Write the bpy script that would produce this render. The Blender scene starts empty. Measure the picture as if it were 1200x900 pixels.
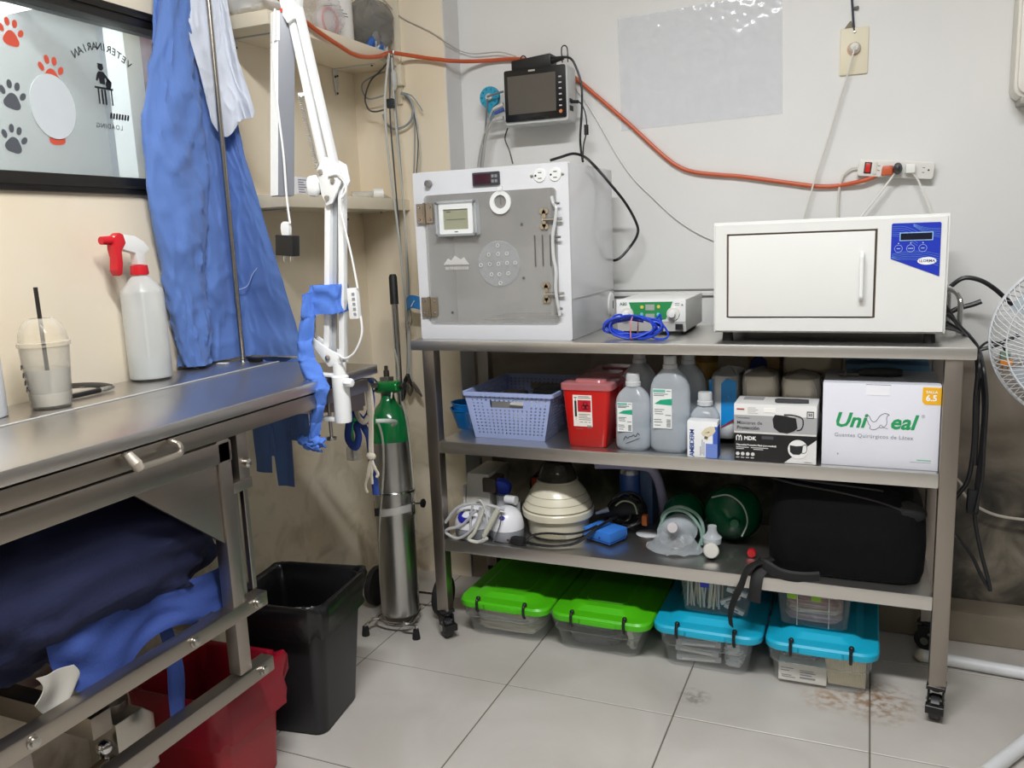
import bpy, bmesh, math, random
from mathutils import Vector, Matrix, noise
R = math.radians
random.seed(7)
scene = bpy.context.scene
col = scene.collection

# ------------------------------------------------------------------ camera
cam_d = bpy.data.cameras.new('camera')
cam_d.sensor_width = 36.0
cam_d.sensor_fit = 'HORIZONTAL'
cam_d.lens = 29.25
cam_d.clip_start = 0.02
cam = bpy.data.objects.new('camera', cam_d)
col.objects.link(cam)
def cam_matrix(yaw, pitch, roll, loc):
    f = Vector((math.sin(yaw)*math.cos(pitch), math.cos(yaw)*math.cos(pitch), -math.sin(pitch)))
    r = Vector((math.cos(yaw), -math.sin(yaw), 0)); u = r.cross(f)
    c, s = math.cos(roll), math.sin(roll)
    r2 = r*c + u*s; u2 = u*c - r*s
    return Matrix(((r2.x, u2.x, -f.x, loc[0]), (r2.y, u2.y, -f.y, loc[1]), (r2.z, u2.z, -f.z, loc[2]), (0, 0, 0, 1)))
cam.matrix_world = cam_matrix(R(-23.3332), R(9.96124), R(-2.30946), (0, 0, 1.2))
scene.camera = cam

# ------------------------------------------------------------------ world, lights, exposure
w = bpy.data.worlds.new('world'); scene.world = w; w.use_nodes = True
w.node_tree.nodes['Background'].inputs[0].default_value = (0.80, 0.86, 1.0, 1)
w.node_tree.nodes['Background'].inputs[1].default_value = 0.15
def area(name, loc, sx, sy, power, color, rot=(0, 0, 0)):
    l = bpy.data.lights.new(name, 'AREA'); l.shape = 'RECTANGLE'; l.size = sx; l.size_y = sy
    l.energy = power; l.color = color
    o = bpy.data.objects.new(name, l); o.location = loc; o.rotation_euler = rot
    col.objects.link(o); return o
area('ceiling_light', (-0.25, 0.55, 2.53), 1.15, 0.16, 69, (0.985, 0.99, 1.0))
area('rear_fill_light', (0.9, -1.7, 2.53), 1.15, 0.16, 15, (0.985, 0.99, 1.0))  # fill light added behind the camera, never in view
area('next_room_light', (-2.35, 1.3, 2.5), 0.9, 0.3, 36, (0.95, 0.98, 1.0))
vs = scene.view_settings
vs.view_transform = 'Standard'; vs.look = 'None'; vs.exposure = 0.0; vs.gamma = 1.0; vs.use_curve_mapping = False
scene.cycles.use_denoising = True
scene.cycles.max_bounces = 10; scene.cycles.transparent_max_bounces = 24
scene.cycles.caustics_reflective = False; scene.cycles.caustics_refractive = False

# ------------------------------------------------------------------ materials (all node based)
def lin(h):
    if not isinstance(h, str): return tuple(h)
    h = h.lstrip('#'); v = [int(h[i:i+2], 16)/255 for i in (0, 2, 4)]
    return tuple(x/12.92 if x <= 0.04045 else ((x+0.055)/1.055)**2.4 for x in v)
MATS = {}
def base_mat(key):
    m = bpy.data.materials.new(key); m.use_nodes = True
    nt = m.node_tree; b = nt.nodes['Principled BSDF']
    return m, nt, b
def noise_color(nt, c, amt, scale, detail=3, stretch=None):
    """a base colour that wavers a little: colour itself, not light"""
    tc = nt.nodes.new('ShaderNodeTexCoord'); nz = nt.nodes.new('ShaderNodeTexNoise')
    nz.inputs['Scale'].default_value = scale; nz.inputs['Detail'].default_value = detail
    src = tc.outputs['Object']
    if stretch:
        mp = nt.nodes.new('ShaderNodeMapping'); mp.inputs['Scale'].default_value = stretch
        nt.links.new(src, mp.inputs[0]); src = mp.outputs[0]
    nt.links.new(src, nz.inputs['Vector'])
    mx = nt.nodes.new('ShaderNodeMix'); mx.data_type = 'RGBA'
    mx.inputs[6].default_value = tuple(max(0, x*(1-amt)) for x in c)+(1,)
    mx.inputs[7].default_value = tuple(min(1, x*(1+amt)) for x in c)+(1,)
    nt.links.new(nz.outputs['Fac'], mx.inputs[0])
    return mx.outputs[2], nz
def M(c, rough=0.5, metal=0.0, amt=0.05, scale=12, bump=0, bscale=60, trans=0, emit=0, sheen=0, stretch=None, coat=0, spec=0.5):
    key = 'm_%s_%.2f_%.1f_%.2f_%g_%g_%g_%g_%g_%s_%g' % (c, rough, metal, amt, scale, bump, trans, emit, sheen, stretch, coat)
    if key in MATS: return MATS[key]
    m, nt, b = base_mat(key); c = lin(c)
    out, nz = noise_color(nt, c, amt, scale, stretch=stretch)
    nt.links.new(out, b.inputs['Base Color'])
    b.inputs['Roughness'].default_value = rough; b.inputs['Metallic'].default_value = metal
    b.inputs['Specular IOR Level'].default_value = spec
    if coat: b.inputs['Coat Weight'].default_value = coat; b.inputs['Coat Roughness'].default_value = 0.1
    if sheen: b.inputs['Sheen Weight'].default_value = sheen
    if trans: b.inputs['Transmission Weight'].default_value = trans
    if emit:
        b.inputs['Emission Color'].default_value = c+(1,); b.inputs['Emission Strength'].default_value = emit
    if bump:
        n2 = nt.nodes.new('ShaderNodeTexNoise'); n2.inputs['Scale'].default_value = bscale; n2.inputs['Detail'].default_value = 4
        tc = nt.nodes.new('ShaderNodeTexCoord'); nt.links.new(tc.outputs['Object'], n2.inputs['Vector'])
        bp = nt.nodes.new('ShaderNodeBump'); bp.inputs['Strength'].default_value = bump; bp.inputs['Distance'].default_value = 0.003
        nt.links.new(n2.outputs['Fac'], bp.inputs['Height']); nt.links.new(bp.outputs[0], b.inputs['Normal'])
    MATS[key] = m; return m
def STEEL(c='#a8a39d', rough=0.33, axis=0):
    """brushed stainless steel, grain along one axis"""
    key = 'steel_%s_%.2f_%d' % (c, rough, axis)
    if key in MATS: return MATS[key]
    m, nt, b = base_mat(key); st = [140, 140, 140]; st[axis] = 2.5
    out, nz = noise_color(nt, lin(c), 0.035, 1.0, 2, tuple(st))
    nt.links.new(out, b.inputs['Base Color']); b.inputs['Metallic'].default_value = 1.0
    mr = nt.nodes.new('ShaderNodeMapRange'); mr.inputs[3].default_value = rough-0.025; mr.inputs[4].default_value = rough+0.035
    nt.links.new(nz.outputs['Fac'], mr.inputs[0]); nt.links.new(mr.outputs[0], b.inputs['Roughness'])
    MATS[key] = m; return m
def CLEAR(c='#ffffff', body='#dfe4e8', fac=0.22, rough=0.15, edge=0.35):
    """see-through plastic or glass: transparent with a glossy milky body, denser where seen at a slant"""
    key = 'clear_%s_%s_%.2f_%.2f_%.2f' % (c, body, fac, rough, edge)
    if key in MATS: return MATS[key]
    m, nt, b = base_mat(key); out, nz = noise_color(nt, lin(body), 0.05, 20)
    nt.links.new(out, b.inputs['Base Color']); b.inputs['Roughness'].default_value = rough
    tr = nt.nodes.new('ShaderNodeBsdfTransparent'); tr.inputs[0].default_value = lin(c)+(1,)
    lw = nt.nodes.new('ShaderNodeLayerWeight'); lw.inputs[0].default_value = 0.35
    ma = nt.nodes.new('ShaderNodeMath'); ma.operation = 'MULTIPLY_ADD'; ma.use_clamp = True
    ma.inputs[1].default_value = edge; ma.inputs[2].default_value = fac
    nt.links.new(lw.outputs['Facing'], ma.inputs[0])
    mx = nt.nodes.new('ShaderNodeMixShader'); nt.links.new(ma.outputs[0], mx.inputs[0])
    nt.links.new(tr.outputs[0], mx.inputs[1]); nt.links.new(b.outputs[0], mx.inputs[2])
    nt.links.new(mx.outputs[0], nt.nodes['Material Output'].inputs[0])
    MATS[key] = m; return m

# ------------------------------------------------------------------ mesh building
def catmull(pts, k=6, closed=False):
    p = [Vector(a) for a in pts]; n = len(p)
    if n < 3: return p
    out = []
    rng = n if closed else n-1
    for i in range(rng):
        if closed: a, b, c, d = p[(i-1) % n], p[i], p[(i+1) % n], p[(i+2) % n]
        else: a, b, c, d = p[max(i-1, 0)], p[i], p[i+1], p[min(i+2, n-1)]
        for j in range(k):
            t = j/k
            out.append(0.5*((2*b)+(c-a)*t+(2*a-5*b+4*c-d)*t*t+(3*b-a-3*c+d)*t*t*t))
    if not closed: out.append(p[-1])
    return out
def rrect(x0, x1, y0, y1, r, n=5):
    o = []
    for cx, cy, a0 in ((x1-r, y1-r, 0), (x0+r, y1-r, 90), (x0+r, y0+r, 180), (x1-r, y0+r, 270)):
        for i in range(n+1):
            a = R(a0+90*i/n); o.append((cx+r*math.cos(a), cy+r*math.sin(a)))
    return o
def circle(cx, cy, r, n=24, ry=None):
    ry = ry or r
    return [(cx+r*math.cos(2*math.pi*i/n), cy+ry*math.sin(2*math.pi*i/n)) for i in range(n)]
class MB:
    def __init__(s): s.v = []; s.f = []; s.mi = []; s.m = 0
    def add(s, vs, fs):
        o = len(s.v); s.v += [Vector(a) for a in vs]
        for f in fs: s.f.append([i+o for i in f]); s.mi.append(s.m)
        return s
    def box(s, x0, x1, y0, y1, z0, z1):
        v = [(x, y, z) for x in (x0, x1) for y in (y0, y1) for z in (z0, z1)]
        return s.add(v, [(0, 1, 3, 2), (4, 6, 7, 5), (0, 4, 5, 1), (2, 3, 7, 6), (0, 2, 6, 4), (1, 5, 7, 3)])
    def frustum(s, a, b, z0, z1):
        """two (x0,x1,y0,y1) rectangles"""
        v = [(x, y, z0) for x, y in ((a[0], a[2]), (a[1], a[2]), (a[1], a[3]), (a[0], a[3]))]+[(x, y, z1) for x, y in ((b[0], b[2]), (b[1], b[2]), (b[1], b[3]), (b[0], b[3]))]
        return s.add(v, [(3, 2, 1, 0), (4, 5, 6, 7), (0, 1, 5, 4), (1, 2, 6, 5), (2, 3, 7, 6), (3, 0, 4, 7)])
    def loops(s, rings, cap=True, closed=True):
        """skin a list of rings (each a list of points)"""
        n = len(rings[0]); v = [p for r in rings for p in r]; f = []
        m = n if closed else n-1
        for i in range(len(rings)-1):
            for j in range(m):
                f.append((i*n+j, i*n+(j+1) % n, (i+1)*n+(j+1) % n, (i+1)*n+j))
        if cap:
            f.append(tuple(range(n-1, -1, -1))); f.append(tuple((len(rings)-1)*n+j for j in range(n)))
        return s.add(v, f)
    def prism(s, poly, axis, t0, t1):
        """2-D polygon extruded along an axis: x->(y,z), y->(x,z), z->(x,y)"""
        def mk(a, b, t): return (t, a, b) if axis == 'x' else (a, t, b) if axis == 'y' else (a, b, t)
        return s.loops([[mk(a, b, t) for a, b in poly] for t in (t0, t1)])
    def ringprism(s, outer, inner, axis, t0, t1):
        """a frame: outer polygon minus inner polygon with the same number of points"""
        def mk(a, b, t): return (t, a, b) if axis == 'x' else (a, t, b) if axis == 'y' else (a, b, t)
        n = len(outer)
        v = [mk(*p, t0) for p in outer]+[mk(*p, t1) for p in outer]+[mk(*p, t0) for p in inner]+[mk(*p, t1) for p in inner]
        f = []
        for i in range(n):
            j = (i+1) % n
            f += [(i, j, n+j, n+i), (2*n+i, 3*n+i, 3*n+j, 2*n+j), (n+i, n+j, 3*n+j, 3*n+i), (i, 2*n+i, 2*n+j, j)]
        return s.add(v, f)
    def lathe(s, prof, n=24, c=(0, 0, 0), axis='z', sx=1, sy=1):
        rings = []
        for r, h in prof:
            ring = []
            for i in range(n):
                a = 2*math.pi*i/n; x, y = r*math.cos(a)*sx, r*math.sin(a)*sy
                p = (x, y, h) if axis == 'z' else (x, h, y) if axis == 'y' else (h, x, y)
                ring.append((p[0]+c[0], p[1]+c[1], p[2]+c[2]))
            rings.append(ring)
        return s.loops(rings)
    def cyl(s, a, b, r, n=16, r2=None):
        a, b = Vector(a), Vector(b); return s.tube([a, b], [r, r if r2 is None else r2], n)
    def tube(s, pts, r, n=8, closed=False, flat=1.0, up=None):
        p = [Vector(a) for a in pts]; k = len(p)
        rr = r if isinstance(r, (list, tuple)) else [r]*k
        t0 = (p[1]-p[0]).normalized()
        u = Vector(up) if up else (Vector((0, 0, 1)) if abs(t0.z) < 0.9 else Vector((1, 0, 0)))
        u = (u-t0*u.dot(t0)).normalized(); rings = []; last = t0
        for i in range(k):
            if closed: t = (p[(i+1) % k]-p[i-1])
            else: t = p[min(i+1, k-1)]-p[max(i-1, 0)]
            t = t.normalized() if t.length > 1e-9 else last
            q = last.rotation_difference(t); u = q @ u; u = (u-t*u.dot(t)).normalized(); last = t
            b = t.cross(u)
            rings.append([p[i]+(u*math.cos(2*math.pi*j/n)+b*math.sin(2*math.pi*j/n)*flat)*rr[i] for j in range(n)])
        if closed: rings.append(rings[0]); return s.loops(rings, cap=False)
        return s.loops(rings)
    def ball(s, c, r, n=12, sx=1, sy=1, sz=1):
        pr = [(math.sin(math.pi*i/n)*r+1e-5, -math.cos(math.pi*i/n)*r*sz) for i in range(n+1)]
        return s.lathe(pr, n*2, c, 'z', sx, sy)
    def grid(s, fn, nu, nv):
        v = [fn(i/nu, j/nv) for i in range(nu+1) for j in range(nv+1)]
        f = [(i*(nv+1)+j, (i+1)*(nv+1)+j, (i+1)*(nv+1)+j+1, i*(nv+1)+j+1) for i in range(nu) for j in range(nv)]
        return s.add(v, f)
WM = {}
def mesh_obj(name, mb, mats, bev=0, seg=2, smooth=True, solid=0, ang=35, inv=None, sub=0):
    me = bpy.data.meshes.new(name)
    vs_ = [inv @ v for v in mb.v] if inv else mb.v
    me.from_pydata([tuple(v) for v in vs_], [], mb.f)
    for m in (mats if isinstance(mats, (list, tuple)) else [mats]): me.materials.append(m)
    me.polygons.foreach_set('material_index', mb.mi)
    bm = bmesh.new(); bm.from_mesh(me)
    bmesh.ops.recalc_face_normals(bm, faces=bm.faces)
    if solid: bmesh.ops.solidify(bm, geom=bm.faces[:], thickness=solid)
    if bev:
        es = [e for e in bm.edges if len(e.link_faces) == 2 and e.calc_face_angle(0) > 0.5]
        bmesh.ops.bevel(bm, geom=es, offset=bev, segments=seg, affect='EDGES', profile=0.6, clamp_overlap=True)
    bm.to_mesh(me); bm.free()
    if smooth:
        me.polygons.foreach_set('use_smooth', [True]*len(me.polygons))
        me.set_sharp_from_angle(angle=R(ang))
    o = bpy.data.objects.new(name, me); col.objects.link(o)
    if sub:
        sm = o.modifiers.new('smooth', 'SUBSURF'); sm.levels = sub; sm.render_levels = sub
    return o
def tag(o, label=None, cat=None, group=None, kind=None):
    if label: o['label'] = label
    if cat: o['category'] = cat
    if group: o['group'] = group
    if kind: o['kind'] = kind
    return o
def T(name, label, cat, loc=(0, 0, 0), rz=0, group=None, kind=None):
    """a thing: an empty at its base that carries its parts"""
    o = bpy.data.objects.new(name, None); o.empty_display_size = 0.05; col.objects.link(o)
    o.location = loc; o.rotation_euler = (0, 0, rz)
    WM[o.name] = Matrix.Translation(Vector(loc)) @ Matrix.Rotation(rz, 4, 'Z')
    return tag(o, label, cat, group, kind)
def P(name, mb, mat, parent, local=False, label=None, kind=None, **kw):
    """a part, given in world coordinates unless local"""
    o = mesh_obj(name, mb, mat, inv=None if local else WM[parent.name].inverted(), **kw)
    o.parent = parent; WM[o.name] = WM[parent.name]
    return tag(o, label, None, None, kind)
def S(name, mb, mat, label, cat, group=None, kind=None, **kw):
    """a thing that is one mesh, its origin at the middle of its base"""
    xs = [v.x for v in mb.v]; ys = [v.y for v in mb.v]; zs = [v.z for v in mb.v]
    c = Vector(((min(xs)+max(xs))/2, (min(ys)+max(ys))/2, min(zs)))
    o = mesh_obj(name, mb, mat, inv=Matrix.Translation(-c), **kw); o.location = c
    WM[o.name] = Matrix.Translation(c)
    return tag(o, label, cat, group, kind)
def copy_tree(o, parent=None):
    c = o.copy(); col.objects.link(c); c.parent = parent
    for ch in list(o.children): copy_tree(ch, c)
    return c
def text_mb(body, size, origin, ux, uy, depth=0.0006, align='CENTER', bold=0.0, sp=1.0, shear=0.0):
    """lettering as a mesh: origin and the two directions it runs along"""
    cu = bpy.data.curves.new('txt', 'FONT'); cu.body = body; cu.size = size; cu.align_x = align; cu.align_y = 'CENTER'
    cu.extrude = 0; cu.offset = bold*size; cu.space_character = sp; cu.shear = shear; cu.resolution_u = 2
    o = bpy.data.objects.new('txt', cu); col.objects.link(o)
    bpy.context.view_layer.update()
    me = bpy.data.meshes.new_from_object(o.evaluated_get(bpy.context.evaluated_depsgraph_get()))
    ux, uy, og = Vector(ux), Vector(uy), Vector(origin); n = ux.cross(uy)*depth
    mb = MB(); mb.add([og+ux*v.co.x+uy*v.co.y+n for v in me.vertices], [tuple(p.vertices) for p in me.polygons])
    bpy.data.objects.remove(o); bpy.data.curves.remove(cu); bpy.data.meshes.remove(me)
    return mb
def merge(*mbs):
    a = MB()
    for i, b in enumerate(mbs):
        a.add(b.v, b.f); a.mi[len(a.mi)-len(b.f):] = b.mi
    return a
XA, YA, ZA = (1, 0, 0), (0, 1, 0), (0, 0, 1)

# shared looks
WHITE_P = M('#e9e9e6', 0.35); WHITE_M = M('#eceeed', 0.3, coat=0.2); BLACK_P = M('#141416', 0.4); BLACK_R = M('#111113', 0.7)
CHROME = M('#c9c9c9', 0.14, 1.0, amt=0.02); BOLT = M('#b4b1ab', 0.28, 1.0, amt=0.04)
BLUE_CLOTH = M('#6082c6', 0.85, amt=0.10, scale=9, bump=0.25, bscale=350, sheen=0.15)
GREY_CABLE = M('#a9a8a2', 0.45); WHITE_CABLE = M('#dcdad3', 0.4); BLACK_CABLE = M('#17171a', 0.4); ORANGE = M('#c65a30', 0.4)
PRINT_K = M('#202022', 0.6); PAPER = M('#eeeae2', 0.7); GREENP = M('#1e9a5b', 0.5)
# measured runs of the cables (metres)
C_ORANGE1 = [(-1.435, 1.812, 1.864), (-1.435, 1.925, 1.829), (-1.435, 2.002, 1.803), (-1.435, 2.09, 1.782), (-1.435, 2.172, 1.767), (-1.435, 2.237, 1.757), (-1.435, 2.307, 1.762), (-1.435, 2.383, 1.778), (-1.435, 2.447, 1.799), (-1.409, 2.5, 1.8), (-1.342, 2.52, 1.785), (-1.293, 2.515, 1.774), (-1.265, 2.525, 1.769), (-1.234, 2.6, 1.776), (-1.166, 2.635, 1.777), (-1.081, 2.635, 1.772), (-1.001, 2.635, 1.755)]
C_ORANGE2 = [(-0.945, 2.638, 1.734), (-0.883, 2.638, 1.696), (-0.805, 2.638, 1.628), (-0.696, 2.638, 1.528), (-0.603, 2.638, 1.438), (-0.55, 2.638, 1.396), (-0.498, 2.638, 1.375), (-0.421, 2.638, 1.362), (-0.358, 2.638, 1.353), (-0.211, 2.638, 1.324), (-0.152, 2.638, 1.313), (-0.094, 2.638, 1.31), (-0.026, 2.625, 1.319), (0.014, 2.625, 1.333), (0.031, 2.625, 1.342)]
C_THIN = [(-1.527, 2.535, 2.018), (-1.491, 2.535, 1.981), (-1.436, 2.535, 1.926), (-1.344, 2.535, 1.875), (-1.293, 2.534, 1.842), (-1.276, 2.536, 1.827), (-1.277, 2.63, 1.821), (-1.225, 2.63, 1.804), (-1.132, 2.63, 1.798), (-1.073, 2.63, 1.778)]
C_OUTLET = [(-0.058, 2.612, 1.666), (-0.07, 2.62, 1.617), (-0.088, 2.62, 1.557), (-0.123, 2.62, 1.425), (-0.151, 2.62, 1.332), (-0.177, 2.62, 1.231), (-0.188, 2.62, 1.175)]
C_FEED = [(-0.068, 2.645, 1.835), (-0.064, 2.645, 1.79), (-0.061, 2.645, 1.756), (-0.058, 2.645, 1.731)]
C_STRIP = [(-0.031, 2.635, 1.358), (-0.054, 2.635, 1.357), (-0.076, 2.635, 1.337), (-0.086, 2.635, 1.293), (-0.087, 2.635, 1.227), (-0.085, 2.635, 1.171)]
C_STRIP2 = [(0.065, 2.6, 1.343), (0.045, 2.61, 1.314), (0.02, 2.61, 1.279), (-0.016, 2.61, 1.231), (-0.044, 2.61, 1.192)]
C_STRIP3 = [(0.097, 2.6, 1.34), (0.116, 2.61, 1.315), (0.135, 2.61, 1.272), (0.153, 2.61, 1.225), (0.168, 2.61, 1.185)]
C_WALLW = [(-0.885, 2.644, 1.671), (-0.836, 2.644, 1.601), (-0.792, 2.644, 1.526), (-0.741, 2.644, 1.436), (-0.692, 2.644, 1.367), (-0.632, 2.644, 1.306), (-0.565, 2.644, 1.242), (-0.499, 2.644, 1.195), (-0.444, 2.644, 1.167)]
C_MON1 = [(-0.885, 2.55, 1.74), (-0.863, 2.55, 1.735), (-0.847, 2.55, 1.713), (-0.829, 2.55, 1.657), (-0.828, 2.55, 1.589), (-0.836, 2.55, 1.501), (-0.834, 2.55, 1.454), (-0.813, 2.5, 1.421)]
C_MON2 = [(-0.87, 2.56, 1.609), (-0.842, 2.56, 1.606), (-0.826, 2.56, 1.585), (-0.818, 2.56, 1.551), (-0.819, 2.56, 1.513), (-0.829, 2.56, 1.475), (-0.813, 2.5, 1.424)]
C_LOOP = [(-0.889, 2.42, 1.424), (-0.856, 2.42, 1.431), (-0.823, 2.44, 1.44), (-0.788, 2.44, 1.428), (-0.715, 2.305, 1.388), (-0.712, 2.418, 1.353), (-0.687, 2.52, 1.29), (-0.664, 2.56, 1.228), (-0.662, 2.56, 1.194), (-0.687, 2.56, 1.156), (-0.72, 2.54, 1.121), (-0.759, 2.56, 1.126), (-0.819, 2.56, 1.187)]
C_MONS = [(-1.083, 2.56, 1.548), (-1.094, 2.56, 1.515), (-1.08, 2.56, 1.476), (-1.07, 2.56, 1.435)]
C_SENS1 = [(-1.089, 2.55, 1.66), (-1.125, 2.55, 1.654), (-1.146, 2.55, 1.65)]
C_SENS2 = [(-1.095, 2.56, 1.623), (-1.131, 2.56, 1.611), (-1.158, 2.56, 1.555), (-1.183, 2.56, 1.489), (-1.195, 2.56, 1.433)]
C_SENS3 = [(-1.095, 2.56, 1.607), (-1.126, 2.56, 1.597), (-1.153, 2.56, 1.549), (-1.174, 2.56, 1.489), (-1.186, 2.56, 1.432)]
C_SENS4 = [(-1.097, 2.56, 1.581), (-1.133, 2.56, 1.576), (-1.159, 2.56, 1.533), (-1.171, 2.56, 1.48), (-1.18, 2.56, 1.432)]
C_SENS5 = [(-1.151, 2.56, 1.644), (-1.156, 2.56, 1.594), (-1.166, 2.56, 1.528), (-1.183, 2.56, 1.432)]
L1 = [(-1.43, 2.433, 1.794), (-1.43, 2.408, 1.72), (-1.43, 2.388, 1.639), (-1.43, 2.385, 1.534), (-1.43, 2.396, 1.415), (-1.43, 2.413, 1.294), (-1.43, 2.429, 1.155), (-1.43, 2.436, 1.027), (-1.463, 2.5, 0.89), (-1.466, 2.5, 0.8), (-1.474, 2.5, 0.74)]
L2 = [(-1.428, 2.445, 1.793), (-1.428, 2.441, 1.672), (-1.428, 2.448, 1.513), (-1.428, 2.461, 1.35), (-1.428, 2.463, 1.182), (-1.456, 2.5, 1.037), (-1.459, 2.5, 0.86), (-1.463, 2.5, 0.755), (-1.456, 2.5, 0.71)]
L3 = [(-1.432, 2.447, 1.794), (-1.432, 2.419, 1.617), (-1.432, 2.423, 1.43), (-1.432, 2.43, 1.266), (-1.432, 2.437, 1.098), (-1.471, 2.505, 0.919), (-1.475, 2.505, 0.769), (-1.493, 2.505, 0.702)]
L4 = [(-1.434, 2.461, 1.796), (-1.434, 2.461, 1.622), (-1.434, 2.47, 1.433), (-1.434, 2.474, 1.238), (-1.451, 2.505, 1.066), (-1.464, 2.505, 0.919), (-1.483, 2.505, 0.708)]
LK1 = [(-1.43, 2.438, 1.794), (-1.437, 2.431, 1.768), (-1.497, 2.48, 1.754), (-1.535, 2.48, 1.728), (-1.56, 2.48, 1.677), (-1.549, 2.48, 1.64), (-1.523, 2.48, 1.63), (-1.435, 2.399, 1.62)]
LK2 = [(-1.481, 2.49, 1.753), (-1.52, 2.49, 1.747), (-1.572, 2.49, 1.726), (-1.571, 2.49, 1.693), (-1.549, 2.49, 1.674), (-1.493, 2.49, 1.68)]
LR1 = [(-1.442, 2.515, 1.686), (-1.417, 2.515, 1.673), (-1.4, 2.515, 1.639), (-1.409, 2.515, 1.599), (-1.437, 2.515, 1.579), (-1.476, 2.515, 1.574), (-1.505, 2.515, 1.593), (-1.516, 2.515, 1.625)]
LR2 = [(-1.442, 2.515, 1.689), (-1.404, 2.515, 1.674), (-1.38, 2.515, 1.645), (-1.366, 2.515, 1.622)]
LR3 = [(-1.442, 2.52, 1.687), (-1.414, 2.52, 1.659), (-1.404, 2.52, 1.621), (-1.403, 2.52, 1.544), (-1.415, 2.52, 1.421)]
LR4 = [(-1.438, 2.52, 1.686), (-1.405, 2.52, 1.653), (-1.393, 2.52, 1.598), (-1.386, 2.52, 1.502), (-1.395, 2.52, 1.419)]
LR5 = [(-1.439, 2.52, 1.684), (-1.409, 2.52, 1.648), (-1.399, 2.52, 1.604), (-1.391, 2.52, 1.529), (-1.405, 2.52, 1.42)]
LC1 = [(-1.192, 1.56, 1.705), (-1.206, 1.56, 1.62), (-1.207, 1.56, 1.513), (-1.202, 1.56, 1.404), (-1.203, 1.56, 1.311), (-1.2, 1.56, 1.251)]
LC2 = [(-1.063, 1.56, 1.349), (-1.047, 1.56, 1.33), (-1.055, 1.56, 1.312), (-1.062, 1.56, 1.28), (-1.057, 1.56, 1.245), (-1.043, 1.56, 1.175), (-1.033, 1.56, 1.104)]
LC3 = [(-1.03, 1.56, 1.042), (-1.031, 1.56, 1.002), (-1.052, 1.56, 0.963), (-1.079, 1.56, 0.947), (-1.096, 1.56, 0.955)]
LC4 = [(-1.087, 1.56, 1.348), (-1.063, 1.56, 1.35), (-1.046, 1.56, 1.337), (-1.046, 1.56, 1.313), (-1.058, 1.56, 1.3)]
OT1 = [(-1.403, 2.11, 0.685), (-1.376, 2.11, 0.678), (-1.356, 2.11, 0.656), (-1.346, 2.11, 0.597), (-1.354, 2.11, 0.489), (-1.38, 2.11, 0.321), (-1.39, 2.11, 0.15), (-1.386, 2.11, 0.035), (-1.358, 2.11, -0.004), (-1.319, 2.14, -0.012), (-1.279, 2.14, 0.032)]
OT2 = [(-1.34, 2.2, 0.879), (-1.331, 2.2, 0.834), (-1.333, 2.2, 0.767), (-1.338, 2.2, 0.734)]
OT3 = [(-1.324, 2.2, 0.713), (-1.309, 2.2, 0.632), (-1.302, 2.2, 0.467), (-1.3, 2.2, 0.355), (-1.317, 2.2, 0.239), (-1.326, 2.2, 0.122), (-1.313, 2.2, 0.02), (-1.306, 2.2, -0.008)]
OT4 = [(-1.397, 2.24, 0.895), (-1.418, 2.24, 0.785), (-1.434, 2.24, 0.701)]
B1 = [(0.175, 2.5, 0.994), (0.204, 2.5, 1.028), (0.233, 2.5, 1.048), (0.269, 2.5, 1.042), (0.303, 2.5, 1.02), (0.338, 2.5, 0.986), (0.374, 2.5, 0.953)]
B2 = [(0.18, 2.4, 0.958), (0.212, 2.4, 0.976), (0.246, 2.4, 0.987), (0.265, 2.4, 0.995)]
B3 = [(0.179, 2.3, 0.952), (0.202, 2.3, 0.937), (0.231, 2.3, 0.916), (0.251, 2.3, 0.885), (0.246, 2.2, 0.868), (0.246, 2.2, 0.797), (0.248, 2.2, 0.694), (0.248, 2.2, 0.62)]
B4 = [(0.174, 2.32, 0.998), (0.187, 2.32, 0.977), (0.207, 2.32, 0.945), (0.236, 2.32, 0.914), (0.258, 2.32, 0.878), (0.253, 2.2, 0.838), (0.261, 2.2, 0.756), (0.26, 2.2, 0.673), (0.257, 2.2, 0.589), (0.254, 2.2, 0.503), (0.269, 2.2, 0.418), (0.292, 2.2, 0.333), (0.297, 2.2, 0.307)]
B5 = [(0.297, 2.2, 0.307), (0.277, 2.2, 0.342), (0.252, 2.2, 0.394), (0.213, 2.2, 0.445), (0.187, 2.2, 0.475)]
B6 = [(0.177, 2.3, 0.939), (0.211, 2.3, 0.931), (0.24, 2.3, 0.901), (0.243, 2.2, 0.858), (0.242, 2.2, 0.776), (0.244, 2.2, 0.672), (0.237, 2.2, 0.587), (0.216, 2.2, 0.543), (0.186, 2.2, 0.497)]
B7 = [(0.18, 2.28, 0.975), (0.195, 2.28, 0.96), (0.225, 2.28, 0.925), (0.25, 2.28, 0.892), (0.252, 2.18, 0.861), (0.263, 2.18, 0.781), (0.263, 2.18, 0.679), (0.263, 2.18, 0.595), (0.253, 2.18, 0.51)]
B8 = [(0.262, 2.35, 0.878), (0.284, 2.35, 0.885), (0.305, 2.35, 0.894), (0.346, 2.35, 0.917)]
W1 = [(0.192, 2.6, 0.52), (0.259, 2.6, 0.462), (0.265, 2.6, 0.437), (0.295, 2.6, 0.401), (0.349, 2.6, 0.374), (0.423, 2.6, 0.366), (0.504, 2.6, 0.369)]
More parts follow.
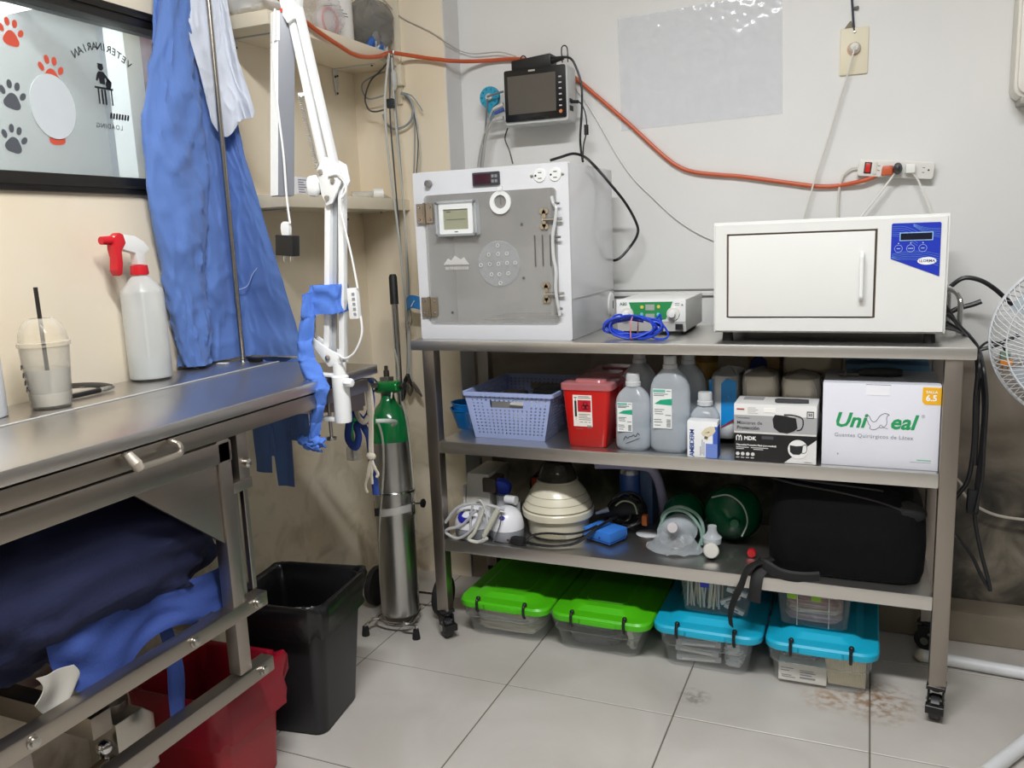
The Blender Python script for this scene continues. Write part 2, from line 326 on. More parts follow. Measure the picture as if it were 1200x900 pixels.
# ================================================================== the setting
XL, YR, YB, XC, ZC = -1.64, 2.54, 2.65, -1.285, 2.6     # left wall, return wall, back wall, corner edge, ceiling
def wall_white():
    m, nt, b = base_mat('wall_white'); N = nt.nodes; L = nt.links
    g = N.new('ShaderNodeNewGeometry'); sp = N.new('ShaderNodeSeparateXYZ'); L.new(g.outputs['Position'], sp.inputs[0])
    def nz(scale, det=5, dist=0):
        n = N.new('ShaderNodeTexNoise'); n.inputs['Scale'].default_value = scale; n.inputs['Detail'].default_value = det
        n.inputs['Distortion'].default_value = dist; L.new(g.outputs['Position'], n.inputs['Vector']); return n.outputs['Fac']
    def ramp(src, stops):
        r = N.new('ShaderNodeValToRGB'); e = r.color_ramp.elements
        while len(e) > 1: e.remove(e[-1])
        e[0].position, e[0].color = stops[0][0], lin(stops[0][1])+(1,)
        for p_, c_ in stops[1:]:
            x = e.new(p_); x.color = lin(c_)+(1,)
        L.new(src, r.inputs[0]); return r.outputs[0]
    paint = ramp(nz(2.2, 4), [(0.3, '#e3e3e1'), (0.7, '#eaeae8')])
    bare = ramp(nz(7, 8, 0.6), [(0.34, '#2a2925'), (0.47, '#4f4a42'), (0.58, '#7b7366'), (0.72, '#a89f94')])
    bare2 = ramp(nz(4, 8, 1.0), [(0.3, '#6d6558'), (0.6, '#9a8f82'), (0.8, '#b3a99c')])
    def step(z0, wob, soft):
        a = N.new('ShaderNodeMath'); a.operation = 'MULTIPLY_ADD'; L.new(nz(5, 6), a.inputs[0]); a.inputs[1].default_value = wob; L.new(sp.outputs['Z'], a.inputs[2])
        mr = N.new('ShaderNodeMapRange'); mr.inputs[1].default_value = z0+wob/2-soft; mr.inputs[2].default_value = z0+wob/2+soft
        L.new(a.outputs[0], mr.inputs[0]); return mr.outputs[0]
    def mix(f, a_, b_):
        x = N.new('ShaderNodeMix'); x.data_type = 'RGBA'; L.new(f, x.inputs[0]); L.new(a_, x.inputs[6]); L.new(b_, x.inputs[7]); return x.outputs[2]
    low = mix(step(0.47, 0.16, 0.06), bare, bare2)
    L.new(mix(step(0.82, 0.03, 0.015), low, paint), b.inputs['Base Color'])
    b.inputs['Roughness'].default_value = 0.55
    bp = N.new('ShaderNodeBump'); bp.inputs['Strength'].default_value = 0.12; bp.inputs['Distance'].default_value = 0.006
    L.new(nz(9, 6), bp.inputs['Height']); L.new(bp.outputs[0], b.inputs['Normal'])
    return m
def wall_cream():
    m, nt, b = base_mat('wall_cream'); N = nt.nodes; L = nt.links
    g = N.new('ShaderNodeNewGeometry'); sp = N.new('ShaderNodeSeparateXYZ'); L.new(g.outputs['Position'], sp.inputs[0])
    n = N.new('ShaderNodeTexNoise'); n.inputs['Scale'].default_value = 3; n.inputs['Detail'].default_value = 6; L.new(g.outputs['Position'], n.inputs['Vector'])
    r = N.new('ShaderNodeValToRGB'); r.color_ramp.elements[0].color = lin('#e9dabf')+(1,); r.color_ramp.elements[1].color = lin('#f0e5d0')+(1,)
    r.color_ramp.elements[0].position = 0.3; r.color_ramp.elements[1].position = 0.65; L.new(n.outputs['Fac'], r.inputs[0])
    # damp stains that climb the foot of the wall
    n2 = N.new('ShaderNodeTexNoise'); n2.inputs['Scale'].default_value = 9; n2.inputs['Detail'].default_value = 8; n2.inputs['Distortion'].default_value = 0.8
    L.new(g.outputs['Position'], n2.inputs['Vector'])
    mr = N.new('ShaderNodeMapRange'); mr.inputs[1].default_value = 0.9; mr.inputs[2].default_value = 0.0; L.new(sp.outputs['Z'], mr.inputs[0])
    mr2 = N.new('ShaderNodeMapRange'); mr2.inputs[1].default_value = 0.48; mr2.inputs[2].default_value = 0.8; L.new(n2.outputs['Fac'], mr2.inputs[0])
    mu = N.new('ShaderNodeMath'); mu.operation = 'MULTIPLY'; L.new(mr.outputs[0], mu.inputs[0]); L.new(mr2.outputs[0], mu.inputs[1])
    mx = N.new('ShaderNodeMix'); mx.data_type = 'RGBA'; L.new(mu.outputs[0], mx.inputs[0]); L.new(r.outputs[0], mx.inputs[6]); mx.inputs[7].default_value = lin('#94805f')+(1,)
    L.new(mx.outputs[2], b.inputs['Base Color']); b.inputs['Roughness'].default_value = 0.6
    bp = N.new('ShaderNodeBump'); bp.inputs['Strength'].default_value = 0.08; bp.inputs['Distance'].default_value = 0.005
    L.new(n2.outputs['Fac'], bp.inputs['Height']); L.new(bp.outputs[0], b.inputs['Normal'])
    return m
def tile_mat():
    m, nt, b = base_mat('floor_tile'); N = nt.nodes; L = nt.links
    g = N.new('ShaderNodeNewGeometry')
    n = N.new('ShaderNodeTexNoise'); n.inputs['Scale'].default_value = 3.5; n.inputs['Detail'].default_value = 7; n.inputs['Distortion'].default_value = 0.5; L.new(g.outputs['Position'], n.inputs['Vector'])
    r = N.new('ShaderNodeValToRGB'); r.color_ramp.elements[0].color = lin('#b3aea7')+(1,); r.color_ramp.elements[1].color = lin('#c6c2bc')+(1,)
    r.color_ramp.elements[0].position = 0.3; r.color_ramp.elements[1].position = 0.7; L.new(n.outputs['Fac'], r.inputs[0])
    # rusty scuffs beside the last storage box and a dark smudge
    def blot(x, y, rad, c, prev, k=0.75):
        v = N.new('ShaderNodeVectorMath'); v.operation = 'DISTANCE'; L.new(g.outputs['Position'], v.inputs[0]); v.inputs[1].default_value = (x, y, 0)
        mr = N.new('ShaderNodeMapRange'); mr.inputs[1].default_value = rad; mr.inputs[2].default_value = 0; L.new(v.outputs['Value'], mr.inputs[0])
        n3 = N.new('ShaderNodeTexNoise'); n3.inputs['Scale'].default_value = 45; n3.inputs['Detail'].default_value = 6; L.new(g.outputs['Position'], n3.inputs['Vector'])
        m3 = N.new('ShaderNodeMapRange'); m3.inputs[1].default_value = 0.42; m3.inputs[2].default_value = 0.62; m3.inputs[4].default_value = k; L.new(n3.outputs['Fac'], m3.inputs[0])
        mu = N.new('ShaderNodeMath'); mu.operation = 'MULTIPLY'; L.new(mr.outputs[0], mu.inputs[0]); L.new(m3.outputs[0], mu.inputs[1])
        x_ = N.new('ShaderNodeMix'); x_.data_type = 'RGBA'; L.new(mu.outputs[0], x_.inputs[0]); L.new(prev, x_.inputs[6]); x_.inputs[7].default_value = lin(c)+(1,); return x_.outputs[2]
    c = blot(0.05, 2.14, 0.13, '#8a6233', r.outputs[0], 1.0); c = blot(-0.07, 2.11, 0.07, '#9a7040', c, 0.9); c = blot(-0.385, 2.01, 0.05, '#5c574f', c, 1.0)
    L.new(c, b.inputs['Base Color']); b.inputs['Roughness'].default_value = 0.34; b.inputs['Specular IOR Level'].default_value = 0.4
    return m
CREAM = wall_cream(); WALLW = wall_white(); TILE = tile_mat()
GROUT = M('#6a6259', 0.9, bump=0.3); PLAINW = M('#dedddb', 0.6); CEIL = M('#e2e1de', 0.7)
fl = T('floor', 'pale grey-beige ceramic tile floor', None, (0, 0, 0), kind='structure')
P('screed', MB().box(-1.72, 2.62, -3.02, 2.66, -0.06, -0.002), GROUT, fl)
TP, X0, Y0 = 0.4553, -1.3285, 1.906
me_t = None
for i in range(-1, 9):
    for j in range(-11, 2):
        xa, xb = max(XL, X0+i*TP), min(2.6, X0+(i+1)*TP); ya, yb = max(-3.0, Y0+j*TP), min(YB-0.002, Y0+(j+1)*TP)
        if xb-xa < 0.02 or yb-ya < 0.02: continue
        P('tile', MB().box(xa+0.0018, xb-0.0018, ya+0.0018, yb-0.0018, -0.008, 0.0), TILE, fl, bev=0.001, seg=1)
def slab(name, mb, mat, **kw): return tag(S(name, mb, mat, None, None, **kw), kind='structure')
# left wall with the window opening
WY0, WY1, WZ0, WZ1 = 0.62, 1.84, 1.338, 1.772
lw = MB()
for a in ((-1.74, XL, -3.02, WY0, 0, ZC), (-1.74, XL, WY1, YR, 0, ZC), (-1.74, XL, WY0, WY1, 0, WZ0), (-1.74, XL, WY0, WY1, WZ1, ZC)): lw.box(*a)
slab('wall_left', lw, CREAM, smooth=False)
rw = MB().box(-1.74, XC-0.004, YR, 2.8, 0, ZC); rw.m = 1; rw.box(XC-0.004, XC, YR+0.0005, 2.8, 0, ZC)
slab('wall_return', rw, [CREAM, PLAINW], smooth=False)
slab('wall_back', MB().box(XC, 2.62, YB, YB+0.12, 0, ZC), WALLW, smooth=False)
slab('wall_right', MB().box(2.6, 2.7, -3.02, YB, 0, ZC), M('#a5a39e', 0.6), smooth=False)
slab('wall_front', MB().box(-1.74, 2.7, -3.12, -3.02, 0, ZC), M('#a5a39e', 0.6), smooth=False)
slab('ceiling', MB().box(-1.74, 2.7, -3.12, 2.8, ZC, ZC+0.08), CEIL, smooth=False)
kerb = MB(); kp = [(XC, 2.543), (1.5, 2.543)]
kerb.box(XC+0.002, 2.598, 2.545, YB, 0, 0.092)
slab('baseboard_back', kerb, M('#8b8171', 0.8, amt=0.35, scale=10, bump=0.5, bscale=30), bev=0.008)
# moulding that runs along the back wall just above the bench
tm = MB().box(XC+0.002, 0.16, YB-0.012, YB, 0.998, 1.012); slab('trim_1', tm, WHITE_P, bev=0.002)
slab('trim_shadow', MB().box(XC+0.002, 0.16, YB-0.005, YB, 1.0135, 1.0185), M('#80807d', 0.6))  # grey strip that puts in the shadow line above the moulding
# ---------------------------------------------------------------- the window
wi = T('window_1', None, None, (XL, 1.2, WZ0), kind='structure')
FR = M('#17130f', 0.35, amt=0.5, scale=30, bump=0.2)
fz, fw = 0.04, 0.045
def wbar(y0, y1, z0, z1, name='window_frame'):
    f = P(name, MB().box(XL-0.06, XL+0.012, y0, y1, z0, z1), FR, wi, bev=0.004)
    return f
for y0, y1, z0, z1 in ((WY0, WY1, WZ0, WZ0+fz), (WY0, WY1, WZ1-fz, WZ1), (WY0, WY0+fw, WZ0+fz, WZ1-fz), (WY1-fw, WY1, WZ0+fz, WZ1-fz)): wbar(y0, y1, z0, z1)
P('bead', MB().box(XL+0.012, XL+0.018, WY0, WY1, WZ0+0.013, WZ0+0.019), FR, wi); P('bead', MB().box(XL+0.012, XL+0.018, WY0, WY1, WZ1-0.02, WZ1-0.013), FR, wi)
GLASS = CLEAR('#eef2f2', '#c9ced2', 0.13, 0.03, 0.5)
pane = P('pane', MB().box(XL-0.03, XL-0.026, WY0+fw, WY1-fw, WZ0+fz, WZ1-fz), GLASS, wi)
XG = XL-0.0255
def gl(y, z): return (XG, y, z)
def paw(y, z, s, m, rot=0.0, cut=None):
    """paw print: a three-lobed pad and four toes, stuck flat on the glass"""
    mb = MB()
    def put(poly):
        q = []
        for a, b in poly:
            a2, b2 = a*math.cos(rot)-b*math.sin(rot), a*math.sin(rot)+b*math.cos(rot)
            q.append((y+a2*s, z+b2*s))
        mb.prism(q, 'x', XG, XG+0.0008)
    pad = []
    for i in range(26):
        t = 2*math.pi*i/26; r = 0.40*(1+0.12*math.cos(3*(t-math.pi/2)))
        pad.append((r*math.cos(t)*1.05, -0.30+r*math.sin(t)*(0.95)))
    put(pad)
    for cx, cy, a in ((-0.52, 0.12, 0.5), (-0.2, 0.5, 0.15), (0.2, 0.5, -0.15), (0.52, 0.12, -0.5)):
        e = []
        for i in range(16):
            t = 2*math.pi*i/16; u, v = 0.135*math.cos(t), 0.21*math.sin(t)
            e.append((cx+u*math.cos(a)-v*math.sin(a), cy+u*math.sin(a)+v*math.cos(a)))
        put(e)
    return P('paw_print', mb, m, wi)
RED_S, GREY_S = M('#d2553f', 0.6), M('#55585e', 0.6)
for y, z, s, m, r_ in ((1.293, 1.663, 0.042, RED_S, -0.12), (1.378, 1.600, 0.046, RED_S, -0.05), (1.277, 1.535, 0.044, GREY_S, -0.2), (1.267, 1.445, 0.043, GREY_S, -0.25), (1.37, 1.472, 0.046, RED_S, 0.1)):
    paw(y, z, s, m, r_)
P('round_notice', MB().prism(circle(1.37, 1.524, 0.0565, 30, 0.069), 'x', XG+0.001, XG+0.003), M('#cfd6d8', 0.6), wi, label='blank white round notice stuck on the glass')
# mirrored lettering: the writing faces the next room
word = 'VETERINARIAN'
BLK = M('#1a1c1f', 0.5)
for i, ch in enumerate(word):
    t = (i/(len(word)-1)-0.5)            # arc, read from the other side
    yy = 1.521-t*0.15; zz = 1.676-0.11*t*t
    an = t*1.15
    ux = Vector((0, -math.cos(an), -math.sin(an))); uy = Vector((0, -math.sin(an), math.cos(an)))
    P('letter', text_mb(ch, 0.0235, gl(yy, zz), ux, uy, -0.0009, bold=0.01), BLK, wi)
fig = MB()
def fp(poly): fig.prism([(1.512+a*0.00088, 1.58+b*0.00088) for a, b in poly], 'x', XG, XG+0.0008)
fp(circle(-1, 57, 9, 14)); fp([(-10, 66), (7, 66), (7, 63), (-10, 63)])                        # head and cap
fp([(-14, 40), (-8, 46), (6, 46), (12, 40), (26, 24), (22, 20), (9, 32), (8, 14), (-8, 14), (-10, 30), (-16, 20), (-20, 22)])
fp([(10, 14), (14, 26), (22, 30), (30, 22), (28, 12), (24, 4), (12, 4)])                       # animal on the bench
fp([(-26, 6), (32, 6), (32, 1), (-26, 1)]); fp([(-18, 1), (-14, 1), (-14, -38), (-18, -38)]); fp([(24, 1), (28, 1), (28, -38), (24, -38)])
fp([(-7, 0), (-2, 0), (-2, -38), (-7, -38)]); fp([(3, 0), (8, 0), (8, -38), (3, -38)])
P('vet_figure', fig, BLK, wi)
bar = MB()
for k in range(7):
    a = 1.522+k*0.0083; bar.prism([(a, 1.516), (a+0.005, 1.516), (a+0.008, 1.529), (a+0.003, 1.529)], 'x', XG, XG+0.0008)
P('loading_bar', bar, BLK, wi)
P('lettering', text_mb('LOADING', 0.0155, gl(1.518, 1.4965), (0, -1, 0), ZA, -0.0009, sp=1.15), BLK, wi)
# ---------------------------------------------------------------- what shows beyond the glass
slab('wall_next_room_side', MB().box(-2.7, -2.6, 0.2, 2.36, 0, ZC), M('#d9dcdd', 0.6), smooth=False)
slab('wall_next_room_far', MB().box(-2.7, -1.74, 2.36, 2.44, 0, ZC), M('#9aa0a6', 0.6), smooth=False)
slab('wall_next_room_near', MB().box(-2.7, -1.74, 0.1, 0.2, 0, ZC), M('#d9dcdd', 0.6), smooth=False)
slab('floor_next_room', MB().box(-2.7, -1.74, 0.1, 2.44, -0.06, 0), M('#b5aea4', 0.5), smooth=False)
slab('ceiling_next_room', MB().box(-2.7, -1.74, 0.1, 2.44, ZC, ZC+0.08), CEIL, smooth=False)
slab('trim_3', MB().box(-2.14, -2.06, 1.965, 2.03, 0, ZC), M('#e4e6e6', 0.5), bev=0.004)
tl = T('tube_lamp', 'bright fluorescent tube lamp seen through the window', 'lamp', (-2.55, 2.0, 1.97))
P('batten', MB().box(-2.598, -2.2, 1.97, 2.03, 2.004, 2.04), WHITE_P, tl, bev=0.004)
P('tube', MB().cyl((-2.595, 2.0, 1.988), (-2.22, 2.0, 1.988), 0.014, 12), M('#ffffff', 0.4, emit=6), tl)
# ceiling fixtures that hold the room's light; the rear one is unseen fill, added
for nm, x, y, lb in (('ceiling_lamp', -0.25, 0.55, 'white twin tube ceiling fixture over the middle of the room'), ('ceiling_lamp', 0.9, -1.7, 'white twin tube fixture added unseen as fill near the rear wall')):
    c = T(nm, lb, 'lamp', (x, y, 2.6), group='ceiling fixtures')
    P('housing', MB().box(x-0.62, x+0.62, y-0.1, y+0.1, 2.565, 2.598), WHITE_P, c, bev=0.004)
    for k in (-0.045, 0.045): P('tube', MB().cyl((x-0.58, y+k, 2.548), (x+0.58, y+k, 2.548), 0.013, 10), M('#ffffff', 0.4, emit=3), c)

pk = T('pink_bag', 'pinkish clear bag hanging in the next room behind the glass', 'bag', (-2.12, 2.12, 1.42))
rings = []
for k in range(15):
    t = k/14; rr = 0.085*math.sin(math.pi*(0.08+0.86*t))**0.6; rings.append([(-2.12+rr*0.5*math.cos(a)*(1+0.25*noise.noise(Vector((math.cos(a)*2, math.sin(a)*2, t*5)))), 2.125+rr*math.sin(a)*(1+0.25*noise.noise(Vector((math.cos(a)*2+3, math.sin(a)*2, t*5)))), 1.53+0.36*t) for a in [2*math.pi*i/24 for i in range(24)]])
P('film', MB().loops(rings), CLEAR('#f4e4e8', '#c9a9b2', 0.6, 0.2, 0.3), pk)
P('hanger', MB().cyl((-2.12, 2.125, 1.88), (-2.12, 2.125, 2.6), 0.003, 6), M('#8a8a8a', 0.5), pk)
for k, (y, z, c_) in enumerate(((2.15, 1.70, '#5c3a48'), (2.10, 1.58, '#8d6f78'))): P('content', MB().ball((-2.115, y, z), 0.045, 8, 0.5, 0.8, 1.2), M(c_, 0.6), pk)
ds = T('dark_kit', 'black and red kit case beyond the window glass', 'case', (-2.0, 2.03, 0)); P('stand', MB().box(-2.05, -1.98, 2.035, 2.10, 0, 1.42), M('#4a4c50', 0.6), ds); P('case', MB().box(-2.05, -1.98, 2.035, 2.10, 1.42, 1.53), BLACK_P, ds, bev=0.006); P('red_tag', MB().box(-1.981, -1.978, 2.05, 2.07, 1.45, 1.49), M('#b5302c', 0.5), ds)
# ================================================================== steel rack
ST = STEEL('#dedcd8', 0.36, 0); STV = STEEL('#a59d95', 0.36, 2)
rk = T('steel_rack', 'stainless steel work rack on castors with two lower shelves', 'rack', (-0.493, 2.29, 0))
RX0, RX1, RY0, RY1 = -1.213, 0.228, 2.08, 2.528
P('worktop', MB().box(RX0, RX1, RY0, RY1, 0.891, 0.92), ST, rk, bev=0.004)
for x0 in (-1.179, 0.165):
    for y0 in (2.087, 2.452):
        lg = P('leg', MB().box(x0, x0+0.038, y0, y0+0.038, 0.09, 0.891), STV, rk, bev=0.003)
for zt in (0.623, 0.320):
    sh = MB().box(-1.141, 0.165, 2.089, 2.486, zt-0.036, zt)
    P('shelf', sh, ST, rk, bev=0.003)
for x0, y0, ry in ((-1.16, 2.106, 0.9), (0.184, 2.106, -0.15), (-1.16, 2.471, 0.4), (0.184, 2.471, 1.2)):
    c = MB(); c.box(-0.021, 0.021, -0.021, 0.021, 0.082, 0.092); c.lathe([(0.012, 0.074), (0.012, 0.083)], 12)
    for s in (-1, 1): c.prism([(-0.024, 0.03), (-0.018, 0.018), (0.006, 0.02), (0.02, 0.06), (0.02, 0.076), (-0.02, 0.076)], 'x', s*0.016-0.002, s*0.016+0.002)
    c.box(-0.02, 0.02, -0.04, -0.018, 0.03, 0.05)
    rot = Matrix.Translation((x0, y0, 0)) @ Matrix.Rotation(ry, 4, 'Z')
    c.v = [rot @ v for v in c.v]
    cs = P('caster', c, BLACK_P, rk, bev=0.001, seg=1)
    wl = MB().lathe([(0.004, -0.013), (0.028, -0.013), (0.031, -0.009), (0.031, 0.009), (0.028, 0.013), (0.004, 0.013)], 22, (0, 0, 0.031), 'x'); wl.v = [rot @ v for v in wl.v]
    P('wheel', wl, M('#26262a', 0.45), cs)
    hb = MB().lathe([(0.002, -0.0195), (0.011, -0.0195), (0.011, 0.0195), (0.002, 0.0195)], 14, (0, 0, 0.031), 'x'); hb.lathe([(0.004, -0.021), (0.004, 0.021)], 8, (0.0, -0.012, 0.055), 'x'); hb.v = [rot @ v for v in hb.v]
    P('hub', hb, BOLT, cs)
hd = MB().tube(catmull([(0.215, 2.36, 0.92), (0.215, 2.36, 0.985), (0.213, 2.365, 1.005), (0.205, 2.385, 1.02), (0.19, 2.42, 1.028), (0.19, 2.50, 1.028), (0.2, 2.52, 1.0), (0.2, 2.52, 0.92)], 5), 0.0065, 10)
P('push_handle', hd, CHROME, rk)

# ================================================================== exam table on the left
et = T('exam_table', 'stainless steel exam table against the cream wall with raised lift frame', 'table', (-1.38, 1.2, 0))
TX0, TX1, TY0, TY1, TZ = -1.625, -1.133, 0.35, 1.775, 0.9
XGV = -1.433
SP = STEEL('#cdc9c5', 0.31, 1); SB = STEEL('#a39b92', 0.34, 1); SD = STEEL('#8f877e', 0.38, 1)  # same steel: top lightened, aprons and rails darkened, reflections put into the colour
P('top_panel', MB().box(XGV+0.003, TX1, TY0, TY1, 0.876, TZ), SP, et, bev=0.003, label='front panel of the tabletop')
P('top_panel', MB().box(TX0, XGV-0.003, TY0, TY1+0.0, 0.876, TZ), SP, et, bev=0.003, label='rear panel of the tabletop')
P('joint_strip', MB().box(XGV-0.003, XGV+0.003, TY0, TY1, 0.876, 0.8945), BLACK_P, et)
P('joint_edge', MB().box(XGV-0.0075, XGV-0.0028, TY0, TY1-0.002, 0.9, 0.9018), M('#d8d8d4', 0.35), et)
P('apron', MB().box(-1.150, -1.139, TY0+0.01, 1.735, 0.838, 0.8715), SB, et, bev=0.002, label='upper front apron')
P('apron', MB().box(-1.60, -1.589, TY0+0.01, 1.735, 0.838, 0.8715), SB, et, bev=0.002)
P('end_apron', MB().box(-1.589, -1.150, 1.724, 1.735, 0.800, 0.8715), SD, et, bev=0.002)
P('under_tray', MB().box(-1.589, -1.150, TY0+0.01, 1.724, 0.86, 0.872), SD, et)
P('gusset', MB().add([(-1.15, 1.724, 0.838), (-1.15, 1.45, 0.838), (-1.15, 1.724, 0.79), (-1.2, 1.724, 0.838), (-1.2, 1.45, 0.838), (-1.2, 1.724, 0.79)], [(0, 1, 2), (3, 5, 4), (0, 3, 4, 1), (1, 4, 5, 2), (2, 5, 3, 0)]), SD, et)
P('rail', MB().box(-1.170, -1.137, TY0+0.05, 1.238, 0.793, 0.8345), SB, et, bev=0.003, label='lower front rail')
P('rail', MB().box(-1.60, -1.567, TY0+0.05, 1.238, 0.793, 0.8345), SB, et, bev=0.003)
P('gusset_plate', MB().prism([(1.0, 0.7925), (1.1995, 0.7925), (1.1995, 0.634)], 'x', -1.152, -1.142), SB, et, bev=0.001, label='triangular stiffening plate')
for x0 in (-1.167, -1.600):
    P('post', MB().box(x0, x0+0.03, 1.2, 1.234, 0.352, 0.838), STV, et, bev=0.003)
    P('post', MB().box(x0, x0+0.03, 0.72, 0.755, 0.0, 0.467), STV, et, bev=0.003); P('post', MB().box(x0, x0+0.03, 0.40, 0.435, 0.0, 0.838), STV, et, bev=0.003)
    P('bracket_bar', MB().box(x0-0.004, x0+0.022, 1.262, 1.292, 0.742, 0.838), STV, et, bev=0.002)
    P('bracket_bar', MB().box(x0-0.004, x0+0.026, 1.234, 1.292, 0.722, 0.744), STV, et, bev=0.002)
    for yy in (1.252, 1.281): P('guide_rod', MB().box(x0+0.004, x0+0.016, yy-0.006, yy+0.006, 0.505, 0.724), STV, et, bev=0.001, seg=1)
    P('slide_bar', MB().box(x0, x0+0.033, 0.70, 1.296, 0.466, 0.497), SB, et, bev=0.003)
    P('base_bar', MB().box(x0, x0+0.033, 0.40, 1.297, 0.318, 0.35), SB, et, bev=0.003)
    for yy in (1.263, 1.088, 0.757):
        b = MB().lathe([(0.002, 0), (0.011, 0), (0.011, 0.003), (0.008, 0.0035), (0.008, 0.009), (0.002, 0.010)], 12, (x0+0.0325, yy, 0.4825), 'x'); P('bolt', b, BOLT, et)
    P('bolt', MB().lathe([(0.002, 0), (0.011, 0), (0.011, 0.003), (0.008, 0.0035), (0.008, 0.009), (0.002, 0.010)], 12, (x0+0.0325, 1.262, 0.335), 'x'), BOLT, et)
P('crank_bolt', MB().lathe([(0.003, 0), (0.009, 0), (0.009, 0.012), (0.004, 0.016)], 12, (-1.146, 1.279, 0.775), 'x'), BOLT, et)
for yy, zz, hh in ((0.9, 0.40, 0.04), (1.16, 0.466, 0.03), (0.735, 0.24, 0.03)):
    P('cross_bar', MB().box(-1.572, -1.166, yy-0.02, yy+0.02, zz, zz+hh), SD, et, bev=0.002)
hn = catmull([(-1.139, 0.988, 0.868), (-1.122, 0.988, 0.862), (-1.115, 0.990, 0.850), (-1.113, 1.0, 0.846), (-1.113, 1.075, 0.846), (-1.113, 1.085, 0.850), (-1.117, 1.087, 0.862), (-1.139, 1.087, 0.868)], 5)
P('drawer_pull', MB().tube(hn, 0.0055, 10), M('#b9b1a5', 0.3, 0.9), et)
P('pull_cap', MB().tube([(-1.128, 0.986, 0.869), (-1.114, 0.988, 0.853), (-1.112, 0.992, 0.843)], [0.008, 0.0105, 0.0085], 12), M('#a89f93', 0.5, 0.3), et)
# hydraulic lift between the posts
PX, PY = -1.31, 1.06
P('lift_base', MB().box(PX-0.09, PX+0.07, PY-0.12, PY+0.07, 0, 0.02), SD, et, bev=0.004)
lb = MB().prism([(PY-0.045, 0.19), (PY+0.045, 0.19), (PY+0.045, 0.30), (PY+0.02, 0.325), (PY-0.045, 0.325)], 'x', PX-0.05, PX+0.03)
P('pump_housing', lb, STEEL('#b3aea6', 0.3, 2), et, bev=0.003)
P('lift_column', MB().cyl((PX-0.03, PY, 0.02), (PX-0.03, PY, 0.34), 0.03, 20), SD, et)
P('lift_piston', MB().cyl((PX-0.03, PY, 0.32), (PX-0.03, PY, 0.80), 0.012, 16), CHROME, et)
for k in range(3):
    P('hydraulic_line', MB().tube(catmull([(PX+0.0, PY-0.055+k*0.004, 0.27-k*0.02), (PX+0.03, PY-0.075, 0.24-k*0.02), (PX+0.03, PY-0.08, 0.15), (PX, PY-0.08, 0.03)], 5), 0.008, 8), CHROME if k != 1 else BLACK_P, et)
P('valve', MB().ball((PX+0.02, PY-0.066, 0.29), 0.015), CHROME, et)
P('pump_lever', MB().tube(catmull([(PX+0.02, PY-0.07, 0.262), (PX+0.02, PY-0.11, 0.26), (PX+0.01, PY-0.16, 0.25), (PX, PY-0.24, 0.22)], 5), 0.009, 8), M('#6b5c49', 0.5), et)
# ================================================================== on the rack: incubator
IX0, IX1, IY0, IY1, IZ0, IZ1 = -1.192, -0.729, 2.115, 2.52, 0.9205, 1.39
AC_W = M('#dfe1e5', 0.22, coat=0.3, amt=0.02)
inc = T('incubator', 'white acrylic incubator box with clear front door standing on the steel rack', 'incubator', ((IX0+IX1)/2, (IY0+IY1)/2, IZ0))
DX0, DX1, DZ0, DZ1 = -1.153, -0.767, 0.968, 1.326
fr = MB().ringprism(rrect(IX0, IX1, IZ0, IZ1, 0.006), rrect(DX0, DX1, DZ0, DZ1, 0.012), 'y', IY0, IY0+0.012)
P('front_panel', fr, AC_W, inc)
P('side_panel', MB().box(IX0, IX0+0.008, IY0+0.012, IY1, IZ0, IZ1), AC_W, inc); P('side_panel', MB().box(IX1-0.008, IX1, IY0+0.012, IY1, IZ0, IZ1), AC_W, inc, bev=0.001)
P('roof_panel', MB().box(IX0+0.008, IX1-0.008, IY0+0.012, IY1, IZ1-0.008, IZ1), AC_W, inc); P('floor_panel', MB().box(IX0+0.008, IX1-0.008, IY0+0.012, IY1, IZ0, IZ0+0.008), AC_W, inc)
P('back_panel', MB().box(IX0+0.008, IX1-0.008, IY1-0.008, IY1, IZ0+0.008, IZ1-0.008), M('#dad8d5', 0.4), inc)
P('inner_wall', MB().box(-0.84, -0.832, IY0+0.14, IY1-0.008, IZ0+0.02, IZ1-0.03), M('#dddbd8', 0.4), inc)
P('inner_lining', MB().box(IX0+0.02, IX1-0.02, IY0+0.03, IY1-0.02, IZ0+0.02, IZ0+0.03), M('#e4e5e6', 0.3), inc)
P('rear_lining', MB().box(IX0+0.02, -0.842, IY0+0.20, IY0+0.206, IZ0+0.03, IZ1-0.02), M('#cfcbc6', 0.35, 0.1), inc)
DG = CLEAR('#f4f5f5', '#d6d4d0', 0.26, 0.05, 0.45)
door = P('door', MB().prism(rrect(DX0-0.004, DX1+0.004, DZ0-0.0, DZ1, 0.012), 'y', IY0-0.006, IY0-0.0005), DG, inc, label='clear acrylic door')
FY = IY0-0.006
HG = M('#b3a898', 0.25, 1.0)
for zc in (1.277, 1.014):
    h = MB().box(-1.181, -1.158, FY-0.004, FY+0.005, zc-0.027, zc+0.027); h.box(-1.152, -1.129, FY-0.004, FY, zc-0.027, zc+0.027); h.cyl((-1.155, FY-0.004, zc-0.029), (-1.155, FY-0.004, zc+0.029), 0.0042, 10)
    hg = P('hinge', h, HG, door)
    for xx in (-1.172, -1.138):
        for dz in (-0.017, 0.017): P('screw', MB().lathe([(0.001, 0), (0.0042, 0), (0.003, -0.003), (0.001, -0.0035)], 10, (xx, FY-0.004, zc+dz), 'y'), CHROME, inc)
kn = MB().lathe([(0.002, -0.016), (0.009, -0.015), (0.010, -0.003), (0.007, 0), (0.002, 0)], 16, (-1.139, IY0, 1.358), 'y'); P('knob', kn, M('#9a9a98', 0.3, 0.9), inc)
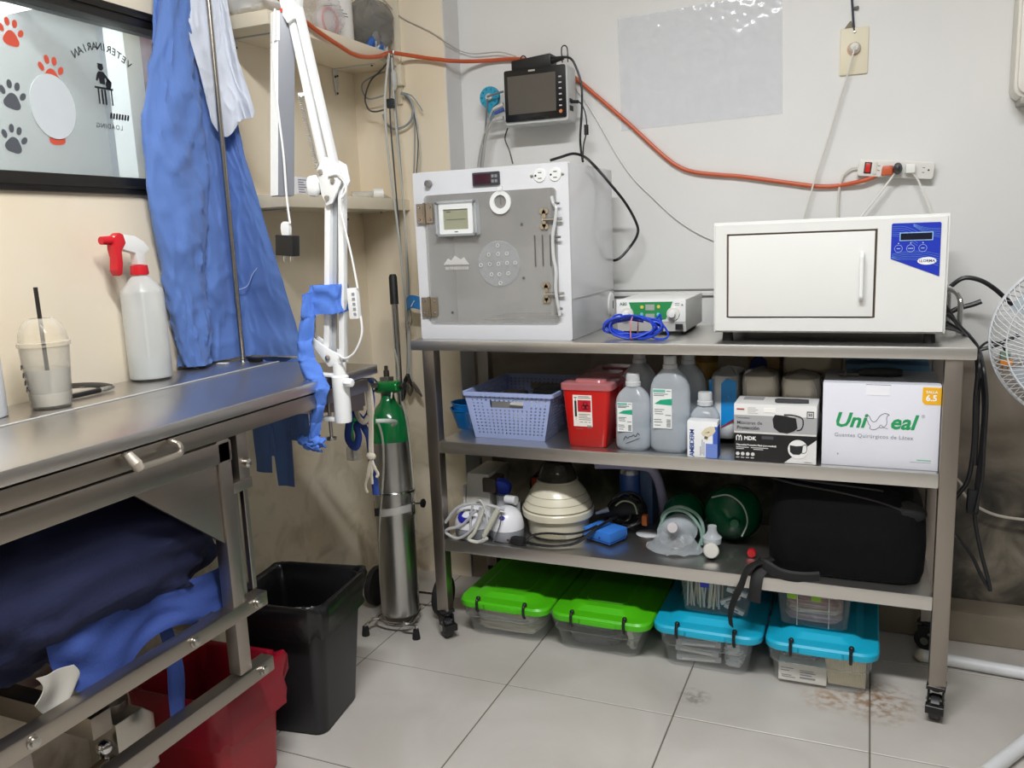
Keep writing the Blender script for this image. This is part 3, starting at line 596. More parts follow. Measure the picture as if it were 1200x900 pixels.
dc = P('temperature_controller', MB().prism(rrect(-1.003, -0.923, 1.342, 1.378, 0.003), 'y', IY0-0.006, IY0+0.004), M('#3a3b40', 0.4), inc)
P('screen', MB().box(-0.998, -0.949, IY0-0.0072, IY0-0.006, 1.347, 1.373), M('#3b1226', 0.15), dc)
for a in (-0.942, -0.932):
    for b in (1.353, 1.366): P('button', MB().box(a-0.0035, a+0.0035, IY0-0.008, IY0-0.006, b-0.004, b+0.004), M('#8b8d92', 0.5), dc)
rg = MB().ringprism(circle(-0.921, 1.295, 0.031, 28), circle(-0.921, 1.297, 0.018, 28), 'y', FY-0.006, FY); rg.box(-0.927, -0.915, FY-0.006, FY, 1.324, 1.337)
P('vent_ring', rg, WHITE_M, door)
P('vent_slot', MB().box(-0.9225, -0.9195, FY-0.002, FY-0.0005, 1.29, 1.335), M('#77736e', 0.5), door)
for xc in (-0.808, -0.765):
    o_ = MB().lathe([(0.001, -0.0035), (0.0165, -0.0035), (0.0185, -0.001), (0.0185, 0)], 24, (xc, IY0, 1.359), 'y'); oo = P('outlet', o_, WHITE_M, inc)
    s_ = MB().box(xc-0.004, xc+0.006, IY0-0.0042, IY0-0.0034, 1.3655, 1.3675); s_.box(xc-0.004, xc+0.006, IY0-0.0042, IY0-0.0034, 1.3505, 1.3525); s_.lathe([(0.0005, -0.0042), (0.0028, -0.0042), (0.0028, -0.0034)], 10, (xc-0.011, IY0, 1.359), 'y'); P('slot', s_, PRINT_K, oo)
for xc in (-0.831, -0.744): P('screw', MB().lathe([(0.001, -0.003), (0.004, -0.002), (0.0045, 0)], 10, (xc, IY0, 1.359), 'y'), BOLT, inc)
# thermometer clock in its clear holder
P('clear_holder', MB().ringprism(rrect(-1.112, -0.986, 1.211, 1.307, 0.004), rrect(-1.106, -0.992, 1.217, 1.301, 0.003), 'y', FY-0.022, FY-0.001), CLEAR(fac=0.35), door)
tc_ = P('thermometer', MB().ringprism(rrect(-1.103, -1.0, 1.217, 1.3, 0.004), rrect(-1.09, -1.014, 1.229, 1.284, 0.002), 'y', FY-0.017, FY-0.003), WHITE_M, door)
P('screen', MB().box(-1.093, -1.011, FY-0.013, FY-0.004, 1.226, 1.287), M('#9c9d86', 0.2), inc)
P('digit_lines', MB().box(-1.083, -1.024, FY-0.0138, FY-0.013, 1.2555, 1.2565).box(-1.081, -1.068, FY-0.0138, FY-0.013, 1.276, 1.2785).box(-1.056, -1.046, FY-0.018, FY-0.017, 1.2212, 1.2237), M('#5b5d50', 0.4), inc, kind='stuff')
for xx in (-1.108, -0.99):
    for zz in (1.215, 1.303): P('standoff', MB().lathe([(0.001, -0.026), (0.004, -0.025), (0.004, 0)], 10, (xx, FY, zz), 'y'), CHROME, inc)
# round breathing disc
rd = P('vent_disc', MB().lathe([(0.001, -0.004), (0.061, -0.004), (0.063, -0.001), (0.063, 0)], 40, (-0.934, FY, 1.131), 'y'), CLEAR(fac=0.2, edge=0.3), door, label='clear round disc with air holes')
hol = MB()
for a, b in ((0, 0.05), (-0.028, 0.026), (0, 0.027), (0.026, 0.028), (-0.053, -0.002), (-0.026, 0), (0, 0), (0.026, 0.002), (0.05, 0.002), (-0.022, -0.028), (0.002, -0.028), (0.028, -0.026), (0.004, -0.052)):
    hol.ringprism(circle(-0.934+a, 1.131+b, 0.0052, 12), circle(-0.934+a, 1.131+b, 0.0038, 12), 'y', FY-0.0055, FY-0.004)
P('air_hole', hol, M('#e3e3e0', 0.3), door)
# latches and the clear handle tube
for zc in (1.246, 1.05):
    la = MB()
    for d, rr in ((0.02, 0.009), (-0.02, 0.009)):
        for s in (-1, 1): la.prism(circle(-0.797+s*0.005, zc+d, 0.0075, 14), 'y', FY-0.004, FY-0.001)
    la.box(-0.802, -0.792, FY-0.004, FY-0.001, zc-0.02, zc+0.02)
    lt = P('latch', la, M('#c6bcaa', 0.25, 1.0), inc)
    P('latch_pin', MB().cyl((-0.797, FY-0.009, zc-0.002), (-0.744, FY-0.009, zc-0.002), 0.0042, 10).cyl((-0.797, FY-0.001, zc-0.002), (-0.797, FY-0.010, zc-0.002), 0.004, 10), CHROME, lt)
P('door_handle', MB().tube(catmull([(-0.771, FY-0.01, 1.303), (-0.766, FY-0.012, 1.285), (-0.757, FY-0.016, 1.272), (-0.760, FY-0.018, 1.24), (-0.768, FY-0.018, 1.2), (-0.768, FY-0.018, 1.15), (-0.762, FY-0.018, 1.108), (-0.764, FY-0.018, 1.056), (-0.757, FY-0.012, 0.99)], 5), 0.0045, 8), CLEAR(fac=0.45, body='#f2f4f5'), inc)
for zc in (1.284, 1.197, 1.008): P('handle_pin', MB().cyl((-0.768, FY-0.012, zc), (-0.748, FY-0.012, zc), 0.0035, 8), CHROME, inc)
for k, xx in enumerate((-0.826, -0.804, -0.782)): P('glass_slot', MB().box(xx-0.0018, xx+0.0018, FY-0.0012, FY-0.0004, 1.121, 1.204), M('#5b5752', 0.5), door)
for xx, zz in ((-0.862, 1.235), (-0.862, 1.091), (-1.084, 0.998)): P('stud', MB().lathe([(0.001, -0.002), (0.004, -0.0015), (0.004, 0)], 10, (xx, FY, zz), 'y'), M('#7b7a77', 0.4, 0.6), door)
lg_ = MB()
for pts in ([(-1.105, 1.132), (-1.09, 1.15), (-1.08, 1.144), (-1.068, 1.157), (-1.05, 1.146), (-1.04, 1.152), (-1.024, 1.132)],): lg_.prism(pts, 'y', FY-0.0008, FY-0.0003)
P('emblem', lg_, CLEAR('#ffffff', '#ecebe8', 0.55, 0.4, 0.0), door)
pe = MB()
for k in range(11): pe.box(-1.100+k*0.0068, -1.0955+k*0.0068, FY-0.0008, FY-0.0003, 1.118, 1.1265)
P('emblem_lettering', pe, CLEAR('#ffffff', '#ecebe8', 0.4, 0.4, 0.0), door, kind='stuff')
# wire rack and tray inside, low down
tr = MB().tube([(-1.008, IY0+0.03, 0.976), (-0.885, IY0+0.03, 0.976)], 0.003, 8)
for k in range(28):
    xx = -1.0+k*0.0085; tr.tube([(xx, IY0+0.03, 0.976), (xx, IY0+0.19, 0.976)], 0.0013, 5)
tr.tube([(-1.01, IY0+0.1, 0.976), (-0.768, IY0+0.1, 0.976)], 0.002, 6); tr.tube([(-1.01, IY0+0.19, 0.976), (-0.768, IY0+0.19, 0.976)], 0.002, 6)
P('wire_tray', tr, CHROME, inc)
rp = MB().lathe([(0.001, 0.007), (0.016, 0.007), (0.031, 0.004), (0.034, 0)], 28, (IX1, 2.485, 0.985), 'x', 1, 1.15); P('side_port', rp, WHITE_M, inc)
P('port_slot', MB().box(IX1+0.0068, IX1+0.0078, 2.482, 2.488, 0.973, 0.997), PRINT_K, inc)
P('side_seam', MB().box(IX1, IX1+0.0015, IY0+0.012, IY1, 1.03, 1.033), M('#b9b9b7', 0.5), inc)

# ================================================================== autoclave
AX0, AX1, AY0, AY1, AZ0, AZ1 = -0.355, 0.165, 2.115, 2.5, 0.945, 1.216
au = T('autoclave', 'white metal tabletop steriliser with plain door and blue control panel', 'steriliser', ((AX0+AX1)/2, 2.3, 0.92))
AW = M('#e2e3e0', 0.28, coat=0.2, amt=0.015)
P('casing', MB().box(AX0, AX1, AY0+0.004, AY1, AZ0, AZ1), AW, au, bev=0.003)
P('front_plate', MB().ringprism([(AX0+0.004, AZ0+0.004), (AX1-0.005, AZ0+0.004), (AX1-0.005, AZ1-0.006), (AX0+0.004, AZ1-0.006)], [(-0.3225, 0.982), (0.0165, 0.982), (0.0165, 1.187), (-0.3225, 1.187)], 'y', AY0-0.001, AY0+0.006), AW, au, bev=0.0012, seg=1)
P('door_gap', MB().box(-0.3225, 0.0165, AY0+0.0035, AY0+0.0042, 0.982, 1.187), M('#57493a', 0.8), au)
dr = P('door', MB().box(-0.3175, 0.0115, AY0-0.006, AY0+0.003, 0.9855, 1.183), M('#e6e7e4', 0.25, coat=0.25, amt=0.01), au, bev=0.002)
P('door_handle', MB().tube(catmull([(-0.0145, AY0-0.006, 1.133), (-0.0145, AY0-0.024, 1.128), (-0.0145, AY0-0.026, 1.115), (-0.0145, AY0-0.026, 1.045), (-0.0145, AY0-0.024, 1.032), (-0.0145, AY0-0.006, 1.027)], 4), 0.0048, 10), WHITE_M, dr)
for a in (AX0+0.03, AX1-0.03):
    for b in (AY0+0.04, AY1-0.04): P('foot', MB().lathe([(0.014, 0.9203), (0.012, AZ0)], 14, (a, b, 0)), BLACK_R, au)
PB = M('#1d34b4', 0.35)
cp = P('control_panel', MB().prism([(0.0455, 1.118), (0.147, 1.0765), (0.1465, 1.194), (0.144, 1.197), (0.048, 1.1975), (0.0455, 1.195)], 'y', AY0-0.0025, AY0-0.001), PB, au)
PY_ = AY0-0.003
P('screen_frame', MB().box(0.0625, 0.131, PY_-0.0004, PY_+0.0005, 1.1575, 1.1765), M('#9ec4ea', 0.4), cp); P('screen', MB().box(0.0645, 0.129, PY_-0.001, PY_, 1.1595, 1.1745), M('#171b2c', 0.15), cp)
for k in range(3):
    xx = 0.061+k*0.025; P('button', MB().ringprism(circle(xx, 1.1405, 0.0085, 24), circle(xx, 1.1405, 0.0078, 24), 'y', PY_-0.0004, PY_+0.0004), M('#b8d2f0', 0.4), cp)
    P('key_print', MB().box(xx-0.0035-0.002*(k == 1), xx+0.0035+0.002*(k == 1), PY_-0.0004, PY_, 1.1398, 1.1412), M('#c8dcf4', 0.4), cp); P('mark', MB().prism([(xx-0.0015, 1.1515), (xx+0.0015, 1.1515), (xx, 1.154)], 'y', PY_-0.0004, PY_), M('#ffffff', 0.4), cp)
P('badge', MB().prism(circle(0.1205, 1.1115, 0.0195, 28, 0.0085), 'y', PY_-0.0004, PY_+0.0004), M('#f2f4f6', 0.4), cp)
P('lettering', text_mb('LORMA', 0.0085, (0.1225, PY_-0.0005, 1.1115), XA, ZA, 0.0003, bold=0.015), M('#2a3040', 0.4), cp); P('mark', text_mb('U', 0.0085, (0.107, PY_-0.0005, 1.1115), XA, ZA, 0.0003, bold=0.02), M('#c43a2c', 0.4), cp)
sw = MB()
for k in range(6):
    for a0, b0, a1, b1, cv in ((0.047, 1.19-k*0.004, 0.10, 1.176-k*0.006, 0.006), (0.09, 1.195-k*0.001, 0.1455, 1.183-k*0.004, -0.004), (0.047, 1.128-k*0.003, 0.145, 1.125-k*0.005, 0.008)):
        pts = [(a0+(a1-a0)*t/8, PY_-0.0002, max(b0+(b1-b0)*t/8+cv*math.sin(math.pi*t/8), 1.1195-(a0+(a1-a0)*t/8-0.0455)*0.41+0.002)) for t in range(9)]
        sw.tube(pts, 0.0004, 4)
P('swirl_lines', sw, M('#6f9be6', 0.5), cp)

# ================================================================== electrosurgery unit and its blue lead
EY = 2.25
es = T('electrosurgical_unit', 'small white electrosurgery generator with green panel and two dials', 'medical device', (-0.55, 2.37, 0.92))
P('casing', MB().prism([(2.262, 0.93), (2.5, 0.93), (2.5, 1.018), (EY+0.002, 1.018)], 'x', -0.643, -0.452), WHITE_P, es, bev=0.004)
P('front_plate', MB().box(-0.644, -0.451, EY-0.001, EY+0.004, 0.957, 1.0195), WHITE_M, es, bev=0.002)
P('lower_front', MB().prism([(EY+0.0, 0.957), (2.262, 0.93), (2.266, 0.93), (2.266, 0.957)], 'x', -0.643, -0.452), WHITE_P, es)
for a in (-0.63, -0.497):
    for b in (2.27, 2.46): P('foot', MB().box(a, a+0.03, b, b+0.03, 0.9203, 0.93), BLACK_R, es)
GP = M('#2c8f52', 0.4)
gp = P('green_panel', MB().prism([(-0.608, 1.011), (-0.486, 1.0125), (-0.505, 0.965), (-0.548, 0.958), (-0.594, 0.9675)], 'y', EY-0.002, EY-0.001), GP, es)
for z0, z1 in ((0.989, 1.005), (0.9665, 0.9795)): P('screen', MB().box(-0.561, -0.536, EY-0.0028, EY-0.002, z0, z1), M('#aab2a8', 0.25), gp)
for a, b, m_ in ((-0.571, 0.9975, '#e8d45a'), (-0.525, 0.9985, '#e8d45a'), (-0.572, 0.978, '#7cc4e8'), (-0.526, 0.9775, '#7cc4e8')):
    P('button', MB().lathe([(0.001, -0.0035), (0.0042, -0.0033), (0.0048, -0.002)], 16, (a, EY, b), 'y'), M(m_, 0.4), gp)
for a in (-0.613, -0.485):
    k_ = P('dial', MB().lathe([(0.001, -0.006), (0.017, -0.006), (0.0185, -0.001), (0.0185, 0)], 28, (a, EY, 0.979), 'y'), M('#dddcd6', 0.4), es); P('dial_cap', MB().lathe([(0.001, -0.02), (0.0085, -0.019), (0.0095, -0.006)], 20, (a-0.001, EY, 0.979), 'y'), WHITE_M, k_)
P('lettering', text_mb('ABS', 0.012, (-0.624, EY-0.001, 1.006), XA, ZA, 0.0004, bold=0.02), M('#3f6a4d', 0.5), es)
P('print', MB().box(-0.48, -0.468, EY-0.0016, EY-0.001, 1.007, 1.0085).box(-0.48, -0.468, EY-0.0016, EY-0.001, 1.002, 1.0035).prism([(-0.464, 1.001), (-0.457, 1.001), (-0.4605, 1.007)], 'y', EY-0.0016, EY-0.001), M('#8a8a88', 0.6), es)
P('socket', MB().box(-0.48, -0.46, EY+0.0015, EY+0.009, 0.936, 0.951).lathe([(0.0035, 0.0), (0.006, 0.0), (0.006, 0.008), (0.0035, 0.008)], 14, (-0.470, EY+0.0008, 0.9435), 'y'), BLACK_P, es)
# coil of blue lead
bc = MB(); rnd = random.Random(3)
for k in range(11):
    rx, rz = 0.082-0.0035*(k % 5)-rnd.random()*0.010, 0.027-0.0018*(k % 4); dy = (k % 4)*0.008-0.013; dx = rnd.uniform(-0.006, 0.006); dz = rnd.uniform(-0.001, 0.004)
    pts = []
    for i in range(20):
        t = 2*math.pi*i/20; pts.append((-0.575+dx+rx*math.cos(t), 2.165+dy+0.006*math.sin(2*t+k), max(0.9232, 0.951+dz+rz*math.sin(t)+0.004*math.cos(3*t+k))))
    bc.tube(catmull(pts, 2, True), 0.0028, 6, closed=True)
bc.tube(catmull([(-0.52, 2.165, 0.968), (-0.505, 2.16, 0.98), (-0.5, 2.158, 0.986), (-0.497, 2.16, 0.965), (-0.485, 2.158, 0.948), (-0.478, 2.155, 0.932), (-0.487, 2.15, 0.9232), (-0.51, 2.15, 0.9235), (-0.525, 2.15, 0.93)], 5), 0.003, 6)
bc.tube(catmull([(-0.635, 2.165, 0.972), (-0.625, 2.17, 0.982), (-0.61, 2.175, 0.984), (-0.6, 2.175, 0.974), (-0.55, 2.18, 0.965)], 5), 0.0028, 6)
bl = T('lead_coil', 'coiled bright blue electrode lead tied with a pink band', 'cable', (-0.575, 2.165, 0.92))
P('wire', bc, M('#2346c8', 0.35, amt=0.12, scale=60), bl)
P('rubber_band', MB().tube(catmull([(-0.572, 2.132, 0.924), (-0.572, 2.128, 0.94), (-0.571, 2.13, 0.972), (-0.571, 2.165, 0.982), (-0.571, 2.2, 0.972), (-0.572, 2.2, 0.926), (-0.572, 2.165, 0.9225)], 4, True), 0.0018, 6, closed=True), M('#d98a92', 0.5), bl)

# ================================================================== on the back wall
mo = T('patient_monitor', 'small black screened patient monitor fixed to the white wall', 'monitor', (-0.97, 2.58, 1.55))
MX0, MX1, MY, MZ0, MZ1 = -1.078, -0.868, 2.53, 1.552, 1.717
P('body', MB().prism(rrect(MX0, MX1, MZ0, MZ1, 0.007), 'y', MY+0.004, 2.615), M('#c9cbca', 0.4), mo, bev=0.002)
P('bezel', MB().prism(rrect(MX0+0.002, MX1-0.004, MZ0+0.008, MZ1-0.001, 0.006), 'y', MY-0.002, MY+0.004), M('#121214', 0.22), mo, bev=0.001)
sc_ = P('screen', MB().box(MX0+0.014, MX1-0.036, MY-0.003, MY-0.0018, MZ0+0.030, MZ1-0.020), M('#4b4743', 0.12, amt=0.1), mo)
for k in range(6): P('key', MB().box(MX1-0.026, MX1-0.017, MY-0.003, MY-0.0015, MZ1-0.038-k*0.017, MZ1-0.034-k*0.017), M('#c9c9cc', 0.4), mo)
P('power_key', MB().lathe([(0.001, -0.004), (0.0055, -0.003), (0.006, 0)], 16, (MX1-0.0215, MY-0.001, MZ0+0.027), 'y'), M('#e08a52', 0.4), mo)
P('badge', MB().box(MX0+0.085, MX0+0.107, MY-0.003, MY-0.0015, MZ1-0.011, MZ1-0.006), M('#b9b4aa', 0.4), mo)
P('bottom_grip', MB().tube(catmull([(-1.0, MY-0.002, MZ0+0.011), (-0.98, MY-0.004, MZ0+0.015), (-0.95, MY-0.004, MZ0+0.015), (-0.93, MY-0.002, MZ0+0.011)], 4), 0.003, 8), BLACK_P, mo)
P('socket_block', MB().box(MX0-0.004, MX0, MY+0.02, MY+0.07, MZ0+0.03, MZ0+0.13), M('#8f9190', 0.5), mo)
P('port', MB().box(MX1, MX1+0.002, MY+0.02, MY+0.05, MZ0+0.03, MZ0+0.045).box(MX1, MX1+0.002, MY+0.02, MY+0.045, MZ0+0.055, MZ0+0.066), PRINT_K, mo)
P('wall_mount', MB().box(-1.02, -0.93, 2.615, 2.65, 1.60, 1.68), M('#8a8a88', 0.5, 0.5), mo)
pb = T('power_brick', 'black power adapter lying on top of the monitor', 'adapter', (-0.97, 2.565, 1.717))
P('body', MB().add([(-1.057, 2.545, 1.7185), (-0.925, 2.545, 1.7185), (-0.925, 2.605, 1.7185), (-1.057, 2.605, 1.7185), (-1.057, 2.545, 1.748), (-0.925, 2.545, 1.757), (-0.925, 2.605, 1.757), (-1.057, 2.605, 1.748)], [(3, 2, 1, 0), (4, 5, 6, 7), (0, 1, 5, 4), (1, 2, 6, 5), (2, 3, 7, 6), (3, 0, 4, 7)]), BLACK_P, pb, bev=0.004)
P('cable_tie', MB().tube(catmull([(-1.045, 2.6, 1.74), (-1.045, 2.6, 1.765), (-1.035, 2.6, 1.77), (-1.026, 2.6, 1.76), (-1.026, 2.6, 1.745)], 4), 0.002, 6), PRINT_K, pb)
P('cable_tie', MB().tube(catmull([(-0.905, 2.6, 1.735), (-0.907, 2.6, 1.775), (-0.898, 2.6, 1.785), (-0.888, 2.6, 1.775), (-0.887, 2.6, 1.735)], 4), 0.002, 6), PRINT_K, pb)
P('plug_neck', MB().cyl((-0.925, 2.56, 1.737), (-0.885, 2.555, 1.739), 0.011, 12, 0.006), BLACK_P, pb)
def cable(name, pts, r, mat, label, cat='cable', group=None, k=6, n=8):
    return S(name, MB().tube(catmull(pts, k), r, n), mat, label, cat, group)
cable('power_cable', C_MON1, 0.0036, BLACK_CABLE, 'black cable from the power adapter dropping behind the incubator')
dcb = T('power_lead', 'thin black lead with ferrite from the side of the monitor', 'cable', C_MON2[0])
P('wire', MB().tube(catmull(C_MON2, 6), 0.0022, 8), BLACK_CABLE, dcb); P('plug', MB().cyl(C_MON2[0], C_MON2[1], 0.005, 10), BLACK_P, dcb)
P('ferrite', MB().cyl((C_MON2[4][0], C_MON2[4][1], C_MON2[4][2]+0.022), (C_MON2[4][0], C_MON2[4][1], C_MON2[4][2]-0.008), 0.007, 12), BLACK_P, dcb)
cable('cable_loop', C_LOOP, 0.0042, BLACK_CABLE, 'thick black cable looping in the air beside the incubator')
cable('ground_wire', C_MONS, 0.0022, BLACK_CABLE, 'short thin black wire hanging from under the monitor')
rl = T('sensor_cable_reel', 'bright blue round cable reel hanging beside the monitor', 'reel', (-1.16, 2.6, 1.62))
CR = M('#2f9fc4', 0.4); rc = (-1.152, 2.585, 1.652)
P('disc', MB().lathe([(0.012, -0.008), (0.033, -0.008), (0.035, -0.003), (0.035, 0.004), (0.012, 0.006)], 32, rc, 'y'), CR, rl)
P('hub', MB().lathe([(0.001, -0.014), (0.011, -0.013), (0.013, -0.008), (0.013, 0)], 20, rc, 'y'), M('#cfd3d4', 0.35, 0.5), rl)
sl = MB()
for k in range(10):
    a = 2*math.pi*k/10; sl.cyl((rc[0]+0.022*math.cos(a), rc[1]-0.0085, rc[2]+0.022*math.sin(a)), (rc[0]+0.029*math.cos(a), rc[1]-0.0085, rc[2]+0.029*math.sin(a)), 0.0016, 6)
P('rib', sl, M('#1c6f8e', 0.5), rl)
P('tail', MB().tube(catmull([(rc[0], rc[1]-0.003, rc[2]-0.03), (rc[0]+0.002, rc[1], rc[2]-0.05), (rc[0]-0.002, rc[1], rc[2]-0.07)], 4), [0.012]*4+[0.009]*5, 10, flat=0.5), CR, rl)
P('nail', MB().cyl((rc[0], rc[1], rc[2]), (rc[0], 2.65, rc[2]), 0.004, 8), BOLT, rl)
for k, (c_, m_, l_) in enumerate(((C_SENS2, GREY_CABLE, 'light grey sensor cable running down beside the blue reel'), (C_SENS3, M('#7f8893', 0.45), 'blue-grey sensor cable running down from the monitor'), (C_SENS4, GREY_CABLE, 'thick pale hose bending down from the monitor side'), (C_SENS5, M('#5f676e', 0.45), 'dark grey cable hanging straight down from the blue reel'))):
    so = T('sensor_cable', l_, 'cable', c_[-1]); P('wire', MB().tube(catmull(c_, 6), (0.0035, 0.0032, 0.0045, 0.003)[k], 8), m_, so)
    if k < 3: P('plug', MB().tube([c_[0], c_[1]], [0.007, 0.005], 10), (M('#cfcfc9', 0.4), M('#3c55a4', 0.4), M('#bdbdb8', 0.4))[k], so)
cable('sensor_cable', C_SENS1, 0.0035, M('#6f767a', 0.45), 'short grey cable between the blue reel and the monitor')
# plastic sleeve, taped flat
def sheet(u, v):
    tl, tr, br, bl_ = Vector((-0.738, 0, 1.853)), Vector((-0.252, 0, 1.865)), Vector((-0.246, 0, 1.527)), Vector((-0.731, 0, 1.518))
    p = (tl*(1-u)+tr*u)*(1-v)+(bl_*(1-u)+br*u)*v
    p.y = YB-0.0025-0.0022*abs(noise.noise(Vector((u*14, v*9, 1)))) - 0.0035*abs(noise.noise(Vector((u*30, v*26, 5))))*(1-v)**2
    return p
S('plastic_sleeve', MB().grid(sheet, 70, 50), CLEAR('#fbfcff', '#f2f4f8', 0.4, 0.10, 0.2), 'clear plastic sheet taped flat on the white wall', 'plastic sheet')
# outlet plate and plug
op = T('wall_outlet', 'cream outlet plate with one white plug on the white wall', 'outlet', (-0.057, YB, 1.615))
P('plate', MB().prism(rrect(-0.094, -0.02, 1.614, 1.739, 0.004), 'y', YB-0.007, YB), M('#e4dcc2', 0.45), op, bev=0.002)
P('screw', MB().lathe([(0.001, -0.009), (0.0035, -0.0085), (0.004, -0.007)], 10, (-0.056, YB, 1.727), 'y'), BOLT, op)
P('socket_face', MB().lathe([(0.001, -0.009), (0.018, -0.009), (0.0185, -0.007)], 24, (-0.057, YB, 1.682), 'y'), M('#c9a48a', 0.5), op)
P('chipped_plaster', MB().prism([(-0.085, 1.738), (-0.06, 1.738), (-0.066, 1.759), (-0.071, 1.757)], 'y', YB-0.0015, YB), M('#8d8474', 0.9), op)
pl_ = T('outlet_cord', 'white plug and thin cord hanging from the cream outlet plate', 'cord', C_OUTLET[0])
P('plug', MB().lathe([(0.001, -0.034), (0.010, -0.033), (0.0145, -0.02), (0.0155, -0.0095), (0.001, -0.0095)], 18, (-0.055, YB, 1.684), 'y'), M('#dedbd2', 0.45), pl_); P('wire', MB().tube(catmull([(-0.055, 2.618, 1.684)]+C_OUTLET, 6), 0.0026, 8), WHITE_CABLE, pl_)
fd = T('feed_wire', 'black wire pair coming down the wall into the outlet plate', 'wire', C_FEED[-1])
P('wire', MB().tube(catmull(C_FEED, 4), 0.0032, 8), M('#3d4450', 0.5), fd); P('tie', MB().cyl((-0.058, 2.648, 1.79), (-0.05, 2.642, 1.79), 0.005, 8), M('#77787a', 0.5), fd)
# power strip
ps = T('power_strip', 'white power strip with red switch mounted on the white wall', 'power strip', (0.06, YB, 1.31))
rot = Matrix.Translation((0.06, 0, 1.346)) @ Matrix.Rotation(R(6.5), 4, 'Y')
def pst(mb): mb.v = [rot @ v for v in mb.v]; return mb
P('body', pst(MB().prism(rrect(-0.098, 0.098, -0.023, 0.023, 0.008), 'y', YB-0.032, YB)), M('#e3e2dc', 0.4), ps, bev=0.003)
P('switch_frame', pst(MB().box(-0.081, -0.062, YB-0.0335, YB-0.031, -0.0155, 0.0155)), PRINT_K, ps); P('switch', pst(MB().box(-0.078, -0.065, YB-0.037, YB-0.033, -0.0125, 0.0125)), M('#d42a20', 0.3), ps, bev=0.001)
for k in range(4):
    a = -0.04+k*0.038; P('slot', pst(MB().box(a-0.006, a+0.0, YB-0.0325, YB-0.0315, 0.006, 0.0075).box(a-0.006, a+0.0, YB-0.0325, YB-0.0315, -0.0065, -0.005).lathe([(0.0005, -0.0325), (0.0026, -0.0325), (0.0026, -0.0315)], 8, (a+0.0095, YB, 0.001), 'y')), PRINT_K, ps)
P('seam', pst(MB().box(-0.057, -0.048, YB-0.035, YB-0.031, -0.017, 0.017)), M('#dcdad3', 0.5), ps, bev=0.001)
oc = T('extension_cord', 'orange extension cord strung along the wall to the power strip', 'cord', C_ORANGE2[0])
P('wire', MB().tube(catmull(C_ORANGE1+C_ORANGE2, 5), 0.0064, 8), ORANGE, oc)
e = C_ORANGE2[-1]; P('plug', MB().frustum((e[0]-0.008, e[0]+0.022, 2.6, 2.618), (e[0]-0.004, e[0]+0.022, 2.6, 2.618), e[2]-0.012, e[2]+0.014), ORANGE, oc, bev=0.004)
for nm, c_, m_, l_ in (('plug_cord', C_STRIP2, M('#23262a', 0.4), 'white cord with round black plug in the power strip'), ('plug_cord', C_STRIP3, M('#eeeeea', 0.4), 'white cord with square white plug in the power strip')):
    so = T(nm, l_, 'cord', c_[0]); P('wire', MB().tube(catmull(c_, 6), 0.003, 8), M('#eae9e4', 0.4), so)
    x_, _, z_ = c_[0]; P('plug', MB().lathe([(0.001, -0.045), (0.006, -0.043), (0.012, -0.028), (0.012, -0.0), (0.001, 0)], 14, (x_, 2.617, z_+0.003), 'y', 1, 1.3) if m_.name.find('23262a') >= 0 else MB().box(x_-0.012, x_+0.012, 2.595, 2.617, z_-0.008, z_+0.016), m_, so, bev=0.002 if m_.name.find('23262a') < 0 else 0)
cable('strip_cord', C_STRIP, 0.0032, M('#d9d7d0', 0.4), 'pale supply cord curving down from the end of the power strip')
cable('wall_wire', C_WALLW, 0.0022, M('#dddcd8', 0.5), 'thin white wire running slantwise down the white wall')
cable('telephone_wire', C_THIN, 0.0018, M('#b7b3aa', 0.5), 'thin pale grey wire sagging round the wall corner')
# edge of a wall unit
wb = T('wall_cabinet', 'cream plastic cabinet on the white wall above the fan', 'cabinet', (0.45, 2.6, 1.49))
P('housing', MB().prism(rrect(0.327, 0.60, 1.50, 1.80, 0.03, 6), 'y', 2.56, YB-0.004), M('#dfdcd2', 0.45), wb, bev=0.006)
P('cover', MB().prism(rrect(0.334, 0.594, 1.508, 1.794, 0.028, 6), 'y', 2.545, 2.56), M('#e6e3da', 0.4), wb, bev=0.004)
P('lower_hinge', MB().box(0.345, 0.40, 2.56, YB-0.004, 1.487, 1.503), M('#a9a79e', 0.5), wb, bev=0.002)
# ================================================================== middle shelf
Z2 = 0.6235
def rbox_rings(x0, x1, y0, y1, zs, r, n=5):
    """rounded-corner rings at heights zs: list of (z, inset)"""
    return [[(a, b, z) for a, b in rrect(x0+i, x1-i, y0+i, y1-i, max(r-i*0.3, 0.002), n)] for z, i in zs]
# two nested blue bowls
for k, dz, lb in ((0, 0, 'blue plastic bowl under another on the middle shelf'), (1, 0.016, 'blue plastic bowl nested on top of another')):
    b = MB().lathe([(0.002, 0.003), (0.040, 0.003), (0.058, 0.060), (0.063, 0.062), (0.063, 0.0585), (0.0605, 0.057), (0.042, 0.0), (0.002, 0.0)], 30, (0, 0, 0))
    o = S('bowl', b, M('#1277c4', 0.3, amt=0.04), lb, 'bowl', 'nested blue bowls'); o.location = (-1.131, 2.285, Z2+dz); 
    if k: o.rotation_euler = (R(-3), R(2), 0)
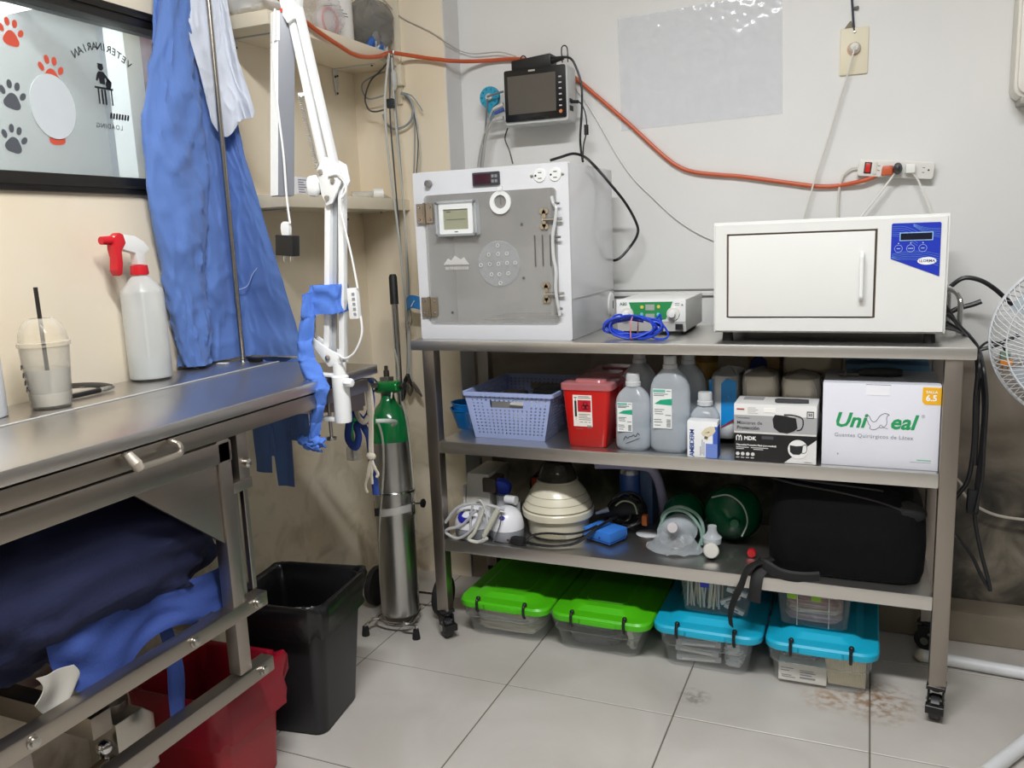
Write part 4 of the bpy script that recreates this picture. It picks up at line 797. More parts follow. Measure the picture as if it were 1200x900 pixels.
# perforated basket
bk = T('plastic_basket', 'lavender blue perforated plastic basket on the middle shelf', 'basket', (-0.945, 2.3, Z2))
BL = M('#a9b8e6', 0.45, amt=0.04)
bot = (-1.055, -0.836, 2.158, 2.43); topr = (-1.078, -0.806, 2.142, 2.462); zb, zt = Z2, Z2+0.138
def corner(i, z):
    t = (z-zb)/(zt-zb); a = [bot[j]*(1-t)+topr[j]*t for j in range(4)]
    return [Vector((a[0], a[2], z)), Vector((a[1], a[2], z)), Vector((a[1], a[3], z)), Vector((a[0], a[3], z))][i]
def lines(n, m, frac): # margins then bar/hole pairs
    o = [0, m]; step = (1-2*m)/n
    for k in range(n): o += [m+step*(k+frac)]; o += [m+step*(k+1)]
    return o[:-1]+[1-m, 1] if False else o+[1]
for side, (i, j, n) in enumerate(((0, 1, 17), (1, 2, 17), (2, 3, 17), (3, 0, 17))):
    us = lines(n, 0.04, 0.62); vs_ = lines(12, 0.07, 0.55)
    mb = MB(); idx = {}
    for a, u in enumerate(us):
        for b, v in enumerate(vs_):
            z = zb+(zt-zb)*v; p = corner(i, z)*(1-u)+corner(j, z)*u; mb.v.append(p); idx[a, b] = len(mb.v)-1
    for a in range(len(us)-1):
        for b in range(len(vs_)-1):
            uc, vc = (us[a]+us[a+1])/2, (vs_[b]+vs_[b+1])/2
            hole = (a >= 2 and a % 2 == 0 and a < len(us)-2) and (b >= 2 and b % 2 == 0 and b < len(vs_)-2)
            band = 0.66 < vc < 0.84 and 0.24 < uc < 0.74
            if band: hole = side in (0, 2) and 0.28 < uc < 0.69 and 0.67 < vc < 0.82
            if not hole: mb.f.append([idx[a, b], idx[a+1, b], idx[a+1, b+1], idx[a, b+1]]); mb.mi.append(0)
    P('basket_wall', mb, BL, bk, solid=0.0022, smooth=False)
P('rim', MB().loops([[(a, b, z) for a, b in rrect(topr[0]-e, topr[1]+e, topr[2]-e, topr[3]+e, 0.012)] for z, e in ((zt-0.009, 0.003), (zt-0.009, 0.006), (zt+0.002, 0.007), (zt+0.003, 0.003), (zt+0.001, -0.002), (zt-0.008, -0.002), (zt-0.009, 0.003))], cap=False), BL, bk)
P('bottom', MB().box(bot[0], bot[1], bot[2], bot[3], Z2, Z2+0.003), BL, bk)
for k, (x, y, w_, d_, h_, rz, c_) in enumerate(((-0.90, 2.225, 0.115, 0.085, 0.10, 0.06, '#d8d6cf'), (-1.0, 2.30, 0.075, 0.12, 0.108, -0.05, '#8d8a84'), (-0.89, 2.37, 0.10, 0.09, 0.115, 0.05, '#3b3f44'))):
    o = S('instrument_pouch', MB().box(-w_/2, w_/2, -d_/2, d_/2, 0, h_), M(c_, 0.4, amt=0.2, scale=30), ('pale paper pouch inside the lavender basket', 'grey pouch inside the lavender basket', 'dark pouch at the back of the lavender basket')[k], 'pouch', bev=0.012)
    o.location = (x, y, Z2+0.004); o.rotation_euler = (0.0, 0.0, rz)
# sharps containers, one behind another
def sharps(x, y, full, lb):
    t = T('sharps_container', lb, 'container', (x, y, Z2), group='red sharps containers'); h = 0.16
    mb = MB().loops([[(x+a, y+b, z) for a, b in rrect(-w_, w_, -d_, d_, 0.013)] for w_, d_, z in ((0.052, 0.043, Z2), (0.054, 0.045, Z2+0.003), (0.067, 0.0505, Z2+h))])
    P('body', mb, M('#c8150f', 0.32, amt=0.04), t)
    LD = CLEAR('#ff6a6a', '#d6888c', 0.55, 0.2, 0.3)
    ld = P('lid', MB().loops([[(x+a, y+b, z) for a, b in rrect(-0.073+i, 0.073-i, -0.054+i, 0.054-i, 0.016)] for i, z in ((0.0, Z2+h+0.0005), (0, Z2+h+0.016), (0.004, Z2+h+0.019), (0.016, Z2+h+0.019))]), LD, t)
    P('lid_hatch', MB().loops([[(x+0.006+a, y+b, z) for a, b in rrect(-0.045+i, 0.045-i, -0.036+i, 0.036-i, 0.02)] for i, z in ((0, Z2+h+0.0192), (0.003, Z2+h+0.026), (0.012, Z2+h+0.027))]), LD, ld)
    if full:
        def fz(z): return y-0.043-0.0075*(z-Z2)/h-0.0012      # front face leans out
        def fq(x0, x1, z0, z1, d=0): return MB().add([(x0, fz(z0)-d, z0), (x1, fz(z0)-d, z0), (x1, fz(z1)-d, z1), (x0, fz(z1)-d, z1)], [(0, 1, 2, 3)])
        lb_ = P('label', fq(x-0.036, x+0.018, Z2+0.048, Z2+0.147), PAPER, t)
        P('red_panel', fq(x-0.0225, x+0.015, Z2+0.1, Z2+0.133, 0.0005), M('#c3162a', 0.5), lb_)
        bio = MB()
        for k in range(3):
            a = math.pi/2+k*2*math.pi/3; cx, cz = x+0.0+0.006*math.cos(a), Z2+0.1165+0.006*math.sin(a)
            q1, q2 = circle(cx, cz, 0.0065, 16), circle(cx+0.0015*math.cos(a), cz+0.0015*math.sin(a), 0.0045, 16)
            bio.ringprism(q1, q2, 'y', fz(cz)-0.0016, fz(cz)-0.0008)
        P('biohazard_mark', bio, M('#3a0a10', 0.5), lb_)
        ln = MB()
        for z_, a0, a1 in ((0.139, -0.022, 0.015), (0.143, -0.02, 0.012), (0.093, -0.02, 0.012), (0.088, -0.02, 0.004), (0.083, -0.02, 0.013), (0.078, -0.02, 0.014), (0.071, -0.018, -0.008), (0.071, -0.005, 0.003), (0.071, 0.007, 0.013), (0.052, -0.03, -0.01)):
            zz = Z2+z_; ln.add(fq(x+a0, x+a1, zz-0.0008, zz+0.0008, 0.0006).v, [(0, 1, 2, 3)])
        for k in range(6): zz = Z2+0.058; ln.add(fq(x+0.003+k*0.0022, x+0.0042+k*0.0022, zz-0.004, zz+0.005, 0.0006).v, [(0, 1, 2, 3)])
        P('print', ln, M('#77706c', 0.6), lb_, kind='stuff')
        sy = MB(); zz = Z2+0.1
        sy.add(fq(x-0.0325, x-0.0245, Z2+0.139, Z2+0.141, 0.0006).v, [(0, 1, 2, 3)]).add(fq(x-0.0292, x-0.0278, Z2+0.131, Z2+0.141, 0.0006).v, [(0, 1, 2, 3)]).add(fq(x-0.0315, x-0.0255, Z2+0.086, Z2+0.131, 0.0006).v, [(0, 1, 2, 3)]).add(fq(x-0.0288, x-0.0282, Z2+0.075, Z2+0.086, 0.0006).v, [(0, 1, 2, 3)])
        P('syringe_mark', sy, PRINT_K, lb_, kind='stuff')
    return t
sharps(-0.699, 2.170, True, 'red sharps container with white biohazard label, in front of two others')
sharps(-0.690, 2.282, False, 'red sharps container standing between two others of its kind')
sharps(-0.690, 2.394, False, 'red sharps container at the back of the row by the wall')
# saline bottles
def bottle(x, y, w_, d_, h, lb, label=None, liquid=0.5, capw=0.018, scrib=False, rz=0):
    t = T('saline_bottle', lb, 'bottle', (x, y, Z2), group='clear plastic saline bottles', rz=rz)
    n = 36; rings = []; sh = h-0.034
    prof = [(0.0, 0.86), (0.006, 0.96), (0.012, 1.0), (sh*0.33, 1.0), (sh*0.36, 0.97), (sh*0.40, 1.0), (sh*0.70, 1.0), (sh*0.74, 0.985), (sh*0.80, 0.95), (sh*0.88, 0.80), (sh*0.94, 0.60), (sh*0.985, 0.40), (sh, 0.36)]
    for z, s in prof:
        ring = []
        for i in range(n):
            a = 2*math.pi*i/n; ca, sa = math.cos(a), math.sin(a); e = 0.72
            ring.append((math.copysign(abs(ca)**e, ca)*w_/2*s, math.copysign(abs(sa)**e, sa)*d_/2*max(s, 0.36*w_/d_ if s < 0.5 else s), z))
        rings.append(ring)
    P('body', MB().loops(rings), CLEAR('#f8fafc', '#dde5ec', 0.40, 0.18, 0.45), t, local=True)
    if liquid:
        lr = [[(px*0.94, py*0.92, min(z, sh*liquid)) for px, py, z in r_] for r_, (z, s) in zip(rings, prof) if z <= sh*liquid]+[[(px*0.94, py*0.92, sh*liquid) for px, py, z in rings[3]]]
        lr[0] = [(a, b, 0.003) for a, b, c in lr[0]]
        P('liquid', MB().loops(lr), CLEAR('#e6edf3', '#b7c6d4', 0.25, 0.05, 0.2), t, local=True)
    P('cap', MB().lathe([(0.002, h), (capw*0.9, h), (capw, h-0.004), (capw, h-0.022), (capw*1.12, h-0.024), (capw*1.12, h-0.034), (capw*0.8, h-0.036)], 24), CLEAR('#ffffff', '#dfe2e4', 0.7, 0.25, 0.3), t, local=True)
    if label:
        lx0, lx1, lz0, lz1 = label; fy = -d_/2-0.0015
        L_ = P('label', MB().box(lx0, lx1, fy-0.0004, fy, lz0, lz1), M('#e9ecea', 0.5), t, local=True); H = lz1-lz0; W = lx1-lx0; f2 = fy-0.0009
        P('label_head', MB().box(lx0+0.001, lx0+W*0.66, f2, fy-0.0004, lz1-H*0.09, lz1-H*0.02), M('#6fb8a8', 0.5), L_, local=True)
        P('leaf_mark', MB().prism([(lx0+W*0.08, lz1-H*0.38), (lx0+W*0.4, lz1-H*0.28), (lx1, lz1-H*0.24), (lx1, lz1-H*0.41)], 'y', f2, fy-0.0004), M('#16a37c', 0.5), L_, local=True)
        pr_ = MB()
        for k, (a0, a1, zf) in enumerate(((0.72, 0.95, 0.055), (0.05, 0.8, 0.13), (0.05, 0.6, 0.17), (0.08, 0.6, 0.52), (0.08, 0.5, 0.57), (0.1, 0.55, 0.63), (0.66, 0.95, 0.66), (0.05, 0.45, 0.78), (0.06, 0.5, 0.84), (0.08, 0.4, 0.92))): pr_.box(lx0+W*a0, lx0+W*a1, f2, fy-0.0004, lz1-H*zf-0.0009, lz1-H*zf+0.0009)
        for k in range(7): pr_.box(lx1-W*0.28, lx1-W*0.06, f2, fy-0.0004, lz0+H*0.04+k*H*0.03, lz0+H*0.055+k*H*0.03)
        P('print', pr_, M('#70777c', 0.6), L_, local=True, kind='stuff')
    if scrib:
        sp_ = [(-0.02+0.0055*k, -d_/2-0.001, 0.030+0.0035*k*0.5+(0.004 if k % 2 else -0.001)+0.0015*((k*5) % 3)) for k in range(9)]
        P('handwriting', MB().tube(catmull(sp_, 4), 0.0008, 5).tube([(-0.014, -d_/2-0.001, 0.019), (0.024, -d_/2-0.001, 0.036)], 0.0006, 5), M('#20252c', 0.5), t, local=True)
    return t
bottle(-0.573, 2.15, 0.095, 0.062, 0.207, 'small clear saline bottle with white cap and handwriting, beside the red container', (-0.036, 0.005, 0.052, 0.132), 0.48, 0.0185, True)
bottle(-0.474, 2.155, 0.104, 0.07, 0.256, 'tall clear saline bottle with green leaf label, beside the glove carton', (-0.038, 0.012, 0.066, 0.172), 0.42, 0.017)
bottle(-0.584, 2.262, 0.100, 0.068, 0.252, 'tall clear bottle standing behind the small bottle', None, 0.6, 0.017)
bottle(-0.448, 2.262, 0.100, 0.068, 0.252, 'tall clear bottle standing behind the labelled tall bottle', None, 0.6, 0.017)
bottle(-0.386, 2.175, 0.076, 0.062, 0.157, 'short clear bottle half hidden behind the glove carton', None, 0.0, 0.0185)
# glove carton
gb = T('glove_carton', 'white and blue glove carton with upright lettering at the shelf edge', 'carton', (-0.379, 2.11, Z2))
P('carton', MB().box(-0.417, -0.341, 2.094, 2.135, Z2, Z2+0.0955), M('#eceef0', 0.45), gb, bev=0.001)
P('blue_band', MB().box(-0.352, -0.3405, 2.0932, 2.1352, Z2+0.0005, Z2+0.083), M('#3f5fc0', 0.5), gb)
P('blue_band', MB().box(-0.37, -0.3405, 2.0928, 2.0936, Z2+0.0005, Z2+0.038), M('#6d86cf', 0.5), gb)
P('lettering', text_mb('AMBIDERM', 0.0165, (-0.4045, 2.0935, Z2+0.0385), (0, 0, 1), (-1, 0, 0), 0.0006, sp=0.86, bold=0.012), M('#35509c', 0.5), gb)
hn_ = MB()
hn_.prism([(-0.381, Z2+0.066), (-0.372, Z2+0.078), (-0.358, Z2+0.084), (-0.348, Z2+0.083), (-0.345, Z2+0.072), (-0.352, Z2+0.062), (-0.362, Z2+0.058), (-0.366, Z2+0.048), (-0.372, Z2+0.05), (-0.370, Z2+0.058), (-0.378, Z2+0.06)], 'y', 2.0926, 2.0938)
P('hand_picture', hn_, M('#d9cfb2', 0.6), gb)
P('hand_shadow', MB().prism([(-0.374, Z2+0.051), (-0.366, Z2+0.05), (-0.364, Z2+0.056), (-0.372, Z2+0.058)], 'y', 2.0922, 2.0926).prism([(-0.372, Z2+0.066), (-0.36, Z2+0.07), (-0.361, Z2+0.067)], 'y', 2.0922, 2.0926), M('#6b6148', 0.6), gb, kind='stuff')
tx = MB()
for k in range(7): tx.box(-0.384+k*0.0045, -0.3825+k*0.0045, 2.0932, 2.0938, Z2+0.006+0.003*(k % 2), Z2+0.030+0.006*((k*3) % 4)) if k < 3 else None
P('print', tx, M('#6a7288', 0.6), gb, kind='stuff')
# wadding bag, white with blue
wb_ = T('wadding_bag', 'white and blue plastic wadding bag standing behind the glove carton', 'bag', (-0.345, 2.3, Z2))
def pillow(x0, x1, y0, y1, z0, z1, pw=3.2, n=10, m=12, seed=0, wob=0.004):
    rings = []; cx, cy = (x0+x1)/2, (y0+y1)/2
    for k in range(m+1):
        t = k/m; s = (1-abs(2*t-1)**pw)**0.45+0.02; z = z0+(z1-z0)*t; ring = []
        for i in range(4*n):
            a = 2*math.pi*i/(4*n); ca, sa = math.cos(a), math.sin(a)
            e = 0.55; w_ = wob*noise.noise(Vector((ca*2+seed, sa*2, t*5)))
            ring.append((cx+math.copysign(abs(ca)**e, ca)*((x1-x0)/2*s+w_), cy+math.copysign(abs(sa)**e, sa)*((y1-y0)/2*s+w_), z))
        rings.append(ring)
    return MB().loops(rings)
pw = pillow(-0.388, -0.308, 2.225, 2.43, Z2, Z2+0.205, seed=3, pw=6)
P('bag', pw, M('#e6e8ea', 0.3, amt=0.06), wb_)
P('blue_front', MB().prism([(-0.352, Z2+0.172), (-0.338, Z2+0.186), (-0.313, Z2+0.178), (-0.3105, Z2+0.082), (-0.352, Z2+0.055)], 'y', 2.222, 2.2255), M('#1590dc', 0.35), wb_)
P('blue_front', MB().box(-0.384, -0.376, 2.222, 2.2255, Z2+0.12, Z2+0.182), M('#1590dc', 0.35), wb_)
P('red_stripe', MB().prism([(-0.352, Z2+0.050), (-0.3105, Z2+0.077), (-0.3105, Z2+0.080), (-0.352, Z2+0.053)], 'y', 2.222, 2.2255).prism([(-0.384, Z2+0.085), (-0.372, Z2+0.095), (-0.372, Z2+0.098), (-0.384, Z2+0.088)], 'y', 2.222, 2.2255), M('#b02035', 0.5), wb_, kind='stuff')
jr = T('medicine_jar', 'amber and yellow medicine jar at the back of the middle shelf', 'jar', (-0.44, 2.43, Z2))
P('glass', MB().lathe([(0.002, 0), (0.036, 0.002), (0.036, 0.16), (0.03, 0.18), (0.03, 0.2), (0.002, 0.2)], 24, (-0.425, 2.425, Z2)), M('#c9a24a', 0.25, amt=0.15), jr); P('lid', MB().lathe([(0.002, 0.2), (0.033, 0.2), (0.033, 0.235), (0.002, 0.236)], 24, (-0.425, 2.425, Z2)), M('#8a6a2a', 0.4), jr); P('label', MB().lathe([(0.0365, 0.05), (0.0368, 0.05), (0.0368, 0.15), (0.0365, 0.15)], 24, (-0.425, 2.425, Z2)), M('#d9c06a', 0.5), jr)
# mask cartons, one on the other
m1 = T('mask_carton', 'black mask carton with white lettering under a grey and white carton', 'carton', (-0.2, 2.15, Z2))
MF = 2.0945
P('carton', MB().box(-0.298, -0.103, MF, 2.198, Z2, Z2+0.0695), M('#1a1a1c', 0.4), m1, bev=0.001)
P('white_corner', MB().prism([(-0.178, Z2+0.0008), (-0.1034, Z2+0.0008), (-0.1034, Z2+0.062)], 'y', MF-0.0008, MF), M('#dcdcdb', 0.5), m1)
P('picture_disc', MB().lathe([(0.001, -0.002), (0.0235, -0.002), (0.0235, 0)], 30, (-0.146, MF, Z2+0.037), 'y'), M('#e9e9e8', 0.5), m1)
P('mask_picture', MB().prism([(-0.165, Z2+0.047), (-0.15, Z2+0.045), (-0.134, Z2+0.047), (-0.136, Z2+0.03), (-0.142, Z2+0.024), (-0.157, Z2+0.024), (-0.164, Z2+0.03)], 'y', MF-0.0028, MF-0.002).tube(catmull([(-0.136, MF-0.0025, Z2+0.046), (-0.128, MF-0.0025, Z2+0.05), (-0.125, MF-0.0025, Z2+0.04), (-0.128, MF-0.0025, Z2+0.03), (-0.137, MF-0.0025, Z2+0.028)], 4), 0.0007, 5), M('#232326', 0.5), m1, kind='stuff')
P('lettering', text_mb('MDK', 0.0135, (-0.275, MF, Z2+0.058), XA, ZA, 0.0008, 'LEFT', 0.03), M('#f0f0f0', 0.5), m1)
P('emblem', MB().tube(catmull([(-0.293, MF-0.0006, Z2+0.052), (-0.293, MF-0.0006, Z2+0.062), (-0.2895, MF-0.0006, Z2+0.065), (-0.287, MF-0.0006, Z2+0.060), (-0.287, MF-0.0006, Z2+0.052)], 4), 0.0012, 6).tube(catmull([(-0.286, MF-0.0006, Z2+0.060), (-0.2835, MF-0.0006, Z2+0.065), (-0.281, MF-0.0006, Z2+0.060), (-0.281, MF-0.0006, Z2+0.052)], 4), 0.0012, 6), M('#f0f0f0', 0.5), m1, kind='stuff')
P('lettering', text_mb('Disposable Protective Mask (non-medical)', 0.0066, (-0.294, MF, Z2+0.041), XA, ZA, 0.0008, 'LEFT', 0.015, 0.88), M('#f0f0f0', 0.5), m1)
pr_ = MB()
for a0, a1, z_ in ((-0.294, -0.263, 0.0345), (-0.258, -0.216, 0.0345), (-0.294, -0.275, 0.0305), (-0.252, -0.228, 0.0305), (-0.294, -0.286, 0.008), (-0.282, -0.274, 0.008), (-0.27, -0.262, 0.008), (-0.258, -0.25, 0.008), (-0.13, -0.112, 0.0045)): pr_.box(a0, a1, MF-0.0008, MF, Z2+z_-0.0008, Z2+z_+0.0008)
for k in range(4): pr_.prism(circle(-0.29+k*0.0123, Z2+0.0175, 0.0046, 14), 'y', MF-0.0008, MF)
P('print', pr_, M('#d8d8d8', 0.5), m1, kind='stuff')
P('tab', MB().box(-0.232, -0.204, MF-0.0008, MF, Z2+0.058, Z2+0.0655), M('#4a4a50', 0.5), m1)
m2 = T('mask_carton', 'grey and white mask carton lying on the black carton', 'carton', (-0.2, 2.15, Z2+0.07)); ZM = Z2+0.07
P('carton', MB().box(-0.300, -0.104, MF+0.002, 2.202, ZM, ZM+0.0755), M('#e4e4e2', 0.45), m2, bev=0.001)
P('grey_band', MB().box(-0.2998, -0.1042, MF+0.0012, MF+0.002, ZM+0.006, ZM+0.047), M('#a7a8aa', 0.5), m2); G_ = MF+0.0012
P('lettering', text_mb('Máscaras de', 0.0125, (-0.293, G_, ZM+0.0275), XA, ZA, 0.0006, 'LEFT', 0.004), M('#4a4b4e', 0.5), m2)
P('lettering', text_mb('Protección', 0.0125, (-0.293, G_, ZM+0.0145), XA, ZA, 0.0006, 'LEFT', 0.025), M('#3c3d40', 0.5), m2)
P('lettering', text_mb('Termosellado', 0.0058, (-0.294, G_, ZM+0.04), XA, ZA, 0.0006, 'LEFT', 0.01), M('#5a5b5e', 0.5), m2)
P('mask_picture', MB().prism([(-0.207, ZM+0.04), (-0.201, ZM+0.051), (-0.178, ZM+0.049), (-0.152, ZM+0.044), (-0.148, ZM+0.02), (-0.155, ZM+0.012), (-0.172, ZM+0.005), (-0.19, ZM+0.007), (-0.204, ZM+0.018)], 'y', G_-0.0008, G_), M('#17171a', 0.5), m2)
P('ear_loop', MB().tube(catmull([(-0.18, G_-0.0008, ZM+0.052), (-0.16, G_-0.0008, ZM+0.052), (-0.139, G_-0.0008, ZM+0.046), (-0.135, G_-0.0008, ZM+0.03), (-0.14, G_-0.0008, ZM+0.017), (-0.15, G_-0.0008, ZM+0.014)], 4), 0.0014, 6), M('#17171a', 0.5), m2)
P('count_badge', MB().ringprism([(-0.127, ZM+0.045), (-0.111, ZM+0.045), (-0.111, ZM+0.062), (-0.127, ZM+0.062)], [(-0.1255, ZM+0.0465), (-0.1125, ZM+0.0465), (-0.1125, ZM+0.0605), (-0.1255, ZM+0.0605)], 'y', G_-0.0006, G_+0.001), PRINT_K, m2)
P('lettering', text_mb('50', 0.0095, (-0.119, G_+0.0008, ZM+0.0535), XA, ZA, 0.0012, 'CENTER', 0.02), PRINT_K, m2)
P('white_label', MB().box(-0.228, -0.2, G_-0.0003, G_+0.0008, ZM+0.056, ZM+0.0675), M('#f4f4f2', 0.5), m2); P('red_mark', MB().box(-0.2935, -0.275, G_+0.0002, G_+0.0008, ZM+0.06, ZM+0.0635), M('#a33030', 0.5), m2)
pr_ = MB()
for k in range(4): pr_.box(-0.267, -0.242-0.006*(k % 2), G_+0.0002, G_+0.0008, ZM+0.052+k*0.0045, ZM+0.0527+k*0.0045)
P('print', pr_, M('#8a8a8a', 0.5), m2, kind='stuff')
P('top_print', MB().box(-0.285, -0.235, 2.15, 2.19, ZM+0.0755, ZM+0.0759), M('#9d9da0', 0.5), m2)
S('utility_knife', MB().prism([(-0.205, 2.125), (-0.2, 2.118), (-0.15, 2.12), (-0.125, 2.124), (-0.125, 2.134), (-0.15, 2.138), (-0.2, 2.137)], 'z', ZM+0.0762, ZM+0.085), M('#3c3d40', 0.4), 'dark grey utility knife lying on the grey mask carton', 'tool', bev=0.002)
# wrapped packs behind
PK = CLEAR('#ffffff', '#cfc6b6', 0.8, 0.25, 0.1)
for x0, x1, h, lb in ((-0.303, -0.206, 0.213, 'plastic wrapped cotton pack behind the mask cartons'), (-0.203, -0.102, 0.208, 'plastic wrapped gauze pack beside the large white glove box')):
    c = T('cotton_pack', lb, 'pack', ((x0+x1)/2, 2.28, Z2)); P('wadding', pillow(x0+0.004, x1-0.004, 2.212, 2.345, Z2, Z2+h-0.004, seed=x0*10, wob=0.003, pw=9), M('#e6dccb', 0.8, amt=0.10, bump=0.3), c)
    P('wrapper', pillow(x0, x1, 2.208, 2.35, Z2, Z2+h, seed=x0*10, wob=0.006, pw=9), CLEAR('#ffffff', '#e8e4da', 0.25, 0.15, 0.3), c)
S('brown_parcel', pillow(-0.302, -0.217, 2.365, 2.47, Z2, Z2+0.262, seed=9, wob=0.01, pw=8), M('#94774a', 0.5, amt=0.3, scale=25), 'crumpled brown paper parcel behind the cotton packs', 'parcel')
S('cotton_bag', pillow(-0.208, -0.06, 2.36, 2.47, Z2, Z2+0.262, seed=12, wob=0.01, pw=8), M('#e6dbc8', 0.6, amt=0.10), 'cream cotton bag behind the gauze pack', 'bag')
S('navy_cloth', pillow(-0.298, -0.245, 2.352, 2.362, Z2, Z2+0.235, seed=5, wob=0.004), M('#1d2f66', 0.8), 'strip of navy cloth pressed behind the cotton packs', 'cloth')
# large glove box
ug = T('glove_box', 'large white surgical glove box with green lettering and yellow size tag', 'box', (0.036, 2.21, Z2))
UX0, UX1, UF, UH = -0.092, 0.163, 2.108, 0.2035
P('carton', MB().box(UX0, UX1, UF, 2.315, Z2, Z2+UH), M('#e2e4ee', 0.4, amt=0.02), ug, bev=0.001)
P('size_tag', MB().prism([(0.124, Z2+0.165), (0.130, Z2+0.158), (0.1632, Z2+0.158), (0.1632, Z2+0.1985), (0.124, Z2+0.1985)], 'y', UF-0.0008, UF), M('#f0b41c', 0.5), ug)
P('lettering', text_mb('TALLA', 0.0085, (0.143, UF-0.0006, Z2+0.1875), XA, ZA, 0.0006, bold=0.02), M('#f6f6f4', 0.5), ug); P('lettering', text_mb('6.5', 0.0195, (0.143, UF-0.0006, Z2+0.173), XA, ZA, 0.0006, bold=0.03), M('#f6f6f4', 0.5), ug)
for body, x in (('Uni', -0.066), ('eal', 0.0565)): P('lettering', text_mb(body, 0.049, (x, UF, Z2+0.112), XA, ZA, 0.0006, 'LEFT', 0.028, 1.0, 0.28), GREENP, ug)
sl_ = [(0.004, 0.1235), (0.008, 0.127), (0.013, 0.124), (0.0165, 0.116), (0.021, 0.112), (0.027, 0.113), (0.031, 0.119), (0.036, 0.127), (0.044, 0.1325), (0.051, 0.1325), (0.0555, 0.1295), (0.052, 0.1275), (0.050, 0.121), (0.051, 0.112), (0.049, 0.104), (0.042, 0.0985), (0.034, 0.0985), (0.028, 0.094), (0.02, 0.0925), (0.014, 0.096), (0.016, 0.1), (0.012, 0.105), (0.009, 0.113), (0.005, 0.118)]
P('seal_outline', MB().tube(catmull([(a, UF-0.0004, Z2+b) for a, b in sl_], 4, True), 0.0007, 5, closed=True), M('#6b7076', 0.5), ug)
P('flipper_line', MB().tube(catmull([(0.034, UF-0.0004, Z2+0.0985), (0.038, UF-0.0004, Z2+0.105), (0.045, UF-0.0004, Z2+0.099), (0.054, UF-0.0004, Z2+0.0965)], 4), 0.0006, 5), M('#6b7076', 0.5), ug)
P('lettering', text_mb('®', 0.011, (0.1275, UF, Z2+0.129), XA, ZA, 0.0006), M('#9aa0a6', 0.5), ug)
P('lettering', text_mb('Guantes Quirúrgicos de Látex', 0.0132, (0.0225, UF, Z2+0.076), XA, ZA, 0.0006, 'CENTER', 0.0, 1.06), M('#7f8690', 0.5), ug)
P('tab', MB().box(0.004, 0.056, UF-0.0009, UF, Z2+0.176, Z2+0.2005), M('#eff0f6', 0.4), ug); P('tab_edge', MB().box(0.003, 0.057, UF-0.0006, UF+0.0002, Z2+0.2002, Z2+0.2018), M('#7f828c', 0.5), ug)
P('print', MB().box(0.118, 0.148, UF-0.0006, UF, Z2+0.023, Z2+0.0255), M('#7cb89a', 0.5), ug); P('print', MB().box(0.104, 0.148, UF-0.0006, UF, Z2+0.0185, Z2+0.0198), M('#a9adb6', 0.5), ug)
P('print', MB().box(-0.0565, -0.0535, UF-0.0006, UF, Z2+0.027, Z2+0.0305), M('#8d929c', 0.5), ug)
tl_ = T('cautery_handle', 'black handled tool lying on the large white glove box', 'tool', (0.01, 2.2, Z2+UH))
P('grip', MB().tube([(-0.015, 2.2, Z2+UH+0.011), (0.0, 2.2, Z2+UH+0.0125), (0.05, 2.205, Z2+UH+0.0125), (0.083, 2.208, Z2+UH+0.011)], [0.008, 0.011, 0.012, 0.0095], 12), BLACK_R, tl_); P('blade', MB().box(-0.06, -0.015, 2.194, 2.206, Z2+UH+0.0005, Z2+UH+0.010), M('#3f3d3a', 0.4), tl_, bev=0.002); P('clip', MB().box(-0.047, -0.043, 2.19, 2.21, Z2+UH+0.0005, Z2+UH+0.018), M('#55524e', 0.4, 0.6), tl_)
for k in range(6):
    z0 = Z2+0.002+k*0.0385
    S('surgical_drape', MB().grid(lambda u, v, k=k, z0=z0: (-0.05+0.2*u+0.004*math.sin(k*2.1), 2.335+0.13*v, z0+0.03+0.004*noise.noise(Vector((u*4, v*3, k)))), 14, 8), M('#5f93b8' if k % 2 else '#6ea2c6', 0.85, amt=0.1, sheen=0.1), 'folded light blue surgical drape behind the glove box, %s of its pile' % ('lowest', 'second from the bottom', 'third from the bottom', 'third from the top', 'second from the top', 'topmost')[k], 'drape', 'folded light blue drapes', solid=-0.030, bev=0.004)
# ================================================================== lower shelf
Z1 = 0.3205
# two white domed units with blue pads
for k, (x, y, r_, lb) in enumerate(((-1.072, 2.152, 0.056, 'white domed unit with large blue button by the rack leg'), (-0.966, 2.158, 0.05, 'white domed unit with small blue button beside the centrifuge'))):
    t = T('nebulizer', lb, 'medical device', (x, y, Z1), group='white domed units')
    P('base', MB().lathe([(0.002, 0), (r_*0.92, 0), (r_, 0.006), (r_*1.02, 0.03), (r_*1.0, 0.034), (0.002, 0.034)], 32, (x, y, Z1)), M('#8f9299', 0.45), t)
    P('dome', MB().lathe([(r_*1.04, 0.0342), (r_*1.04, 0.042), (r_*0.99, 0.056), (r_*0.88, 0.074), (r_*0.66, 0.088), (r_*0.36, 0.096), (0.002, 0.0985)], 32, (x, y, Z1)), M('#e8e9ee', 0.3, coat=0.2), t)
    bt = MB(); cx, cz = (x-0.004, 0.070) if k == 0 else (x+0.004, 0.074); rr = 0.025 if k == 0 else 0.009
    c_ = Vector((cx, y-r_*0.80, Z1+cz)); nrm = Vector((0.1 if k else -0.05, -0.80, 0.6)).normalized(); u_ = Vector((1, 0, 0)); u_ = (u_-nrm*u_.dot(nrm)).normalized(); v_ = nrm.cross(u_)
    rings = [[c_+nrm*h_+(u_*math.cos(2*math.pi*i/24)+v_*math.sin(2*math.pi*i/24)*0.8)*rr*s for i in range(24)] for h_, s in ((-0.02, 1.0), (0.002, 1.0), (0.004, 0.85), (0.0045, 0.2))]
    P('button', MB().loops(rings), M('#23259a', 0.35), t)
gw = M('#b7b8ba', 0.45)
